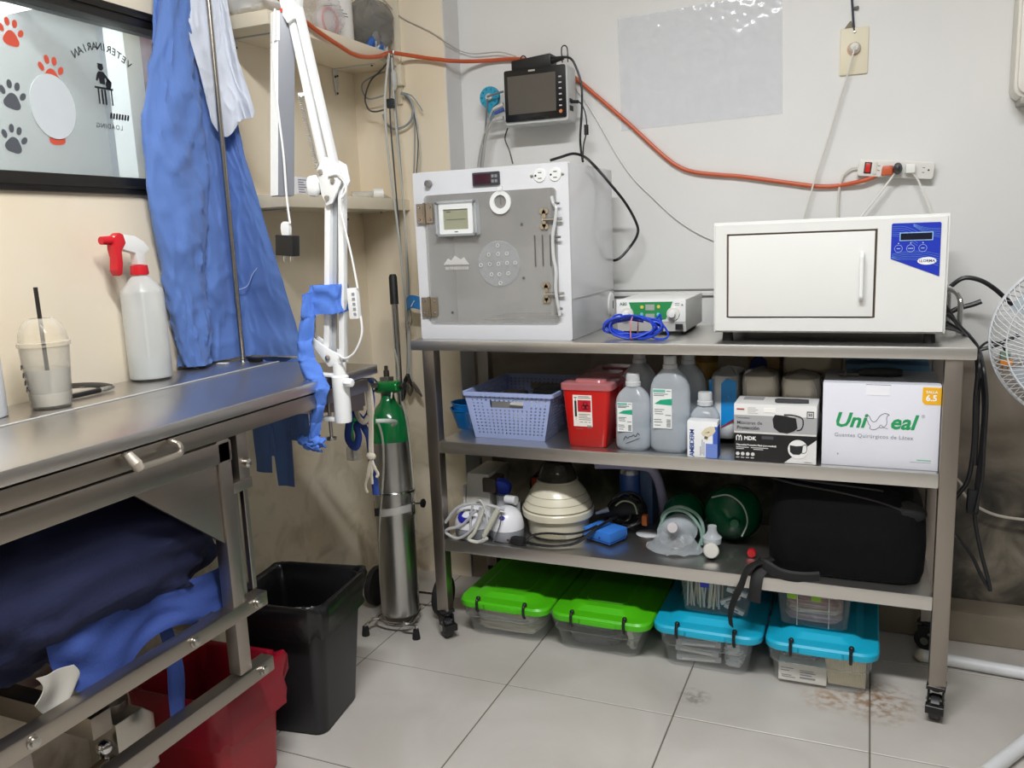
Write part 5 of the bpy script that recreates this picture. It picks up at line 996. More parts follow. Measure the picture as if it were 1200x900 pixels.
for k, (pts, lb) in enumerate((([(-1.14, 2.10, 0.37), (-1.10, 2.098, 0.418), (-1.05, 2.10, 0.437), (-1.0, 2.10, 0.438), (-0.95, 2.11, 0.425)], 'grey tube arching over the white domed units'),
     ([(-1.02, 2.095, 0.43), (-1.03, 2.094, 0.39), (-1.06, 2.092, 0.35), (-1.10, 2.094, 0.327), (-1.138, 2.098, 0.338), (-1.13, 2.095, 0.352), (-1.08, 2.092, 0.372), (-1.035, 2.092, 0.42)], 'grey lead looped in front of the big buttoned domed unit'),
     ([(-1.045, 2.096, 0.435), (-1.052, 2.094, 0.40), (-1.055, 2.094, 0.36)], 'short grey lead hanging over the big blue button'),
     ([(-1.005, 2.094, 0.437), (-1.02, 2.092, 0.40), (-1.04, 2.09, 0.355), (-1.06, 2.09, 0.33), (-1.03, 2.09, 0.3245), (-1.0, 2.09, 0.34)], 'pale tube folded between the two domed units'),
     ([(-1.03, 2.094, 0.447), (-1.015, 2.09, 0.452), (-1.0, 2.088, 0.42), (-0.995, 2.086, 0.38), (-1.01, 2.086, 0.34), (-1.03, 2.084, 0.3245)], 'thin pale lead trailing to the shelf edge'),
     ([(-0.955, 2.10, 0.42), (-0.96, 2.098, 0.385), (-0.975, 2.096, 0.345), (-0.985, 2.095, 0.328)], 'thin dark lead hanging over the small buttoned domed unit'))):
    cable('probe_lead', pts, (0.005, 0.0045, 0.004, 0.0055, 0.0028, 0.0018)[k], (gw, gw, gw, M('#cfcfc4', 0.45), M('#c9c9c8', 0.45), M('#54575c', 0.45))[k], lb, 'cable', 'leads wound round the domed units')
S('ultrasound_probe', MB().tube([(-1.01, 2.088, 0.345), (-0.985, 2.09, 0.39), (-0.963, 2.094, 0.43)], [0.007, 0.0095, 0.008], 12), M('#c3c4b6', 0.4), 'pale probe handle resting between the domed units', 'probe')
dv = T('control_box', 'off-white electronic control box at the end of the lower shelf', 'medical device', (-1.1, 2.3, Z1))
P('casing', MB().frustum((-1.1395, -1.05, 2.225, 2.40), (-1.132, -1.056, 2.24, 2.395), Z1, Z1+0.165), M('#cfcdc4', 0.45), dv, bev=0.006)
P('side_plate', MB().box(-1.147, -1.1395, 2.235, 2.38, Z1+0.01, Z1+0.125), M('#dedcd6', 0.45), dv, bev=0.003)
P('dark_cover', MB().box(-1.075, -1.03, 2.228, 2.30, Z1+0.11, Z1+0.155), M('#4a4038', 0.5), dv, bev=0.005)
ju = T('capped_jar', 'small jar with round blue lid behind the white domed units', 'jar', (-1.02, 2.25, Z1))
P('glass', MB().lathe([(0.002, 0), (0.024, 0.002), (0.024, 0.1), (0.002, 0.1)], 20, (-1.018, 2.262, Z1)), M('#c9cdd0', 0.3), ju)
lid_ = MB().lathe([(0.002, -0.008), (0.027, -0.008), (0.029, -0.004), (0.029, 0.008), (0.002, 0.01)], 26, (0, 0, 0), 'y'); rm = Matrix.Translation((-1.018, 2.25, Z1+0.127)) @ Matrix.Rotation(R(25), 4, 'X'); lid_.v = [rm @ v for v in lid_.v]
P('lid', lid_, M('#2a44b8', 0.35), ju)
# centrifuge
CX, CY = -0.838, 2.256
ce = T('centrifuge', 'cream beehive shaped centrifuge with smoky domed lid', 'centrifuge', (CX, CY, Z1))
CC = M('#ddd8c2', 0.32, coat=0.2, amt=0.06)
P('base', MB().lathe([(0.002, 0), (0.084, 0), (0.09, 0.006), (0.096, 0.058), (0.002, 0.06)], 44, (CX, CY, Z1)), CC, ce)
P('bowl', MB().lathe([(0.097, 0.056), (0.107, 0.060), (0.1085, 0.078), (0.104, 0.084), (0.098, 0.1), (0.09, 0.118), (0.079, 0.136), (0.066, 0.152), (0.056, 0.16), (0.002, 0.162)], 44, (CX, CY, Z1)), CC, ce)
P('seam_ring', MB().lathe([(0.1, 0.0835), (0.1062, 0.0835), (0.1065, 0.0858), (0.1, 0.0862)], 44, (CX, CY, Z1)), M('#8b8468', 0.5), ce)
for hz, hr in ((0.105, 0.0966), (0.126, 0.0858)): P('groove', MB().lathe([(hr-0.003, hz-0.0012), (hr+0.0006, hz-0.0006), (hr+0.0006, hz+0.0006), (hr-0.003, hz+0.0012)], 44, (CX, CY, Z1)), M('#b5ae93', 0.5), ce)
P('lid_rim', MB().lathe([(0.054, 0.1605), (0.062, 0.1605), (0.062, 0.1665), (0.054, 0.168)], 40, (CX, CY, Z1)), M('#a8a390', 0.4), ce)
P('dome_lid', MB().lathe([(0.0585, 0.166), (0.056, 0.18), (0.05, 0.197), (0.042, 0.214), (0.03, 0.223), (0.002, 0.226)], 36, (CX, CY, Z1)), CLEAR('#6a665c', '#57534a', 0.35, 0.08, 0.4), ce)
P('rotor_hub', MB().lathe([(0.002, 0.162), (0.014, 0.162), (0.011, 0.185), (0.006, 0.2), (0.002, 0.202)], 18, (CX, CY, Z1)), M('#cdc8b8', 0.35), ce)
P('cable_recess', MB().add([(CX-0.05+0.1*u_/10, CY-math.sqrt(max(0, 0.0905**2-(-0.05+0.1*u_/10)**2))-0.0012, Z1+z_) for z_ in (0.008, 0.036) for u_ in range(11)], [(i, i+1, 12+i, 11+i) for i in range(10)]), M('#b8b097', 0.5), ce)
pc = T('centrifuge_mains_cable', 'black power cord with plug curling in front of the centrifuge', 'cord', (-0.85, 2.13, Z1))
P('wire', MB().tube(catmull([(-0.898, 2.118, Z1+0.011), (-0.86, 2.112, Z1+0.008), (-0.80, 2.118, Z1+0.0065), (-0.745, 2.15, Z1+0.012), (-0.70, 2.19, Z1+0.045), (-0.66, 2.27, Z1+0.06)], 6), 0.0045, 8), BLACK_CABLE, pc)
P('wire', MB().tube(catmull([(-0.888, 2.112, Z1+0.014), (-0.87, 2.118, Z1+0.031), (-0.83, 2.125, Z1+0.04), (-0.77, 2.135, Z1+0.04), (-0.73, 2.16, Z1+0.042), (-0.7, 2.2, Z1+0.05)], 6), 0.0035, 8), BLACK_CABLE, pc)
P('plug', MB().box(-0.935, -0.893, 2.106, 2.13, Z1+0.001, Z1+0.022), BLACK_R, pc, bev=0.005)
for d in (-0.006, 0.006): P('prong', MB().box(-0.948, -0.935, 2.117+d, 2.119+d, Z1+0.009, Z1+0.014), CHROME, pc)
ad = T('inhaler_adapter', 'white and grey plastic adapter against the centrifuge', 'adapter', (-0.945, 2.235, Z1)); P('stem', MB().cyl((-0.965, 2.235, Z1+0.0), (-0.965, 2.235, Z1+0.09), 0.012, 14), M('#aeb4bb', 0.35), ad); P('cap', MB().cyl((-0.99, 2.215, Z1+0.1), (-0.955, 2.21, Z1+0.1), 0.014, 14), M('#dfe1e2', 0.35), ad)
# black coil behind the centrifuge
ck = MB(); rn = random.Random(5)
for k in range(9):
    rx = 0.07-0.004*(k % 4); ck.tube(catmull([(-0.905+rx*math.cos(t)+rn.uniform(-.004, .004), 2.41+0.006*(k-4), Z1+0.086+rx*math.sin(t)) for t in [2*math.pi*i/14 for i in range(14)]], 2, True), 0.006, 6, closed=True)
kc = T('cable_coil', 'large coil of black cable with a red clip behind the centrifuge', 'cable', (-0.905, 2.41, Z1)); P('wire', ck, BLACK_CABLE, kc); P('red_clip', MB().box(-0.965, -0.945, 2.36, 2.38, Z1+0.10, Z1+0.125), M('#c23a22', 0.4), kc, bev=0.004); P('pale_tag', MB().tube(catmull([(-0.95, 2.365, Z1+0.09), (-0.945, 2.36, Z1+0.075), (-0.93, 2.36, Z1+0.07)], 4), 0.005, 8), M('#d8cfae', 0.5), kc)
# blue box with a tangle of black leads
bb = T('blue_case', 'small bright blue plastic case on the lower shelf', 'case', (-0.683, 2.226, Z1), rz=R(-23.6))
P('shell', MB().box(-0.05, 0.05, -0.04, 0.04, 0.012, 0.040), M('#3f86e8', 0.35), bb, local=True, bev=0.003); P('tray', MB().box(-0.048, 0.048, -0.038, 0.038, 0.006, 0.011), M('#2f6fd0', 0.4), bb, local=True, bev=0.001); P('foot_plate', MB().box(-0.043, 0.043, -0.034, 0.034, 0.0, 0.006), BLACK_R, bb, local=True)
P('stud', MB().lathe([(0.001, -0.041), (0.003, -0.041), (0.003, -0.039)], 8, (0.012, 0, 0.02), 'y'), M('#1c3f80', 0.5), bb, local=True)
tg = T('lead_tangle', 'tangle of black leads with an orange plug beside the blue case', 'cable', (-0.61, 2.34, Z1)); rn = random.Random(11); tk = MB()
for k in range(12):
    c0 = Vector((-0.632+rn.uniform(-.03, .03), 2.325+rn.uniform(-.02, .02), Z1+0.055+rn.uniform(-.01, .015))); rr = rn.uniform(0.025, 0.048); tl0 = rn.uniform(-.6, .6)
    tk.tube(catmull([(c0.x+rr*math.cos(t), c0.y+0.5*rr*math.sin(t+tl0), max(Z1+0.005, c0.z+0.75*rr*math.sin(t))) for t in [2*math.pi*i/10 for i in range(10)]], 2, True), 0.0045, 6, closed=True)
P('wire', tk, BLACK_CABLE, tg); P('handset', MB().tube([(-0.70, 2.30, Z1+0.052), (-0.66, 2.31, Z1+0.07), (-0.60, 2.33, Z1+0.07)], [0.012, 0.026, 0.02], 12), BLACK_R, tg); P('orange_plug', MB().box(-0.592, -0.575, 2.29, 2.31, Z1+0.03, Z1+0.062), M('#e07a34', 0.4), tg, bev=0.004)
P('pale_plug', MB().tube([(-0.725, 2.27, Z1+0.062), (-0.70, 2.28, Z1+0.07), (-0.69, 2.285, Z1+0.073)], [0.004, 0.007, 0.008], 10), M('#b5bcc4', 0.35), tg); P('thin_lead', MB().tube(catmull([(-0.665, 2.275, Z1+0.09), (-0.64, 2.27, Z1+0.108), (-0.61, 2.275, Z1+0.1), (-0.6, 2.275, Z1+0.07)], 4), 0.0025, 6), M('#a9b38f', 0.4), tg)
# tin, folder box and lilac foam tube
cn = T('spray_can', 'silver and blue spray can behind the tangle of leads', 'can', (-0.66, 2.42, Z1)); P('can', MB().lathe([(0.002, 0), (0.03, 0), (0.032, 0.004), (0.032, 0.16), (0.026, 0.172), (0.002, 0.174)], 28, (-0.655, 2.405, Z1)), M('#c7ccd2', 0.25, 0.6), cn); P('label', MB().lathe([(0.0322, 0.01), (0.0325, 0.01), (0.0325, 0.155), (0.0322, 0.155)], 28, (-0.655, 2.405, Z1)), M('#3c60a8', 0.35), cn); P('cap', MB().lathe([(0.002, 0.174), (0.018, 0.174), (0.016, 0.196), (0.002, 0.198)], 18, (-0.655, 2.405, Z1)), M('#d9dde2', 0.3), cn)
S('slate_blue_folder', MB().box(-0.62, -0.582, 2.39, 2.47, Z1, Z1+0.185), M('#3f587e', 0.5), 'slate blue file box next to the spray can', 'box', bev=0.003)
S('foam_tube', MB().tube(catmull([(-0.74, 2.33, Z1+0.196), (-0.68, 2.33, Z1+0.2), (-0.61, 2.335, Z1+0.2), (-0.575, 2.345, Z1+0.19), (-0.56, 2.37, Z1+0.15), (-0.555, 2.40, Z1+0.09), (-0.553, 2.43, Z1+0.015)], 6), 0.0145, 12), M('#a9a6c4', 0.7), 'lilac foam tube bending down under the middle shelf', 'tube')
S('plastic_disc', MB().lathe([(0.002, 0), (0.034, 0), (0.036, 0.003), (0.03, 0.006), (0.002, 0.007)], 26, (-0.575, 2.305, Z1)), M('#d3d6d8', 0.35), 'flat white plastic disc beside the clear mask', 'disc')
# bag valve masks
GB = CLEAR('#2f9a6c', '#157048', 0.6, 0.10, 0.35)
def bvm(x, y, z, r_, ln, rz, lb, small):
    t = T('resuscitator_bag', lb, 'resuscitator', (x, y, Z1), group='green resuscitator bags')
    pr_ = [(0.012, -ln*0.5-0.012), (0.016, -ln*0.5), (r_*0.55, -ln*0.42), (r_*0.88, -ln*0.25), (r_*1.0, -ln*0.12), (r_*0.965, -ln*0.1), (r_*1.0, -ln*0.08), (r_*1.0, ln*0.06), (r_*0.965, ln*0.08), (r_*1.0, ln*0.1), (r_*0.9, ln*0.27), (r_*0.6, ln*0.42), (0.02, ln*0.5)]
    mb = MB().lathe(pr_, 32, (0, 0, 0), 'y'); m_ = Matrix.Translation((x, y, Z1+r_+0.001)) @ Matrix.Rotation(rz, 4, 'Z')
    mb.v = [m_ @ v for v in mb.v]; P('bag', mb, GB, t); return t, m_
t1, m1_ = bvm(-0.478, 2.355, 0, 0.058, 0.15, R(-12), 'small green resuscitator bag with a clear face mask in front', True)
t2, m2_ = bvm(-0.335, 2.34, 0, 0.079, 0.17, R(10), 'large green resuscitator bag with white valve cap in front', False)
CM = CLEAR('#ffffff', '#d9e0e6', 0.32, 0.12, 0.5)
mk = MB().lathe([(0.014, 0.06), (0.017, 0.045), (0.03, 0.03), (0.046, 0.014), (0.052, 0.004), (0.058, 0.0), (0.052, -0.002), (0.03, 0.02), (0.012, 0.045)], 28, (0, 0, 0), 'z', 1.0, 0.8)
mm = Matrix.Translation((-0.474, 2.235, Z1+0.046)) @ Matrix.Rotation(R(68), 4, 'X') @ Matrix.Rotation(R(20), 4, 'Z'); mk.v = [mm @ v for v in mk.v]; P('face_mask', mk, CM, t1)
P('mask_port', MB().cyl((-0.474, 2.19, Z1+0.07), (-0.473, 2.165, Z1+0.08), 0.016, 16, 0.014), CLEAR('#ffffff', '#e6dfe2', 0.6, 0.15, 0.3), t1)
P('oxygen_tube', MB().tube(catmull([(-0.52, 2.25, Z1+0.05), (-0.515, 2.24, Z1+0.09), (-0.47, 2.235, Z1+0.118), (-0.42, 2.235, Z1+0.1), (-0.40, 2.23, Z1+0.06), (-0.408, 2.22, Z1+0.02), (-0.415, 2.21, Z1+0.006)], 6), 0.0045, 8), CLEAR('#e8fff4', '#b8d4cc', 0.4, 0.1, 0.4), t1)
P('oxygen_tube', MB().tube(catmull([(-0.53, 2.24, Z1+0.04), (-0.5, 2.228, Z1+0.10), (-0.45, 2.225, Z1+0.108), (-0.41, 2.222, Z1+0.07), (-0.40, 2.215, Z1+0.02)], 6), 0.004, 8), CLEAR('#e8fff4', '#b8d4cc', 0.4, 0.1, 0.4), t1)
def poly_bag(u, v):
    a = u*math.pi*1.0-0.1; r0 = 0.025+0.06*v
    x_ = -0.475-0.085*math.cos(a)*(0.4+0.6*v); y_ = 2.225-0.075*math.sin(a)*(0.3+0.7*v)
    return (x_, y_, Z1+0.002+0.05*(1-v)**1.4+0.011*abs(noise.noise(Vector((u*6, v*3, 2))))+0.006*abs(noise.noise(Vector((u*16, v*8, 7)))))
P('clear_wrapper', MB().grid(poly_bag, 36, 12), CLEAR('#ffffff', '#dfe5ea', 0.28, 0.12, 0.4), t1)
P('valve', MB().lathe([(0.008, 0), (0.024, 0.004), (0.026, 0.02), (0.016, 0.03), (0.012, 0.04), (0.012, 0.052), (0.008, 0.052)], 22, (-0.372, 2.205, Z1+0.03)), CLEAR('#ffffff', '#dfe6ea', 0.45, 0.1, 0.4), t2)
vc = MB().lathe([(0.002, -0.018), (0.018, -0.018), (0.021, -0.014), (0.021, 0.006), (0.014, 0.012), (0.014, 0.03)], 24, (0, 0, 0), 'y'); mv = Matrix.Translation((-0.37, 2.175, Z1+0.023)) @ Matrix.Rotation(R(12), 4, 'Z') @ Matrix.Rotation(R(-12), 4, 'X'); vc.v = [mv @ v for v in vc.v]; P('valve_cap', vc, M('#d9d8d0', 0.4), t2)
P('reservoir_hose', MB().tube(catmull([(-0.30, 2.26, Z1+0.04), (-0.285, 2.255, Z1+0.085), (-0.3, 2.26, Z1+0.13), (-0.34, 2.27, Z1+0.152), (-0.385, 2.275, Z1+0.14)], 6), 0.0022, 6), CLEAR('#ffffff', '#d5e2dc', 0.6, 0.1, 0.3), t2)
# black carry bag
kb = T('carry_bag', 'large black fabric carry bag with dangling strap on the lower shelf', 'bag', (-0.03, 2.29, Z1))
BF = M('#0c0c0e', 0.85, amt=0.15, scale=30, bump=0.3, bscale=500, spec=0.15)
rings = []
for k in range(15):
    t = k/14; z = Z1+0.003+0.258*t; ring = []
    for i in range(48):
        a = 2*math.pi*i/48; ca, sa = math.cos(a), math.sin(a); e = 0.35
        sx_ = math.copysign(abs(ca)**e, ca); sy_ = math.copysign(abs(sa)**e, sa)
        edge = min(1.0, 0.93+0.07*math.sin(math.pi*t)**0.5)*(1-0.06*max(0, t-0.85)/0.15)
        x_ = -0.034+sx_*(0.193-0.012*t)*edge; y_ = 2.288+sy_*(0.168-0.03*t)*edge
        zz = z-(0.075*max(0, (x_-0.03)/0.13)**1.6+0.02*max(0, (x_+0.2)/0.36))*t**3
        ring.append((x_+0.003*noise.noise(Vector((ca*3, sa*3, t*4))), y_+0.005*noise.noise(Vector((ca*3+5, sa*3, t*4))), zz))
    rings.append(ring)
P('body', MB().loops(rings), BF, kb)
P('zip_line', MB().tube(catmull([(-0.215, 2.168, Z1+0.242), (-0.15, 2.152, Z1+0.234), (-0.05, 2.15, Z1+0.222), (0.04, 2.15, Z1+0.205), (0.1, 2.152, Z1+0.185), (0.14, 2.17, Z1+0.165)], 6), 0.0032, 6), M('#1d1d20', 0.5), kb)
P('zip_line', MB().tube(catmull([(-0.215, 2.165, Z1+0.252), (-0.12, 2.15, Z1+0.246), (0.0, 2.15, Z1+0.238), (0.05, 2.155, Z1+0.232)], 6), 0.0028, 6), M('#1d1d20', 0.5), kb)
P('side_pocket', MB().ball((0.075, 2.165, Z1+0.178), 0.06, 12, 1.25, 0.28, 0.55), M('#131316', 0.7, bump=0.2), kb)
P('strap', MB().tube(catmull([(-0.205, 2.12, Z1+0.04), (-0.245, 2.095, Z1+0.03), (-0.265, 2.078, Z1+0.012), (-0.275, 2.072, Z1-0.02), (-0.29, 2.07, Z1-0.055), (-0.302, 2.068, Z1-0.10), (-0.300, 2.068, Z1-0.135)], 6), 0.016, 8, flat=0.16, up=(1, 0, 0.2)), M('#141416', 0.7), kb)
P('strap_end', MB().tube(catmull([(-0.215, 2.11, Z1+0.03), (-0.235, 2.085, Z1+0.008), (-0.24, 2.072, Z1-0.02), (-0.243, 2.07, Z1-0.062)], 5), 0.016, 8, flat=0.2, up=(1, 0, 0)), M('#141416', 0.7), kb)
P('strap_fold', MB().tube(catmull([(-0.24, 2.15, Z1+0.012), (-0.225, 2.10, Z1+0.03), (-0.18, 2.092, Z1+0.012), (-0.13, 2.094, Z1+0.008), (-0.09, 2.105, Z1+0.01)], 5), 0.016, 8, flat=0.45), M('#141416', 0.7), kb)
S('red_cap', MB().lathe([(0.002, -0.008), (0.011, -0.008), (0.0125, 0.0), (0.010, 0.008), (0.002, 0.009)], 18, (-0.268, 2.215, Z1+0.0128), 'y'), M('#c01d22', 0.3), 'small red cap on the shelf beside the black bag', 'cap')
# ================================================================== storage boxes under the rack
CB = CLEAR('#fdfdfd', '#e2e4e4', 0.04, 0.10, 0.22)
def storage(x0, x1, lx0, lx1, h, lidc, lb, fill):
    y0, y1, ly0, ly1 = 2.152, 2.47, 2.102, 2.515
    t = T('storage_box', lb, 'storage box', ((x0+x1)/2, 2.31, 0), group='lidded clear storage boxes')
    def ring(z, i, a=(x0, x1, y0, y1), r_=0.03): return [(p, q, z) for p, q in rrect(a[0]+i, a[1]-i, a[2]+i, a[3]-i, r_)]
    tx0, tx1, ty0, ty1 = x0-0.018, x1+0.018, y0-0.043, y1+0.02
    def lerp(s): return (x0+(tx0-x0)*s, x1+(tx1-x1)*s, y0+(ty0-y0)*s, y1+(ty1-y1)*s)
    outer = [ring(0.001, 0.006), ring(0.006, 0)]+[ring(z, 0, lerp(s)) for z, s in ((h*0.55, 0.35), (h*0.56, 0.52), (h*0.99, 0.95))]
    inner = [ring(z, 0.0022, lerp(s)) for z, s in ((h*0.985, 0.95), (h*0.56, 0.50), (h*0.55, 0.33))]+[ring(0.008, 0.003)]
    P('tub', MB().loops(outer+inner), CB, t)
    P('tub_band', MB().loops([ring(z, -0.0012, lerp(s)) for z, s in ((h*0.545, 0.42), (h*0.575, 0.53))], cap=False), CLEAR('#ffffff', '#e6e8e8', 0.5, 0.15, 0.2), t)
    LM = M(lidc, 0.38, amt=0.03)
    L = (lx0, lx1, ly0, ly1); m0 = []
    for z, i in ((h-0.006, 0.004), (h-0.010, 0.001), (h-0.006, 0.0), (h+0.006, 0.0), (h+0.012, 0.004), (h+0.013, 0.02), (h+0.013, 0.038), (h+0.025, 0.056), (h+0.0255, 0.07)): m0.append(ring(z, i, L, 0.042))
    ld = P('lid', MB().loops(m0), LM, t, ang=28)
    P('lid_panel', MB().loops([ring(h+0.0255, 0.085, L, 0.02), ring(h+0.029, 0.088, L, 0.02), ring(h+0.029, 0.1, L, 0.02)]), LM, ld)
    P('lid_lip', MB().prism([((lx0+lx1)/2-0.05, ly0-0.006), ((lx0+lx1)/2+0.05, ly0-0.006), ((lx0+lx1)/2+0.06, ly0+0.004), ((lx0+lx1)/2-0.06, ly0+0.004)], 'z', h-0.008, h+0.006), LM, ld, bev=0.001)
    for fx in (0.24, 0.76):
        xc = lx0+(lx1-lx0)*fx
        lt = MB().tube(catmull([(xc, ly0+0.006, h+0.020), (xc, ly0-0.003, h+0.017), (xc, ly0-0.006, h+0.004), (xc, ly0-0.004, h-0.012), (xc, ly0+0.004, h-0.02)], 4), 0.0042, 8)
        lt.ball((xc+0.001, ly0+0.006, h+0.0205), 0.007, 8)
        P('latch', lt, BLACK_P, t)
    fill(x0, x1, y0, y1, h)
    return t
def crumpled(x0, x1, y0, y1, z0, z1, c, seed, name, lb, cat, amt=0.3):
    rings = []
    for k in range(11):
        tt = k/10; z = z0+(z1-z0)*tt; ring = []
        for i in range(40):
            a = 2*math.pi*i/40; ca, sa = math.cos(a), math.sin(a); s = (1-0.1*abs(2*tt-1)**3)
            e = 0.35; q = 0.010*noise.noise(Vector((ca*2.2+seed, sa*2.2, tt*7)))-0.008
            ring.append(((x0+x1)/2+math.copysign(abs(ca)**e, ca)*((x1-x0)/2*s+q), (y0+y1)/2+math.copysign(abs(sa)**e, sa)*((y1-y0)/2*s+q), z))
        rings.append(ring)
    return S(name, MB().loops(rings), M(c, 0.5, amt=amt, scale=35, bump=0.4, bscale=25), lb, cat)
def fill1(x0, x1, y0, y1, h):
    for k in range(3):
        crumpled(x0+0.008, x1-0.008-0.01*(k % 2), y0+0.003-0.010*k, y1-0.02, 0.0115+k*0.032, 0.0425+k*0.032, ('#e6e2d6', '#dfe3e2', '#e2c9c8')[k], k*3.1, 'dressing_pack', ('cream dressing pack at the bottom of the green lidded box by the gas bottle', 'pale grey dressing pack in the green lidded box by the gas bottle', 'pinkish dressing pack on top in the green lidded box by the gas bottle')[k], 'pack', 0.18)
def fill2(x0, x1, y0, y1, h):
    for k in range(2): crumpled(x0+0.012, x1-0.05, y0+0.010, y1-0.02, 0.011+k*0.045, 0.053+k*0.045, ('#6b6e78', '#5f626c')[k], k*2.7+20, 'folded_cloth', ('dark grey folded cloth at the bottom of the green lidded box beside the cyan ones', 'dark grey folded cloth on top in the green lidded box beside the cyan ones')[k], 'cloth', 0.15)
    crumpled(x1-0.046, x1-0.008, y0+0.012, y1-0.02, 0.011, 0.098, '#dcddd8', 31, 'paper_roll', 'pale paper roll beside the grey cloth in the green lidded box beside the cyan ones', 'roll', 0.1)
def fill3(x0, x1, y0, y1, h):
    for k in range(4):
        o = S('syringe_pack', MB().box(-0.062, 0.062, -0.03, 0.03, 0, 0.020), CLEAR('#ffffff', '#e4e9ee', 0.7, 0.15, 0.1), ('clear wrapped syringe pack at the bottom of the cyan lidded syringe box', 'clear wrapped syringe pack second from the bottom of the cyan lidded syringe box', 'clear wrapped syringe pack second from the top of the cyan lidded syringe box', 'clear wrapped syringe pack on top in the cyan lidded syringe box')[k], 'pack', bev=0.006); o.location = (x0+0.085, y0+0.05, 0.011+k*0.0225); o.rotation_euler = (0, 0, R((8, -4, 6, -7)[k]))
        s_ = P('plunger', MB().cyl((-0.045, -0.031, 0.01), (0.045, -0.031, 0.01), 0.005, 8), M('#eef0f0', 0.3), o, local=True)
    for k in range(3): crumpled(x0+0.152, x1-0.008, y0+0.01, y0+0.16, 0.011+k*0.033, 0.042+k*0.033, ('#d6dde3', '#e3e8ec', '#d9e0e6')[k], 40+k, 'tubing_pack', ('clear tubing pack at the bottom of the cyan lidded syringe box', 'clear tubing pack in the middle of the cyan lidded syringe box', 'clear tubing pack on top in the cyan lidded syringe box')[k], 'pack', 0.25)
def fill4(x0, x1, y0, y1, h):
    c = T('suture_carton', 'white printed suture carton inside the cyan lidded stick box', 'carton', (x0+0.07, y0+0.05, 0.011))
    P('carton', MB().box(x0+0.012, x0+0.132, y0+0.002, y0+0.12, 0.011, 0.062), M('#e9e7e0', 0.5), c, bev=0.001)
    pr_ = MB(); fy = y0+0.0012
    for a0, a1, z0, z1 in ((0.018, 0.05, 0.045, 0.047), (0.018, 0.04, 0.038, 0.040), (0.02, 0.055, 0.020, 0.022), (0.02, 0.045, 0.025, 0.027), (0.066, 0.1, 0.043, 0.045), (0.066, 0.105, 0.037, 0.040), (0.066, 0.096, 0.030, 0.033), (0.066, 0.105, 0.021, 0.026)): pr_.box(x0+a0, x0+a1, fy, fy+0.001, z0, z1)
    P('print', pr_, M('#8b8b90', 0.6), c, kind='stuff')
    crumpled(x0+0.014, x0+0.12, y0+0.012, y0+0.12, 0.064, 0.103, '#8f969b', 52, 'grey_pouch', 'grey pouch lying on the printed suture carton', 'pouch', 0.2)
    n = 22
    for k in range(n):
        o = S('tongue_depressor', MB().prism(rrect(-0.0022, 0.0022, -0.04, 0.04, 0.002, 2), 'z', 0, 0.082+0.012*((k*7) % 5)/5), M('#ece4c8', 0.6, amt=0.08), 'flat wooden stick standing in the cyan lidded stick box', 'stick', 'wooden sticks in the cyan lidded stick box')
        o.location = (x0+0.138+k*0.0041, y0+0.062, 0.0115); o.rotation_euler = (R(3), R(-8+0.4*k), 0)
GR, CY_ = '#4fbf12', '#16aed2'
storage(-1.103, -0.867, -1.118, -0.829, 0.118, GR, 'clear storage box with bright green lid beside the rack leg and gas bottle', fill1)
storage(-0.811, -0.571, -0.823, -0.526, 0.118, GR, 'clear storage box with bright green lid next to the cyan boxes', fill2)
storage(-0.492, -0.269, -0.520, -0.227, 0.128, CY_, 'clear storage box with cyan lid holding syringe packs', fill3)
storage(-0.200, 0.029, -0.221, 0.056, 0.128, CY_, 'clear storage box with cyan lid holding wooden sticks and a carton', fill4)
# two small clear tubs on the cyan lids
def small_tub(x0, x1, tabs, tabc, lb, dx):
    z0 = 0.128+0.0295; y0, y1 = 2.178, 2.40; h = 0.107
    t = T('small_tub', lb, 'storage box', ((x0+x1)/2, 2.28, z0), group='small clear tubs')
    def ring(z, e, r_=0.016): return [(p, q, z) for p, q in rrect(x0-e, x1+e, y0-e, y1+e, r_)]
    P('tub', MB().loops([ring(z0+0.0008, -0.004), ring(z0+0.004, 0), ring(z0+h*0.93, 0.009), ring(z0+h*0.93, 0.016), ring(z0+h*0.95, 0.016), ring(z0+h*0.95, 0.0065), ring(z0+0.006, -0.0025)]), CB, t)
    P('lid', MB().loops([ring(z0+h*0.951, 0.017), ring(z0+h, 0.017), ring(z0+h+0.002, 0.012), ring(z0+h-0.001, -0.01)]), CLEAR('#ffffff', '#dcdfe2', 0.4, 0.15, 0.3), t)
    for a in tabs: P('latch', MB().box(a-0.012, a+0.012, y0-0.0205, y0-0.0165, z0+h*0.78, z0+h+0.003), M(tabc, 0.4), t, bev=0.001)
    for a in dx: P('rib', MB().box(a-0.001, a+0.001, y0-0.008, y0-0.0015, z0+0.006, z0+h*0.9), CLEAR('#ffffff', '#f0f0f0', 0.6, 0.15, 0.2), t)
    return t, z0, y0, y1, h
t_, z0, y0, y1, h = small_tub(-0.446, -0.274, (-0.385,), '#2536c4', 'small clear tub of swab sticks on the lid of the syringe box', ())
rn = random.Random(21)
for k in range(26):
    o = S('swab_stick', MB().cyl((0, 0, 0.003), (0, 0, 0.082), 0.0026, 6), M('#e4ddc6' if k % 3 else '#d8dcd8', 0.6), 'thin pale swab stick standing in the small clear tub', 'swab', 'swab sticks in the small tub')
    o.location = (-0.438+0.0036*k, y0+0.012+rn.random()*0.04, z0+0.008); o.rotation_euler = (R(rn.uniform(-10, 3)), R(rn.uniform(-10, 8)), 0)
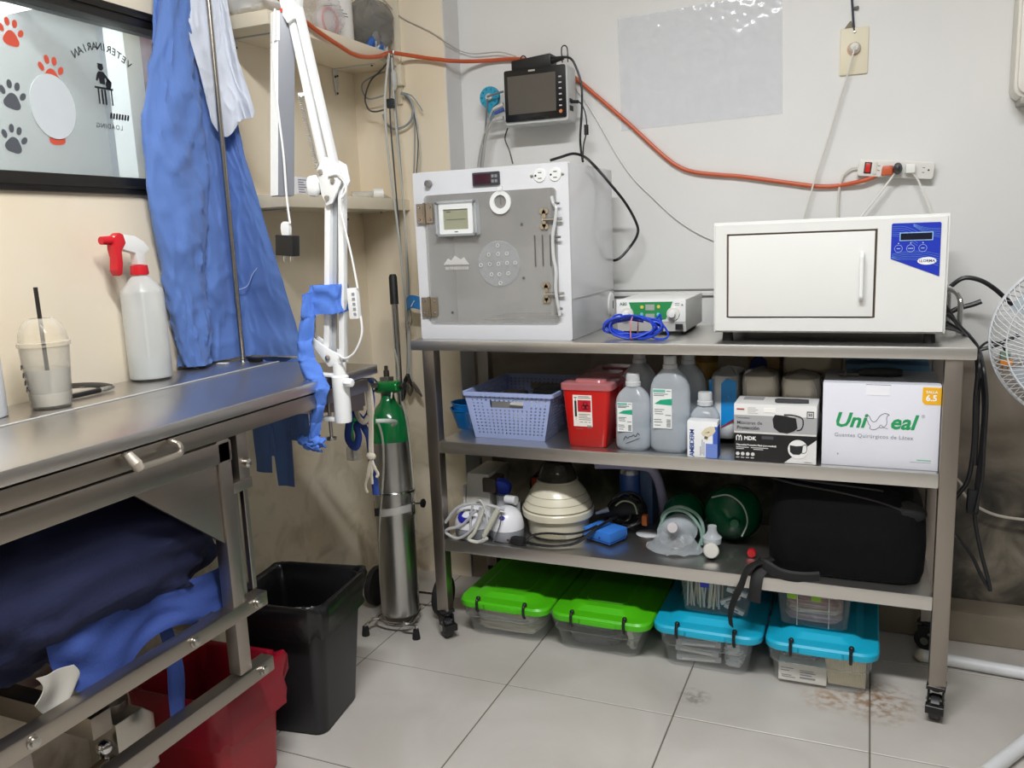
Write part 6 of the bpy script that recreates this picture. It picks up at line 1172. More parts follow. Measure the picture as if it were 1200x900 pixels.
for k, (x, dz, rz) in enumerate(((-0.312, 0.012, 22), (-0.318, 0.035, -24), (-0.305, 0.058, 15))):
    o = S('test_cassette', MB().box(-0.028, 0.028, -0.008, 0.008, 0, 0.013), M('#e6e7e6', 0.4), ('white test cassette at the bottom of the small tub', 'white test cassette tilted in the middle of the small tub', 'white test cassette on top in the small tub')[k], 'cassette', bev=0.003); o.location = (x, y0+0.014+0.004*k, z0+dz); o.rotation_euler = (0, R(rz), 0)
    P('window_strip', MB().box(-0.012, 0.012, -0.0086, -0.008, 0.004, 0.009), M('#7d828c', 0.5), o, local=True)
t_, z0, y0, y1, h = small_tub(-0.188, -0.022, (-0.158, -0.098), '#8fc31e', 'small clear tub with lime latches and pinkish packs on a cyan lid', (-0.145, -0.067))
for k in range(4): crumpled(-0.182, -0.028, y0+0.006, y1-0.01, z0+0.008+k*0.022, z0+0.028+k*0.022, ('#d6c4cc', '#e6d6cc', '#cfb2ae', '#dcc3b9')[k], 60+k*2, 'catheter_pack', ('mauve pack at the bottom of the lime latched tub', 'beige pack second from the bottom of the lime latched tub', 'rosy pack third from the bottom of the lime latched tub', 'rosy pack on top in the lime latched tub')[k], 'pack', 0.35)
# ================================================================== wall shelves on the left
SHC = M('#e6dcc6', 0.5, amt=0.06); BRK = M('#d9d8d4', 0.4)
def wall_shelf(z0, z1, lb):
    t = T('wall_shelf', lb, 'shelf', (-1.545, 2.2, z0))
    P('board', MB().box(XL+0.001, -1.448, 1.862, YR-0.001, z0, z1), SHC, t, bev=0.003)
    for yy in (1.945, 2.43):
        b = P('bracket', MB().prism([(yy-0.014, z0), (yy+0.014, z0), (yy+0.012, z0-0.04), (yy+0.003, z0-0.085), (yy-0.003, z0-0.085), (yy-0.012, z0-0.04)], 'x', XL+0.001, XL+0.006), BRK, t, bev=0.001)
        P('bracket_arm', MB().box(XL+0.006, -1.485, yy-0.007, yy+0.007, z0-0.004, z0-0.0002), BRK, b)
        for dy, dz in ((-0.006, -0.026), (0.006, -0.022), (0.0, -0.078)): P('screw', MB().lathe([(0.001, 0.0045), (0.0035, 0.003), (0.004, 0)], 8, (XL+0.006, yy+dy, z0+dz), 'x'), M('#4a4640', 0.4, 0.6), b)
        P('screw', MB().lathe([(0.001, -0.0045), (0.0035, -0.003), (0.004, 0)], 8, (-1.495, yy, z0-0.004)), M('#4a4640', 0.4, 0.6), b)
    return t
wall_shelf(1.770, 1.806, 'upper cream wall shelf on white brackets in the alcove')
wall_shelf(1.306, 1.343, 'lower cream wall shelf on white brackets in the alcove')
ZU, ZLo = 1.807, 1.3435
j = T('pill_jar', 'white plastic jar with black print on the upper wall shelf', 'jar', (-1.53, 2.29, ZU))
P('body', MB().lathe([(0.002, 0), (0.052, 0), (0.054, 0.004), (0.054, 0.16), (0.045, 0.172), (0.002, 0.174)], 30, (-1.53, 2.292, ZU)), M('#eceae6', 0.35), j)
pj = MB()
for k, (a0, a1, z_) in enumerate(((-0.9, 0.3, 0.088), (-0.6, 0.55, 0.079), (-0.3, 0.6, 0.071), (-0.8, 0.1, 0.1))):
    n = 10; pts = [(-1.53+0.0545*math.cos(-math.pi/4+a0+(a1-a0)*i/n), 2.292+0.0545*math.sin(-math.pi/4+a0+(a1-a0)*i/n)) for i in range(n+1)]
    pj.add([(x, y, ZU+z_+d) for d in (-0.0012, 0.0012) for x, y in pts], [(i, i+1, n+2+i, n+1+i) for i in range(n)])
P('print', pj, M('#55555a', 0.5), j, kind='stuff')
rb = T('ribbon_pack', 'see-through pack of white and pink rings beside the white jar', 'pack', (-1.5, 2.2, ZU))
P('disc', MB().lathe([(0.002, -0.02), (0.036, -0.018), (0.042, 0), (0.036, 0.014), (0.002, 0.016)], 26, (-1.50, 2.195, ZU+0.042), 'x'), M('#d8cfd0', 0.5), rb)
P('pink_ring', MB().tube([(-1.482, 2.195+0.038*math.cos(t), ZU+0.042+0.038*math.sin(t)) for t in [2*math.pi*i/24 for i in range(24)]], 0.0035, 6, closed=True), M('#d98d8a', 0.5), rb)
P('film', pillow(-1.56, -1.455, 2.135, 2.245, ZU, ZU+0.12, seed=31, wob=0.012), CLEAR('#ffffff', '#e9e6e6', 0.22, 0.12, 0.3), rb)
cb = T('clear_bag', 'clear zip bag with blue and white pieces at the end of the upper shelf', 'bag', (-1.52, 2.45, ZU))
P('film', pillow(-1.55, -1.452, 2.372, 2.53, ZU, ZU+0.17, seed=33, wob=0.012), CLEAR('#d5d6d6', '#9a9a9a', 0.30, 0.08, 0.45), cb)
for k, (y, z, c_) in enumerate(((2.40, 0.03, '#2f62b4'), (2.425, 0.05, '#d8dde0'), (2.45, 0.025, '#3a74c0'), (2.475, 0.05, '#c9cdd0'))): P('piece', MB().tube(catmull([(-1.475, y-0.012, ZU+0.006), (-1.47, y, ZU+z), (-1.475, y+0.014, ZU+0.008)], 4), 0.009, 8), M(c_, 0.35), cb)
S('cotton_wool', pillow(-1.60, -1.47, 1.87, 1.97, ZU, ZU+0.09, seed=35, wob=0.012), M('#e9e8e4', 0.9, bump=0.4), 'loose white cotton wool at the open end of the upper shelf', 'cotton')
bx_ = T('medicine_carton', 'small white printed medicine carton on the lower wall shelf', 'carton', (-1.56, 2.11, ZLo))
P('carton', MB().box(-1.60, -1.548, 2.062, 2.158, ZLo, ZLo+0.058), M('#e4e6ee', 0.45), bx_, bev=0.001)
pb_ = MB()
for k in range(7): pb_.box(-1.5478, -1.5474, 2.066, 2.104-0.006*(k % 3), ZLo+0.006+k*0.007, ZLo+0.0085+k*0.007)
for k in range(3): pb_.box(-1.5478, -1.5474, 2.112, 2.15, ZLo+0.026+k*0.011, ZLo+0.029+k*0.011)
P('print', pb_, M('#7c8192', 0.5), bx_, kind='stuff'); P('blue_corner', MB().prism([(2.12, ZLo+0.001), (2.1575, ZLo+0.001), (2.1575, ZLo+0.022), (2.142, ZLo+0.016)], 'x', -1.5478, -1.547), M('#4f79c4', 0.5), bx_)
S('binder_clip', MB().box(-1.60, -1.55, 2.163, 2.19, ZLo, ZLo+0.03), BLACK_P, 'black plastic clip beside the small medicine carton', 'clip', bev=0.004)
sy = T('syringe', 'white capped syringe lying on the lower wall shelf', 'syringe', (-1.54, 2.4, ZLo)); P('barrel', MB().cyl((-1.56, 2.36, ZLo+0.014), (-1.50, 2.42, ZLo+0.014), 0.012, 14), CLEAR('#ffffff', '#d8d8d4', 0.5), sy); P('cap', MB().cyl((-1.50, 2.395, ZLo+0.0165), (-1.475, 2.415, ZLo+0.0165), 0.016, 16), M('#efefec', 0.35), sy)
S('ointment_tube', MB().tube([(-1.53, 2.42, ZLo+0.012), (-1.52, 2.45, ZLo+0.011), (-1.515, 2.49, ZLo+0.008), (-1.51, 2.52, ZLo+0.004)], [0.008, 0.011, 0.0095, 0.004], 10), M('#b9bab6', 0.4), 'squeezed grey ointment tube on the lower wall shelf', 'tube')
# junction box, trunking and hook on the return wall
jb = T('junction_box', 'small cream electrical box with trunking on the corner wall', 'electrical box', (-1.452, YR, 1.66))
P('box', MB().box(-1.47, -1.436, YR-0.03, YR-0.0005, 1.711, 1.776), M('#e4dcc6', 0.45), jb, bev=0.003); P('trunking', MB().box(-1.463, -1.445, YR-0.012, YR-0.0005, 1.776, 2.4), M('#e7dfca', 0.5), jb); P('trunking', MB().box(-1.464, -1.448, YR-0.012, YR-0.0005, 1.655, 1.711), M('#e7dfca', 0.5), jb)
P('cover_screw', MB().lathe([(0.001, -0.033), (0.003, -0.032), (0.003, -0.03)], 8, (-1.465, YR, 1.757), 'y'), PRINT_K, jb)
hk = T('wall_hook', 'small metal hook holding the orange cord and hanging leads', 'hook', (-1.44, 2.442, 1.78)); P('hook', MB().tube(catmull([(-1.4485, 2.442, 1.786), (-1.435, 2.442, 1.783), (-1.4215, 2.442, 1.79), (-1.4205, 2.442, 1.803), (-1.43, 2.442, 1.809)], 4), 0.0028, 8), BOLT, hk)
# leads hanging from the hook
SG, LG, DG_ = M('#8f979c', 0.45), M('#bfc0ba', 0.45), M('#3d454c', 0.5)
for k, (pts, r_, m_, lb) in enumerate(((L1, 0.0042, LG, 'thick pale lead hanging from the hook in a long bow'), (L2, 0.0034, LG, 'pale lead hanging from the hook past the blue cuff'), (L3, 0.0026, DG_, 'thin dark lead in the hanging bundle'), (L4, 0.0028, SG, 'slate grey lead in the hanging bundle'), (LK1, 0.0028, DG_, 'black lead looped to one side under the hook'), (LK2, 0.0026, SG, 'grey lead looped tightly under the hook'),
     (LR1, 0.004, SG, 'grey cable coiled in a ring beside the cream box'), (LR2, 0.002, SG, 'short cut grey cable with black tip by the cream box'), (LR3, 0.0022, SG, 'grey cable hanging straight behind the incubator corner'), (LR4, 0.0022, LG, 'pale cable hanging by the wall edge'), (LR5, 0.0018, DG_, 'thin dark cable hanging between two pale ones'))):
    cable('hanging_lead', pts, r_, m_, lb, 'cable', 'leads hanging on the corner wall')
S('lead_splitter', MB().tube([(-1.426, 2.446, 1.745), (-1.426, 2.446, 1.735), (-1.426, 2.446, 1.705), (-1.426, 2.446, 1.683)], [0.004, 0.011, 0.0115, 0.005], 10), M('#bdbdb9', 0.45), 'grey lead junction block under the hook', 'connector')
S('black_connector', MB().box(-1.442, -1.418, 2.415, 2.432, 1.625, 1.655), M('#2b3236', 0.45), 'dark square connector in the hanging leads', 'connector', bev=0.004)
cf = T('velcro_cuff', 'bright blue cuff strap clipped on the hanging leads', 'cuff', (-1.45, 2.49, 0.95))
P('strap', MB().grid(lambda u, v: (-1.462+0.08*u, 2.497-0.045*math.sin(u*2.2), 1.004-0.004*u+0.022*math.sin(u*2.4)-0.044*v), 14, 4), M('#2f86cc', 0.6), cf, solid=0.002); P('white_stitch', MB().tube([(-1.415, 2.4485, 0.985), (-1.402, 2.450, 1.005)], 0.0016, 6), M('#eef0f2', 0.5), cf); P('clip', MB().tube(catmull([(-1.44, 2.48, 0.98), (-1.434, 2.48, 0.95), (-1.44, 2.48, 0.92), (-1.45, 2.485, 0.93)], 4), 0.0035, 6), CHROME, cf)
ends = [L1[-1], L2[-1], L3[-1], L4[-1], L1[-1], L2[-1]]
for k in range(6):
    e = Vector(ends[k]); a = -0.45+k*0.2
    t = T('electrode_clip', 'black electrode clip at the end of the hanging leads' if k % 2 == 0 else 'steel electrode clip at the end of the hanging leads', 'clip', e, group='electrode clips on the leads')
    tip = e+Vector((0.05*math.sin(a)+0.012*(k == 5), -0.004*(k % 3), -0.05*math.cos(a)*(0.8+0.1*(k % 3))))
    P('jaw', MB().tube([e+Vector((0, 0, 0.006)), (e+tip)/2, tip], [0.0045, 0.0085, 0.003], 8), BLACK_P if k % 2 == 0 else M('#8f8a82', 0.3, 0.9), t); P('spring', MB().ball(e, 0.006, 6), BOLT, t)
# ================================================================== things on the exam table
def on_table(mb, m): mb.v = [m @ v for v in mb.v]; return mb
sp = T('spray_bottle', 'translucent spray bottle with red trigger on the exam table', 'bottle', (-1.578, 1.475, 0.901))
BX, BY, BZ = -1.578, 1.475, 0.901
P('bottle', MB().lathe([(0.002, 0), (0.043, 0), (0.048, 0.005), (0.048, 0.205), (0.046, 0.214), (0.030, 0.232), (0.02, 0.243), (0.0165, 0.246), (0.0165, 0.256)], 40, (BX, BY, BZ)), CLEAR('#ffffff', '#eceeec', 0.5, 0.3, 0.25), sp)
P('liquid', MB().lathe([(0.002, 0.003), (0.041, 0.003), (0.0455, 0.007), (0.0455, 0.052), (0.002, 0.052)], 36, (BX, BY, BZ)), M('#c4cccb', 0.2), sp)
P('collar', MB().lathe([(0.002, 0.248), (0.0195, 0.248), (0.0205, 0.252), (0.019, 0.27), (0.002, 0.271)], 28, (BX, BY, BZ)), M('#d81f2c', 0.4), sp)
hd_ = P('spray_head', MB().prism([(BY-0.011, BZ+0.271), (BY+0.011, BZ+0.271), (BY+0.012, BZ+0.295), (BY+0.026, BZ+0.302), (BY+0.03, BZ+0.307), (BY+0.014, BZ+0.325), (BY-0.01, BZ+0.338), (BY-0.04, BZ+0.342), (BY-0.07, BZ+0.338), (BY-0.072, BZ+0.318), (BY-0.045, BZ+0.306), (BY-0.014, BZ+0.298)], 'x', BX-0.011, BX+0.011), M('#f1f1ee', 0.35), sp, bev=0.004)
P('nozzle', MB().cyl((BX, BY-0.07, BZ+0.329), (BX, BY-0.098, BZ+0.329), 0.0105, 16, 0.009), M('#d81f2c', 0.4), hd_)
P('trigger', MB().prism([(BY-0.045, BZ+0.342), (BY-0.055, BZ+0.346), (BY-0.072, BZ+0.334), (BY-0.074, BZ+0.31), (BY-0.07, BZ+0.29), (BY-0.074, BZ+0.262), (BY-0.068, BZ+0.248), (BY-0.06, BZ+0.252), (BY-0.055, BZ+0.275), (BY-0.054, BZ+0.305), (BY-0.04, BZ+0.322)], 'x', BX-0.0125, BX+0.0125), M('#d81f2c', 0.4), hd_, bev=0.003)
P('dip_tube', MB().cyl((BX, BY, BZ+0.02), (BX, BY, BZ+0.25), 0.003, 8), M('#e6e6e3', 0.4), sp)
cu = T('drink_cup', 'clear plastic drink cup with domed lid and black straw, milky inside', 'cup', (-1.515, 1.155, 0.901)); KX, KY, KZ = -1.515, 1.155, 0.901
P('cup', MB().lathe([(0.002, 0), (0.036, 0), (0.038, 0.003), (0.046, 0.122), (0.0485, 0.124), (0.0485, 0.127), (0.0455, 0.127), (0.0365, 0.005), (0.002, 0.004)], 36, (KX, KY, KZ)), CLEAR('#fdfdfc', '#e6e2da', 0.14, 0.08, 0.4), cu)
P('milk_residue', MB().lathe([(0.002, 0.0045), (0.035, 0.005), (0.0362, 0.02), (0.0366, 0.03), (0.034, 0.034), (0.002, 0.022)], 36, (KX, KY, KZ)), M('#f2ede3', 0.35, amt=0.06, bump=0.6, bscale=40), cu)
P('milk_film', MB().lathe([(0.0366, 0.03), (0.0418, 0.078), (0.0405, 0.078), (0.0355, 0.032)], 36, (KX, KY, KZ)), CLEAR('#ffffff', '#f6f3ec', 0.55, 0.3, 0.1), cu)
P('dome_lid', MB().lathe([(0.0492, 0.124), (0.0492, 0.132), (0.0455, 0.133), (0.043, 0.15), (0.036, 0.166), (0.028, 0.176), (0.0215, 0.179), (0.0205, 0.178), (0.034, 0.164), (0.0415, 0.149), (0.0442, 0.133)], 36, (KX, KY, KZ)), CLEAR('#fffdf8', '#f0ece2', 0.12, 0.05, 0.45), cu)
P('straw', MB().tube([(KX-0.012, KY+0.01, KZ+0.012), (KX+0.004, KY-0.004, KZ+0.24)], 0.0042, 10), M('#2a2724', 0.4, amt=0.2), cu)
ms = MB()
for k, (a0, z_) in enumerate(((0.0, 0.086), (0.02, 0.07), (0.04, 0.055), (0.06, 0.042))):
    for q in range(2): aa = -2.05+0.05*q+a0*2; rr = 0.0392+0.0085*(z_/0.12); ms.tube(catmull([(KX+rr*math.cos(aa), KY+rr*math.sin(aa), KZ+z_-0.006), (KX+rr*math.cos(aa+0.12), KY+rr*math.sin(aa+0.12), KZ+z_+0.004), (KX+rr*math.cos(aa+0.26), KY+rr*math.sin(aa+0.26), KZ+z_-0.004)], 3), 0.0009, 5)
P('scribble', ms, M('#2d2a27', 0.5), cu, kind='stuff')
pr_t = T('paper_towel_roll', 'upright white paper roll at the end of the exam table', 'paper roll', (-1.552, 1.037, 0.901)); P('roll', MB().lathe([(0.014, 0.0), (0.0405, 0.0), (0.0415, 0.003), (0.0405, 0.215), (0.039, 0.218), (0.014, 0.218)], 40, (-1.552, 1.037, 0.901)), M('#e3e4e6', 0.85, amt=0.03, bump=0.15, bscale=200), pr_t); P('core', MB().lathe([(0.0125, 0.001), (0.0138, 0.001), (0.0138, 0.217), (0.0125, 0.217)], 20, (-1.552, 1.037, 0.901)), M('#a88d6a', 0.8), pr_t)
fg = T('nail_trimmer', 'black and steel claw trimmer lying behind the drink cup', 'trimmer', (-1.55, 1.27, 0.901))
P('lever', MB().tube(catmull([(-1.60, 1.245, 0.921), (-1.585, 1.28, 0.919), (-1.562, 1.315, 0.914), (-1.545, 1.33, 0.908)], 5), 0.006, 8, flat=0.5), M('#5b5651', 0.35, 0.6), fg); P('handle', MB().tube(catmull([(-1.545, 1.215, 0.906), (-1.54, 1.25, 0.907), (-1.542, 1.295, 0.907)], 5), 0.0055, 8), BLACK_P, fg)
P('jaw', MB().tube([(-1.542, 1.295, 0.907), (-1.543, 1.315, 0.907), (-1.547, 1.335, 0.907)], [0.0055, 0.006, 0.004], 8), CHROME, fg); P('spring', MB().tube([(-1.57+0.003*math.cos(k*1.2), 1.31+0.0015*k*0.3, 0.908+0.003*math.sin(k*1.2)) for k in range(16)], 0.0008, 5), CHROME, fg)
iv = T('drip_pole', 'slender steel drip pole standing at the corner end of the exam table', 'pole', (-1.548, 1.762, 0.9)); P('rod', MB().cyl((-1.548, 1.762, 0.9), (-1.548, 1.762, 2.2), 0.0068, 14), STEEL('#b5aea4', 0.22, 2), iv); P('socket', MB().lathe([(0.002, 0.9003), (0.011, 0.9003), (0.010, 0.904), (0.007, 0.905)], 16, (-1.548, 1.762, 0)), CHROME, iv); P('hook_arm', MB().tube(catmull([(-1.62, 1.70, 2.18), (-1.60, 1.72, 2.16), (-1.548, 1.762, 2.19), (-1.5, 1.80, 2.16), (-1.48, 1.82, 2.18)], 5), 0.005, 8), CHROME, iv)
S('tissue_scrap', MB().box(-1.585, -1.555, 1.70, 1.716, 0.9005, 0.9035), M('#e6e8ea', 0.8), 'small white tissue scrap under the hanging blue gown', 'tissue', bev=0.001)
S('tissue_scrap', MB().box(-1.60, -1.585, 1.63, 1.637, 0.9005, 0.9025), M('#e6e8ea', 0.8), 'tiny white paper shred beside the spray bottle', 'tissue', bev=0.001)
# ---------------------------------------------------------------- blue gown hung at the corner
gn = T('surgical_gown', 'long blue surgical gown hung over the corner end of the exam table', 'gown', (-1.58, 1.75, 0.9))
def plan(c, u):
    k = u*(len(c)-1); i = min(int(k), len(c)-2); f = k-i; return Vector(c[i]).lerp(Vector(c[i+1]), f)
TOPC = [(-1.617, 1.690), (-1.606, 1.72), (-1.60, 1.755), (-1.605, 1.79)]
MIDC = [(-1.622, 1.60), (-1.615, 1.66), (-1.61, 1.73), (-1.60, 1.80), (-1.565, 1.825), (-1.545, 1.838)]
BOTC = [(-1.61, 1.62), (-1.60, 1.66), (-1.605, 1.73), (-1.598, 1.80), (-1.56, 1.83), (-1.48, 1.845), (-1.405, 1.845)]
def crease(p, s): return 1-abs(noise.noise(Vector(p)*s))*2.2
def gown(u, v):
    z = 2.0+(0.906-2.0)*v
    a, b, c = plan(TOPC, u), plan(MIDC, u), plan(BOTC, u)
    tv = (2.0-z)/(2.0-1.45)
    p = a.lerp(b, min(1, tv)**0.8) if tv < 1 else b.lerp(c, ((1.45-z)/(1.45-0.906)))
    low = max(0, v-0.72)/0.28
    fold = 0.010*math.sin(u*15+v*1.5)*min(1, v*2)+0.012*noise.noise(Vector((u*4, v*4, 3)))+0.006*max(0, crease((u*1.6+v*0.8, v*2.2-u, 5), 3.0))**3+0.004*max(0, crease((u*2+v, v*4-u*1.5, 8), 4.0))**3
    fold += low*0.022*noise.noise(Vector((u*6, v*9, 31)))
    nx, ny = 0.75, -0.66
    x, y = p.x+nx*fold, p.y+ny*fold
    if (x+1.548)**2+(y-1.762)**2 < 0.018**2 or (u > 0.3 and u < 0.75 and y < 1.78 and x > -1.57): y = max(y, 1.785)
    return (max(x, XL+0.006), y, z)
P('panel', MB().grid(gown, 110, 130), BLUE_CLOTH, gn, solid=0.0012, ang=80)
SL = [(1.92, 1.715, 0.030), (1.80, 1.698, 0.042), (1.65, 1.672, 0.068), (1.50, 1.648, 0.092), (1.36, 1.645, 0.096), (1.22, 1.642, 0.074), (1.10, 1.640, 0.056), (1.0, 1.642, 0.048), (0.908, 1.640, 0.036)]
rings = []
for k in range(91):
    t = k/90; q = t*(len(SL)-1); i0 = min(int(q), len(SL)-2); f = q-i0; z, cy, rr = [SL[i0][j]*(1-f)+SL[i0+1][j]*f for j in range(3)]; ring = []
    for i in range(48):
        a = 2*math.pi*i/48; ca, sa = math.cos(a), math.sin(a)
        n1 = noise.noise(Vector((ca*1.2, sa*1.2+z*2, z*5))); c1 = max(0, crease((sa*0.8+z, z*3.2-sa*0.7, 2), 2.4))**3; c2 = max(0, crease((sa+z*2, z*6+sa*1.2, 7), 3.0))**3
        d = (0.014*n1+0.013*c1+0.006*c2)*min(1, (1.97-z)*3)
        ring.append((max(XL+0.005, -1.598+(0.021+d)*ca), cy+(rr+0.5*d)*math.copysign(abs(sa)**0.8, sa), z))
    rings.append(ring)
P('sleeve', MB().loops(rings), BLUE_CLOTH, gn, ang=80)
P('waist_tie', MB().tube(catmull([(-1.575, 1.80, 1.09), (-1.555, 1.815, 1.10), (-1.54, 1.822, 1.13), (-1.52, 1.832, 1.155)], 5), 0.0015, 6), M('#a8bde8', 0.7), gn)
def hem(u, v):
    x = -1.61+0.2*u; bot = (0.572 if u < 0.32 else 0.60-0.07*(1 if 0.36 < u < 0.68 else 0)) if u < 0.70 else 0.53+0.0
    bot = 0.565 if u < 0.3 else (0.615 if u < 0.36 else (0.527 if u < 0.64 else 0.665))
    z = 0.90+(bot-0.90)*v
    return (x+0.004*noise.noise(Vector((u*4, v*4, 2))), 1.846-0.006*math.sin(u*9)+0.004*noise.noise(Vector((u*6, v*5, 8))), z)
P('gown_hem', MB().grid(hem, 60, 16), BLUE_CLOTH, gn, solid=0.0012, ang=80)
ws = T('white_sheet', 'thin white cloth hanging over the blue gown by the drip pole', 'cloth', (-1.55, 1.72, 1.5))
WSL = [(-1.60, 1.706, 1.98), (-1.582, 1.712, 1.75), (-1.572, 1.73, 1.65), (-1.572, 1.758, 1.525)]
WSR = [(-1.53, 1.792, 1.98), (-1.515, 1.794, 1.80), (-1.50, 1.796, 1.68), (-1.462, 1.796, 1.552)]
def plan3(c, u):
    k = u*(len(c)-1); i = min(int(k), len(c)-2); return Vector(c[i]).lerp(Vector(c[i+1]), k-i)
def wsheet(u, v):
    p = plan3(WSL, v).lerp(plan3(WSR, v), u)
    p.z -= v**3*(0.035*math.sin(math.pi*min(1, u*1.25))+0.018*math.sin(u*9))
    d = 0.012*noise.noise(Vector((u*4, v*5, 21)))+0.006*max(0, crease((u*2+v, v*3-u, 13), 2.5))**3+0.006*math.sin(u*14+v*3)
    p.x += 0.6*d; p.y += 0.022*math.sin(math.pi*u)-0.6*d
    return p
P('panel', MB().grid(wsheet, 60, 60), M('#d4dae6', 0.85, amt=0.04, sheen=0.1), ws, solid=0.001, ang=80)
# ---------------------------------------------------------------- clamp lamp
lm = T('clamp_lamp', 'white spring arm lamp clamped to the edge of the exam table', 'lamp', (-1.112, 1.575, 0.8))
LW = M('#eceeee', 0.3, coat=0.2); LGR = M('#a9acb0', 0.35); LY = 1.58
P('clamp_post', MB().lathe([(0.002, 0.798), (0.019, 0.795), (0.02, 0.80), (0.02, 0.902), (0.0155, 0.906), (0.0155, 0.935), (0.002, 0.937)], 26, (-1.111, LY, 0)), LW, lm)
P('clamp_jaw', MB().box(-1.185, -1.115, LY-0.014, LY+0.014, 0.9012, 0.909), LW, lm, bev=0.003); P('clamp_jaw', MB().box(-1.165, -1.115, LY-0.012, LY+0.012, 0.796, 0.806), LW, lm, bev=0.003)
P('clamp_screw', MB().cyl((-1.148, LY, 0.755), (-1.148, LY, 0.836), 0.004, 10), BOLT, lm); P('screw_pad', MB().lathe([(0.002, 0.748), (0.012, 0.75), (0.012, 0.756), (0.002, 0.758)], 14, (-1.148, LY, 0)), BOLT, lm)
P('knob', MB().lathe([(0.002, 0.0), (0.008, 0.0), (0.0105, 0.004), (0.0105, 0.018), (0.008, 0.022), (0.002, 0.023)], 8, (-1.092, LY-0.012, 0.89), 'x'), LW, lm)
P('hinge_plate', MB().prism([(-1.178, 0.985), (-1.170, 0.993), (-1.125, 0.965), (-1.098, 0.955), (-1.094, 0.935), (-1.13, 0.925), (-1.155, 0.955)], 'y', LY-0.014, LY-0.009), LW, lm, bev=0.001); P('hinge_plate', MB().prism([(-1.178, 0.985), (-1.170, 0.993), (-1.125, 0.965), (-1.098, 0.955), (-1.094, 0.935), (-1.13, 0.925), (-1.155, 0.955)], 'y', LY+0.009, LY+0.014), LW, lm, bev=0.001)
P('pivot_bolt', MB().lathe([(0.001, -0.019), (0.006, -0.018), (0.006, -0.014)], 10, (-1.13, LY, 0.947), 'y'), BOLT, lm)
def rod(a, b, w_, d_, name):
    a, b = Vector(a), Vector(b); t = (b-a).normalized(); s_ = t.cross(Vector((0, 1, 0))).normalized(); n = Vector((0, 1, 0))
    r1 = [a+s_*w_/2*i+n*d_/2*j for i, j in ((-1, -1), (1, -1), (1, 1), (-1, 1))]; r2 = [p+(b-a) for p in r1]
    q = P(name, MB().loops([r1, r2]), LW, lm, bev=0.0015)
    return q
rod((-1.140, LY, 0.945), (-1.100, LY, 1.335), 0.014, 0.016, 'lower_arm'); rod((-1.098, LY, 0.945), (-1.066, LY, 1.335), 0.014, 0.016, 'lower_arm')
P('arm_channel', MB().loops([[(-1.133, LY+0.004, 0.945), (-1.122, LY+0.004, 0.945), (-1.122, LY+0.008, 0.945), (-1.133, LY+0.008, 0.945)], [(-1.093, LY+0.004, 1.335), (-1.082, LY+0.004, 1.335), (-1.082, LY+0.008, 1.335), (-1.093, LY+0.008, 1.335)]]), LGR, lm)
rod((-1.106, LY, 1.345), (-1.166, LY, 1.70), 0.015, 0.016, 'upper_arm'); rod((-1.080, LY, 1.355), (-1.146, LY, 1.705), 0.015, 0.016, 'upper_arm')
P('joint_plate', MB().prism([(-1.118, 1.365), (-1.095, 1.39), (-1.062, 1.372), (-1.056, 1.335), (-1.085, 1.29), (-1.10, 1.285), (-1.112, 1.31)], 'y', LY-0.018, LY-0.012), LW, lm, bev=0.002); P('joint_plate', MB().prism([(-1.118, 1.365), (-1.095, 1.39), (-1.062, 1.372), (-1.056, 1.335), (-1.085, 1.29), (-1.10, 1.285), (-1.112, 1.31)], 'y', LY+0.012, LY+0.018), LW, lm, bev=0.002)
for x, z in ((-1.078, 1.338), (-1.096, 1.302), (-1.108, 1.358)): P('pivot_bolt', MB().lathe([(0.001, -0.023), (0.0055, -0.022), (0.0055, -0.018)], 10, (x, LY, z), 'y'), BOLT, lm)
P('joint_knob', MB().lathe([(0.002, -0.03), (0.011, -0.028), (0.012, -0.01), (0.006, 0.0), (0.002, 0.0)], 12, (-1.118, LY-0.01, 1.33), 'x', 1.0, 2.0), LW, lm)
def spring(a, b, r_, turns, name):
    a, b = Vector(a), Vector(b); t = (b-a).normalized(); s_ = t.cross(Vector((0, 1, 0))).normalized(); n = Vector((0, 1, 0)); N_ = turns*6
    P(name, MB().tube([a+(b-a)*k/N_+(s_*math.cos(k*math.pi/3)+n*math.sin(k*math.pi/3))*r_ for k in range(N_+1)], 0.001, 4), M('#c5c6c6', 0.3, 0.8), lm)
spring((-1.152, LY-0.012, 1.52), (-1.122, LY-0.012, 1.365), 0.0042, 34, 'spring'); spring((-1.166, LY-0.004, 1.085), (-1.168, LY-0.004, 0.988), 0.0035, 24, 'spring')
P('spring_pin', MB().cyl((-1.156, LY-0.012, 1.524), (-1.142, LY, 1.526), 0.005, 8), LW, lm)
hd2 = P('head_joint', MB().prism([(-1.185, 1.735), (-1.14, 1.735), (-1.148, 1.68), (-1.166, 1.672), (-1.178, 1.69)], 'y', LY-0.016, LY+0.016), LW, lm, bev=0.003)
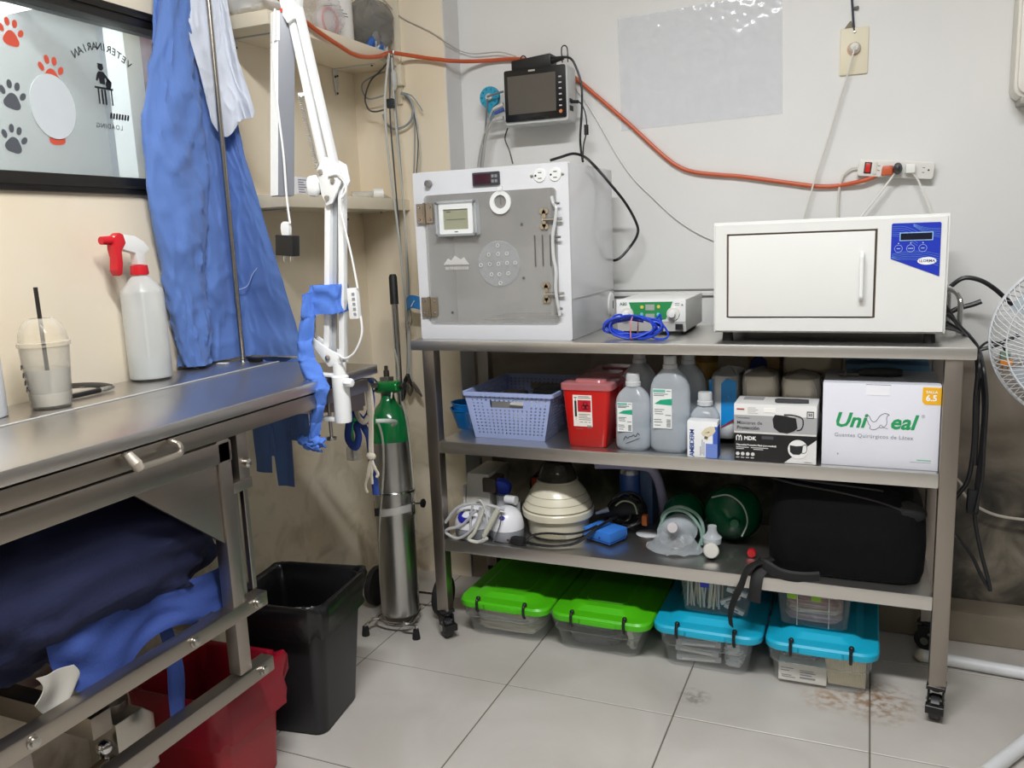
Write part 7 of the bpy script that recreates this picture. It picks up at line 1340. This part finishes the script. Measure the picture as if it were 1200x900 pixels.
# lamp head: a long bar hanging down, two faces in view, shade on the right one painted grey
def hbar(pts, z0, z1, sh): return MB().loops([[(x, y, z0) for x, y in pts], [(x+sh, y, z1) for x, y in pts]])
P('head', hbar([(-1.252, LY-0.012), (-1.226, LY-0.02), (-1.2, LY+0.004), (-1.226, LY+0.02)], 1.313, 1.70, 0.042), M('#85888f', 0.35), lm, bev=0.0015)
P('light_bar', hbar([(-1.2535, LY-0.0125), (-1.2265, LY-0.0212), (-1.2262, LY-0.02), (-1.252, LY-0.012)], 1.315, 1.69, 0.0415), M('#f6f8fa', 0.3), lm)
P('head_clip', hbar([(-1.2155, LY-0.015), (-1.1915, LY-0.024), (-1.1875, LY-0.018), (-1.2135, LY-0.010)], 1.64, 1.70, 0.0065), LW, lm); 
for z in (1.658, 1.674): P('head_screw', MB().lathe([(0.001, -0.004), (0.0028, -0.003), (0.0028, 0)], 8, (-1.199, LY-0.014, z), 'y'), BOLT, lm)
P('red_mark', MB().box(-1.182, -1.176, LY-0.0175, LY-0.016, 1.697, 1.704), M('#d2402c', 0.5), lm)
WC = M('#e9eaea', 0.35)
P('cable', MB().tube(catmull(LC1, 6), 0.0026, 8), WC, lm); P('cable', MB().tube(catmull(LC2, 6), 0.0024, 8), WC, lm); P('cable', MB().tube(catmull(LC3, 6), 0.0026, 8), WC, lm); P('cable', MB().tube(catmull(LC4, 6), 0.003, 8), WC, lm)
def tilt(x, y, z, a): return Matrix.Translation((x, y, z)) @ Matrix.Rotation(a, 4, 'Y')
ctl = MB().box(-0.0115, 0.0115, -0.008, 0.008, -0.034, 0.034); mt = tilt(-1.045, 1.56, 1.071, R(-2)); ctl.v = [mt @ v for v in ctl.v]; cw_ = P('dimmer', ctl, WC, lm, bev=0.002)
bt = MB()
for k in range(5): bt.box(0.0015, 0.0085, -0.0092, -0.008, -0.026+k*0.011, -0.020+k*0.011)
bt.v = [mt @ v for v in bt.v]; P('button', bt, M('#8d929a', 0.4), cw_, kind='stuff')
P('usb_plug', MB().loops([[(-1.212+a*w_, 1.56+b*d_, z) for a, b in ((-1, -1), (1, -1), (1, 1), (-1, 1))] for w_, d_, z in ((0.0095, 0.005, 1.226), (0.011, 0.0055, 1.242), (0.0095, 0.005, 1.251), (0.004, 0.004, 1.256))]), WC, lm)
ch = MB().box(-0.024, 0.024, -0.013, 0.013, -0.023, 0.023); mt2 = tilt(-1.212, 1.56, 1.203, R(5)); ch.v = [mt2 @ v for v in ch.v]; P('charger', ch, BLACK_P, lm, bev=0.002)
pg = MB().box(-0.0095, -0.0075, -0.003, 0.003, -0.036, -0.023); pg.v = [mt2 @ v for v in pg.v]; P('prong', pg, CHROME, lm); pg = MB().box(0.0085, 0.0105, -0.003, 0.003, -0.036, -0.023); pg.v = [mt2 @ v for v in pg.v]; P('prong', pg, CHROME, lm)
# blue cloth tied on the lamp arm
tie = T('cloth_tie', 'blue cloth band knotted round the lamp arm with a hanging tail', 'cloth', (-1.13, 1.57, 0.76))
TC = M('#4f7ad0', 0.85, amt=0.10, scale=14, bump=0.25, bscale=350)
rings = []
for k in range(13):
    z = 1.048+0.064*k/12; ring = []
    for i in range(40):
        a = 2*math.pi*i/40; ca, sa = math.cos(a), math.sin(a); d = 0.006*noise.noise(Vector((ca*2, sa*2, z*30)))+0.005*max(0, crease((ca*1.5+z*8, sa*1.5, z*20), 1.6))**2
        ring.append((-1.125+math.copysign(abs(ca)**0.5, ca)*(0.039+d), LY+math.copysign(abs(sa)**0.5, sa)*(0.024+d), z+0.007*ca*0.4+0.006*noise.noise(Vector((ca*2, sa*2, 5)))))
    rings.append(ring)
P('band', MB().loops(rings), TC, tie, ang=80)
TL = [(-1.163, LY-0.030, 1.095, 0.010), (-1.168, LY-0.032, 1.04, 0.017), (-1.180, LY-0.036, 0.985, 0.022), (-1.176, LY-0.042, 0.945, 0.024), (-1.152, LY-0.050, 0.905, 0.026), (-1.138, LY-0.053, 0.88, 0.027), (-1.146, LY-0.050, 0.84, 0.02), (-1.16, LY-0.047, 0.80, 0.013), (-1.166, LY-0.043, 0.765, 0.012)]
def ribbon(u, v):
    q = v*(len(TL)-1); i0 = min(int(q), len(TL)-2); f = q-i0; f = f*f*(3-2*f); x, y, z, w_ = [TL[i0][j]*(1-f)+TL[i0+1][j]*f for j in range(4)]
    return (x+(u-0.5)*2*w_, y-0.010*math.cos((u-0.5)*math.pi*1.6)+0.008*noise.noise(Vector((u*3, v*12, 4)))+0.004*max(0, crease((u*1.5, v*5+u, 3), 3))**2, z+0.008*(u-0.5))
P('tail', MB().grid(ribbon, 16, 70), TC, tie, solid=0.003, ang=80)
for k, (x0, x1, dz_, sd) in enumerate(((-1.205, -1.150, -0.002, 1), (-1.175, -1.132, 0.0, 2), (-1.19, -1.145, -0.012, 3))):
    P('knot_loop', MB().grid(lambda u, v, x0=x0, x1=x1, dz_=dz_, sd=sd: (x0+(x1-x0)*u, LY-0.045-0.012*math.sin(math.pi*v)+0.006*noise.noise(Vector((u*4, v*4, sd))), 0.772+dz_-0.024*v+0.006*noise.noise(Vector((u*5, v*3, sd+9)))-0.006*u), 12, 8), TC, tie, solid=0.004, ang=80)
# things hung from the end of the table
hh = T('hook_rail', 'bent steel hook rail under the corner end of the exam table', 'hook', (-1.19, 1.79, 0.83)); P('rail', MB().tube(catmull([(-1.237, 1.738, 0.862), (-1.239, 1.772, 0.855), (-1.235, 1.79, 0.845), (-1.2, 1.792, 0.838), (-1.15, 1.79, 0.842)], 5), 0.0065, 10), M('#9c948a', 0.3, 0.9), hh)
gz = T('gauze_strip', 'knotted off-white gauze strip hanging from the hook rail', 'gauze', (-1.18, 1.79, 0.57)); GZ = M('#cfc6b4', 0.9, amt=0.12, scale=60, bump=0.5, bscale=300)
P('strip', MB().tube(catmull([(-1.215, 1.786, 0.80), (-1.196, 1.785, 0.835), (-1.175, 1.785, 0.842), (-1.168, 1.783, 0.80), (-1.17, 1.783, 0.74), (-1.174, 1.783, 0.69), (-1.176, 1.783, 0.655)], 6), [0.010]*8+[0.011]*14+[0.008]*15, 8, flat=0.5), GZ, gz)
P('strip', MB().tube(catmull([(-1.215, 1.786, 0.80), (-1.21, 1.786, 0.76), (-1.192, 1.785, 0.745), (-1.175, 1.783, 0.76)], 6), 0.008, 8, flat=0.5), GZ, gz)
P('knot', MB().ball((-1.176, 1.782, 0.655), 0.014, 8, 1, 0.7, 0.8), GZ, gz)
for k, (dx, l_) in enumerate(((-0.022, 0.095), (0.016, 0.05), (-0.002, 0.07))): P('strip_end', MB().tube(catmull([(-1.176, 1.782, 0.65), (-1.176+dx*0.4, 1.78, 0.65-l_*0.4), (-1.176+dx*1.1, 1.782, 0.65-l_*0.8), (-1.176+dx*0.8, 1.781, 0.65-l_)], 4), [0.006]*6+[0.004]*7, 7, flat=0.6), GZ, gz)
nb = M('#2d4796', 0.85, amt=0.12)
bs = T('blue_strap', 'twisted dark blue cloth strap hanging beside the gauze', 'strap', (-1.2, 1.8, 0.55))
P('strap', MB().tube(catmull([(-1.195, 1.80, 0.848), (-1.18, 1.80, 0.84), (-1.175, 1.80, 0.80), (-1.185, 1.80, 0.76), (-1.205, 1.80, 0.735), (-1.19, 1.80, 0.70), (-1.187, 1.80, 0.64), (-1.182, 1.80, 0.58), (-1.18, 1.80, 0.545)], 6), 0.011, 8, flat=0.35, up=(1, 0, 0)), nb, bs, ang=80)
P('strap_loop', MB().tube(catmull([(-1.205, 1.80, 0.74), (-1.235, 1.80, 0.765), (-1.25, 1.80, 0.73), (-1.255, 1.80, 0.69), (-1.235, 1.80, 0.672), (-1.222, 1.80, 0.70), (-1.225, 1.80, 0.73)], 6, True), 0.011, 8, flat=0.45, closed=True), nb, bs, ang=80)
P('blue_cap', MB().ball((-1.178, 1.797, 0.85), 0.014, 8, 1.2, 0.8, 0.7), M('#3a55a8', 0.6), bs)
# green flow meter behind
fm = T('flow_meter', 'green oxygen flow meter with small clear cup behind the hanging strap', 'flow meter', (-1.33, 1.95, 0.6)); GN = M('#0d7a38', 0.25, coat=0.4)
P('arm', MB().cyl((-1.385, 1.96, 0.707), (-1.27, 1.96, 0.705), 0.011, 12), GN, fm); P('stem', MB().cyl((-1.345, 1.95, 0.705), (-1.348, 1.95, 0.62), 0.006, 10), GN, fm)
P('cup', MB().lathe([(0.012, 0.034), (0.0245, 0.034), (0.0245, 0.0), (0.0, 0.0)], 6, (-1.343, 1.95, 0.592)), CLEAR('#ffffff', '#d8d4cc', 0.3, 0.1, 0.5), fm); P('valve', MB().lathe([(0.001, 0), (0.009, 0), (0.008, 0.02), (0.001, 0.022)], 12, (-1.344, 1.95, 0.597)), M('#e6e6e2', 0.4), fm); P('bolt', MB().ball((-1.34, 1.945, 0.735), 0.012, 8), CHROME, fm)
# link the meter to the wall side pipe
P('pipe', MB().tube(catmull([(-1.27, 1.96, 0.705), (-1.25, 1.99, 0.70), (-1.265, 2.06, 0.68), (-1.30, 2.10, 0.66)], 5), 0.006, 8), M('#cfd6cf', 0.3), fm)
# ================================================================== under the table
def blob(x0, x1, y0, y1, z0, z1, seed, amp, sag=0.0, n=80, m=36):
    rings = []
    for k in range(m+1):
        t = k/m; s = math.sin(math.pi*(0.06+0.88*t))**0.5; ring = []
        for i in range(n):
            a = 2*math.pi*i/n; ca, sa = math.cos(a), math.sin(a); e = 0.6
            q = amp*(noise.noise(Vector((ca*2+seed, sa*2, t*3)))+0.6*noise.noise(Vector((ca*5+seed, sa*5, t*7)))+0.5*max(0, crease((ca*1.4+t, sa*1.4+t*2, seed), 2.0))**2)
            x = (x0+x1)/2+math.copysign(abs(ca)**e, ca)*((x1-x0)/2*s+q); y = (y0+y1)/2+math.copysign(abs(sa)**e, sa)*((y1-y0)/2*s+q)
            ring.append((x, y, z0+(z1-z0)*t-sag*max(0, (y-(y0+y1)/2))*t))
        rings.append(ring)
    return MB().loops(rings)
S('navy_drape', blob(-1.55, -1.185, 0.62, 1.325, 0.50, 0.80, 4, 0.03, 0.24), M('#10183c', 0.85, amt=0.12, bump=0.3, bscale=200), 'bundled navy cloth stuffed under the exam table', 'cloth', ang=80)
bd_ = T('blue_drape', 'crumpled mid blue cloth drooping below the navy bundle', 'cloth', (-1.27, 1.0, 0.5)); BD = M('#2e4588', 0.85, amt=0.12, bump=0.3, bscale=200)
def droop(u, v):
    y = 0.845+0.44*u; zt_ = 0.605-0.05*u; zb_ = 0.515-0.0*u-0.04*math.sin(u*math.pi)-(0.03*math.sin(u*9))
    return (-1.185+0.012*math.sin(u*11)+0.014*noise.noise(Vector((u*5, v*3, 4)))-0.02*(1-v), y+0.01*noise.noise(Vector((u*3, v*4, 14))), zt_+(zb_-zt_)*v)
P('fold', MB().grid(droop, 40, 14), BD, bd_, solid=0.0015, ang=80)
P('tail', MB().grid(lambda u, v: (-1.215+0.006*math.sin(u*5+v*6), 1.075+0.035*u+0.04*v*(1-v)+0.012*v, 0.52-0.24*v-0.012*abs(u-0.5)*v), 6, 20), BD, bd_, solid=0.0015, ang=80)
S('white_rag', MB().grid(lambda u, v: (-1.176+0.004*math.sin(u*7+v*3), 0.805+0.065*u-0.01*v+0.012*math.sin(v*3), 0.552-0.072*v*math.sin(math.pi*(0.2+0.6*u))-0.01*u), 16, 12), M('#b5b1a8', 0.85, amt=0.08), 'off-white rag corner poking out under the blue cloth', 'rag', solid=0.002, ang=80)
# bins
def bin_(name, lb, x, y, rz, b2, t2, h, mat):
    t = T(name, lb, 'bin', (x, y, 0), rz)
    o_ = [[(p, q, z) for p, q in rrect(-s, s, -s, s, s*0.28)] for s, z in ((b2-0.006, 0), (b2, 0.006), (t2, h))]; i_ = [[(p, q, z) for p, q in rrect(-s, s, -s, s, s*0.28)] for s, z in ((t2-0.004, h), (b2-0.004, 0.01))]
    P('tub', MB().loops(o_+i_), mat, t, local=True); return t
kb_ = bin_('waste_bin', 'black plastic waste bin lined with a black bag', -1.315, 1.615, R(8), 0.098, 0.126, 0.345, M('#1b1b1e', 0.4, amt=0.06))
def liner(t2, h, drop, seed, amp=0.006):
    rg = []
    for s, z in ((t2-0.03, h-0.2), (t2-0.014, h-0.06), (t2-0.006, h+0.004), (t2-0.001, h+0.010), (t2+0.007, h+0.010), (t2+0.013, h-0.004), (t2+0.012, h-drop*0.4), (t2+0.009, h-drop*0.75), (t2+0.010, h-drop)):
        ring = []
        for i, (p, q) in enumerate(rrect(-s, s, -s, s, s*0.28, 16)):
            k = 1+amp*9*(noise.noise(Vector((p*26+seed, q*26, z*10)))+0.6*max(0, crease((p*12, q*12, z*9+seed), 2.0))**2-0.1); ring.append((p*(1+(k-1)*1.1), q*(1+(k-1)*1.1), z+amp*noise.noise(Vector((p*30, q*30, seed)))*(2.5 if z < h-drop*0.5 and z > h-0.19 else 1)))
        rg.append(ring)
    return MB().loops(rg, cap=False)
P('bin_liner', liner(0.126, 0.345, 0.075, 3, 0.008), M('#0f0f11', 0.28, bump=0.5, bscale=40), kb_, local=True, ang=60)
for k in range(3):
    o = S('crumpled_film', pillow(-0.03, 0.03, -0.02, 0.02, 0, 0.022, seed=k+50, wob=0.012), CLEAR('#ffffff', '#c9c9c7', 0.5, 0.2, 0.3), ('crumpled clear film in the black bin', 'crumpled clear wrapper in the black bin', 'scrap of clear plastic in the black bin')[k], 'wrapper'); o.location = (-1.37+k*0.05, 1.56+0.02*k, 0.275); o.rotation_euler = (0, 0, k*0.8)
S('bin_rubbish', blob(-1.40, -1.23, 1.53, 1.70, 0.012, 0.272, 60, 0.004), M('#2a2a2c', 0.6, amt=0.3), 'dark rubbish filling the black bin', 'rubbish')
rb_ = bin_('waste_bin', 'red plastic bin lined with a red bag behind the table frame', -1.332, 1.308, R(4), 0.098, 0.112, 0.27, M('#9a1423', 0.4, amt=0.06))
P('bin_liner', liner(0.112, 0.27, 0.10, 8, 0.012), CLEAR('#c81a34', '#8f1226', 0.78, 0.3, 0.2), rb_, local=True, ang=60)

S('black_clip', MB().box(-1.522, -1.482, 1.75, 1.766, 0.9005, 0.912), BLACK_P, 'black clip lying at the foot of the drip pole', 'clip', bev=0.003)
# ================================================================== oxygen cylinder on its trolley
ox = T('oxygen_cylinder', 'aluminium oxygen cylinder with green shoulder strapped on a chrome trolley', 'gas cylinder', (-1.338, 2.14, 0))
LT = Matrix.Translation((-1.338, 2.135, 0.035)) @ Matrix.Rotation(R(-6.0), 4, 'X') @ Matrix.Rotation(R(-3.4), 4, 'Y')
def ol(mb): mb.v = [LT @ v for v in mb.v]; return mb
AL = STEEL('#c3c3c1', 0.3, 2); GN2 = M('#0b6e38', 0.2, coat=0.5, amt=0.04)
P('body', ol(MB().lathe([(0.002, 0.0), (0.05, 0.0), (0.0585, 0.006), (0.0605, 0.02), (0.0605, 0.555), (0.002, 0.556)], 44)), AL, ox)
P('shoulder', ol(MB().lathe([(0.0608, 0.553), (0.0608, 0.602), (0.058, 0.625), (0.05, 0.646), (0.038, 0.664), (0.026, 0.678), (0.0215, 0.69), (0.021, 0.70), (0.002, 0.70)], 44)), GN2, ox)
P('valve_post', ol(MB().box(-0.0165, 0.0165, -0.0165, 0.0165, 0.70, 0.757)), M('#b6b4ae', 0.3, 0.9), ox, bev=0.003)
P('valve_stem', ol(MB().lathe([(0.002, 0.757), (0.009, 0.757), (0.009, 0.776), (0.006, 0.778), (0.006, 0.79), (0.002, 0.792)], 14)), M('#5b574f', 0.35, 0.8), ox)
rg_ = P('regulator', ol(MB().lathe([(0.002, -0.036), (0.017, -0.036), (0.019, -0.03), (0.019, 0.042), (0.016, 0.046), (0.002, 0.046)], 24, (0.012, -0.024, 0.726), 'x')), M('#14843f', 0.22, 0.3, coat=0.4), ox)
P('gauge', ol(MB().lathe([(0.002, 0.0), (0.022, 0.0), (0.024, -0.004), (0.024, -0.016), (0.0215, -0.018), (0.0205, -0.015), (0.002, -0.015)], 28, (-0.027, -0.042, 0.734), 'y')), M('#1b3a26', 0.35), rg_); P('gauge_face', ol(MB().lathe([(0.001, -0.0165), (0.0205, -0.0162), (0.0205, -0.0155)], 24, (-0.027, -0.042, 0.734), 'y')), M('#dfe4ea', 0.3), rg_); P('needle', ol(MB().box(-0.028, -0.026, -0.0592, -0.0588, 0.732, 0.748)), PRINT_K, rg_)
P('yoke_knob', ol(MB().lathe([(0.002, 0.0), (0.005, 0.0), (0.005, 0.012), (0.013, 0.013), (0.013, 0.02), (0.002, 0.021)], 12, (0.058, -0.024, 0.728), 'x')), M('#33322f', 0.4), ox); P('outlet_barb', ol(MB().cyl((0.035, -0.03, 0.71), (0.035, -0.036, 0.69), 0.004, 8)), BOLT, ox)
# trolley
P('handle_tube', ol(MB().cyl((0.0, 0.075, 0.03), (0.0, 0.075, 1.02), 0.0105, 14)), CHROME, ox); P('handle_grip', ol(MB().lathe([(0.002, 0.985), (0.0135, 0.985), (0.0135, 1.072), (0.010, 1.08), (0.002, 1.081)], 18, (0, 0.075, 0))), M('#18181a', 0.6), ox)
P('hoop', ol(MB().tube([(0.066*math.cos(t), 0.066*math.sin(t), 0.395) for t in [2*math.pi*i/36 for i in range(36)]], 0.004, 8, closed=True)), CHROME, ox)
P('strap', ol(MB().loops([[(r_*math.cos(t), r_*math.sin(t), z+0.008*math.cos(t)) for t in [2*math.pi*i/40 for i in range(40)]] for r_, z in ((0.0612, 0.325), (0.063, 0.325), (0.063, 0.348), (0.0612, 0.348), (0.0612, 0.325))], cap=False)), M('#c9c8c4', 0.4, 0.3), ox); P('strap_buckle', ol(MB().box(-0.036, -0.018, -0.0605, -0.054, 0.325, 0.349)), PRINT_K, ox)
for s in (-1, 1): P('clamp_bracket', ol(MB().box(s*0.0665-0.004, s*0.0665+0.004, -0.008, 0.008, 0.322, 0.362)), CHROME, ox, bev=0.001); P('hoop_drop', ol(MB().cyl((s*0.066, 0, 0.345), (s*0.066, 0, 0.395), 0.003, 8)), CHROME, ox)
P('clamp_screw', ol(MB().cyl((0.068, 0, 0.356), (0.10, 0.0, 0.358), 0.003, 8)), CHROME, ox); P('clamp_knob', ol(MB().lathe([(0.002, 0.0), (0.014, 0.001), (0.014, 0.007), (0.002, 0.008)], 10, (0.10, 0.0, 0.358), 'x')), BLACK_P, ox)
P('axle', MB().cyl((-1.475, 2.235, 0.068), (-1.205, 2.235, 0.068), 0.0055, 10), CHROME, ox)
for x0 in (-1.488, -1.236): P('wheel', MB().lathe([(0.006, -0.014), (0.045, -0.014), (0.064, -0.010), (0.067, 0.0), (0.064, 0.010), (0.045, 0.014), (0.006, 0.014)], 34, (x0, 2.235, 0.068), 'x'), M('#1a1a1c', 0.6), ox)
P('base_ring', MB().tube(catmull([(-1.40, 2.10, 0.035), (-1.385, 2.075, 0.034), (-1.338, 2.065, 0.034), (-1.29, 2.075, 0.034), (-1.278, 2.10, 0.035), (-1.30, 2.19, 0.045), (-1.375, 2.19, 0.045)], 5, True), 0.0045, 8, closed=True), CHROME, ox)
for s, fx, fy in ((-1, -1.405, 2.03), (1, -1.242, 2.06)):
    P('foot_bar', MB().tube(catmull([(-1.338+s*0.045, 2.075, 0.038), (-1.338+s*0.058, 2.06, 0.04), (fx-s*0.004, fy+0.006, 0.036), (fx, fy, 0.03)], 5), 0.0052, 10), CHROME, ox); P('rubber_foot', MB().lathe([(0.002, 0), (0.0125, 0), (0.0125, 0.004), (0.009, 0.03), (0.002, 0.032)], 16, (fx, fy, 0)), BLACK_R, ox)
TB = CLEAR('#f4f4ee', '#c9c8bd', 0.45, 0.12, 0.4)
for k, (pts, r_, lb) in enumerate(((OT1, 0.0036, 'clear oxygen tube running down the front of the cylinder'), (OT2, 0.003, 'clear tube end bending into the regulator knob'), (OT3, 0.0036, 'clear oxygen tube hanging down beside the cylinder'))):
    cable('oxygen_tube', pts, r_, TB, lb, 'tube', 'clear oxygen tubes')
# ================================================================== pedestal fan
fn = T('pedestal_fan', 'white pedestal fan with wire cage at the end of the rack', 'fan', (0.47, 2.36, 0))
FW = M('#dcdfe2', 0.35)
FM_ = Matrix.Translation((0.462, 2.235, 0.915)) @ Matrix.Rotation(R(-16), 4, 'Z') @ Matrix.Rotation(R(4), 4, 'X')    # its axis is local -y
def fl_(mb): mb.v = [FM_ @ v for v in mb.v]; return mb
FR_ = 0.195
for side, nm, prof in ((-1, 'front_grille', [(0.035, -0.085), (0.07, -0.084), (0.11, -0.078), (0.15, -0.062), (0.18, -0.035), (FR_, 0.0)]), (1, 'rear_grille', [(0.035, 0.075), (0.08, 0.074), (0.13, 0.066), (0.17, 0.045), (FR_, 0.0)])):
    g = MB()
    for k in range(84):
        a = 2*math.pi*k/84+0.02*side; tw = 0.35 if side < 0 else 0
        g.tube([(r_*math.cos(a+tw*(1-r_/FR_)), y_, r_*math.sin(a+tw*(1-r_/FR_))) for r_, y_ in prof], 0.0011, 4)
    P(nm, fl_(g), FW, fn, kind='stuff')
for r_, y_, w_, nm in ((FR_, 0.0, 0.004, 'rim'), (0.15, -0.062, 0.0018, 'cage_ring'), (0.095, -0.081, 0.0018, 'cage_ring'), (0.15, 0.057, 0.0018, 'cage_ring'), (0.095, 0.072, 0.0018, 'cage_ring')):
    P(nm, fl_(MB().tube([(r_*math.cos(t), y_, r_*math.sin(t)) for t in [2*math.pi*i/60 for i in range(60)]], w_, 6, closed=True)), FW, fn)
P('badge', fl_(MB().lathe([(0.002, -0.09), (0.03, -0.089), (0.036, -0.084), (0.036, -0.08), (0.002, -0.08)], 28, (0, 0, 0), 'y')), FW, fn)
for k in range(3):
    def blade(u, v, a0=2*math.pi*k/3):
        r_ = 0.03+0.14*u; an = a0+(v-0.5)*(0.7+0.5*u)
        return (r_*math.cos(an), 0.02*(0.5-v)*2*(0.5+u*0.6)-0.015, r_*math.sin(an))
    P('blade', fl_(MB().grid(blade, 10, 8)), CLEAR('#eaf0f4', '#cfd8de', 0.55, 0.15, 0.3), fn, solid=0.002)
P('hub', fl_(MB().lathe([(0.002, -0.05), (0.028, -0.045), (0.034, -0.03), (0.034, 0.01), (0.002, 0.01)], 24, (0, 0, 0), 'y')), FW, fn)
P('motor', fl_(MB().lathe([(0.002, 0.07), (0.05, 0.075), (0.056, 0.09), (0.052, 0.15), (0.03, 0.17), (0.002, 0.172)], 28, (0, 0, 0), 'y')), FW, fn)
P('pole', MB().cyl((0.49, 2.365, 0.03), (0.49, 2.365, 0.88), 0.0125, 16), FW, fn); P('pole_collar', MB().cyl((0.49, 2.365, 0.45), (0.49, 2.365, 0.52), 0.018, 16), FW, fn)
WP = M('#d6d8da', 0.4, amt=0.10, scale=25)
for a, b in (((0.168, 2.392, 0.018), (0.80, 2.34, 0.018)), ((0.262, 1.872, 0.018), (0.70, 2.86-0.3, 0.018))):
    bar_ = P('base_tube', MB().cyl(a, b, 0.0165, 16), WP, fn)
    for e in (a, b): P('end_cap', MB().ball(e, 0.0175, 8), M('#cfcabc', 0.5), fn)
P('base_boss', MB().lathe([(0.002, 0.002), (0.04, 0.002), (0.04, 0.045), (0.02, 0.06), (0.002, 0.06)], 20, (0.49, 2.365, 0)), FW, fn)
# ================================================================== cables at the right end of the rack
for k, (pts, r_, lb) in enumerate(((B1, 0.006, 'thick black cable arching from the steriliser to the fan'), (B2, 0.0065, 'stubby black cable end sticking out behind the steriliser'), (B3, 0.006, 'black cable hanging straight beside the rack leg'), (B4, 0.0048, 'black cable with a long low loop by the rack leg'), (B5, 0.0042, 'black cable rising back behind the rack leg'), (B6, 0.0055, 'black cable bending behind the rack leg at shelf height'), (B7, 0.0045, 'outer black cable hanging off the bench corner'), (B8, 0.0048, 'short black cable reaching across to the fan cage'))):
    cable('black_cable', pts, r_, BLACK_CABLE, lb, 'cable', 'black cables at the end of the rack')
cable('white_wall_cable', W1, 0.0042, M('#cfc8bb', 0.5), 'white cable sagging along the stained lower wall')
S('cable_plug', MB().box(0.236, 0.262, 2.185, 2.215, 0.50, 0.56), BLACK_R, 'black plug block in the hanging cable bundle', 'plug', bev=0.006)
ap = T('loose_plug', 'green and orange plug dangling beside the fan cage', 'plug', (0.31, 2.3, 0.85))
P('body', MB().box(0.300, 0.322, 2.29, 2.31, 0.862, 0.882), M('#6f8a72', 0.45), ap, bev=0.003); P('face', MB().box(0.300, 0.326, 2.288, 2.312, 0.850, 0.863), M('#e08a2c', 0.45), ap, bev=0.002)
for d in (0.306, 0.317): P('prong', MB().box(d, d+0.002, 2.297, 2.303, 0.832, 0.851), M('#a86a2c', 0.4, 0.6), ap)
P('cord', MB().tube(catmull([(0.311, 2.30, 0.882), (0.30, 2.30, 0.90), (0.27, 2.29, 0.905), (0.25, 2.27, 0.89)], 4), 0.003, 6), BLACK_CABLE, ap)
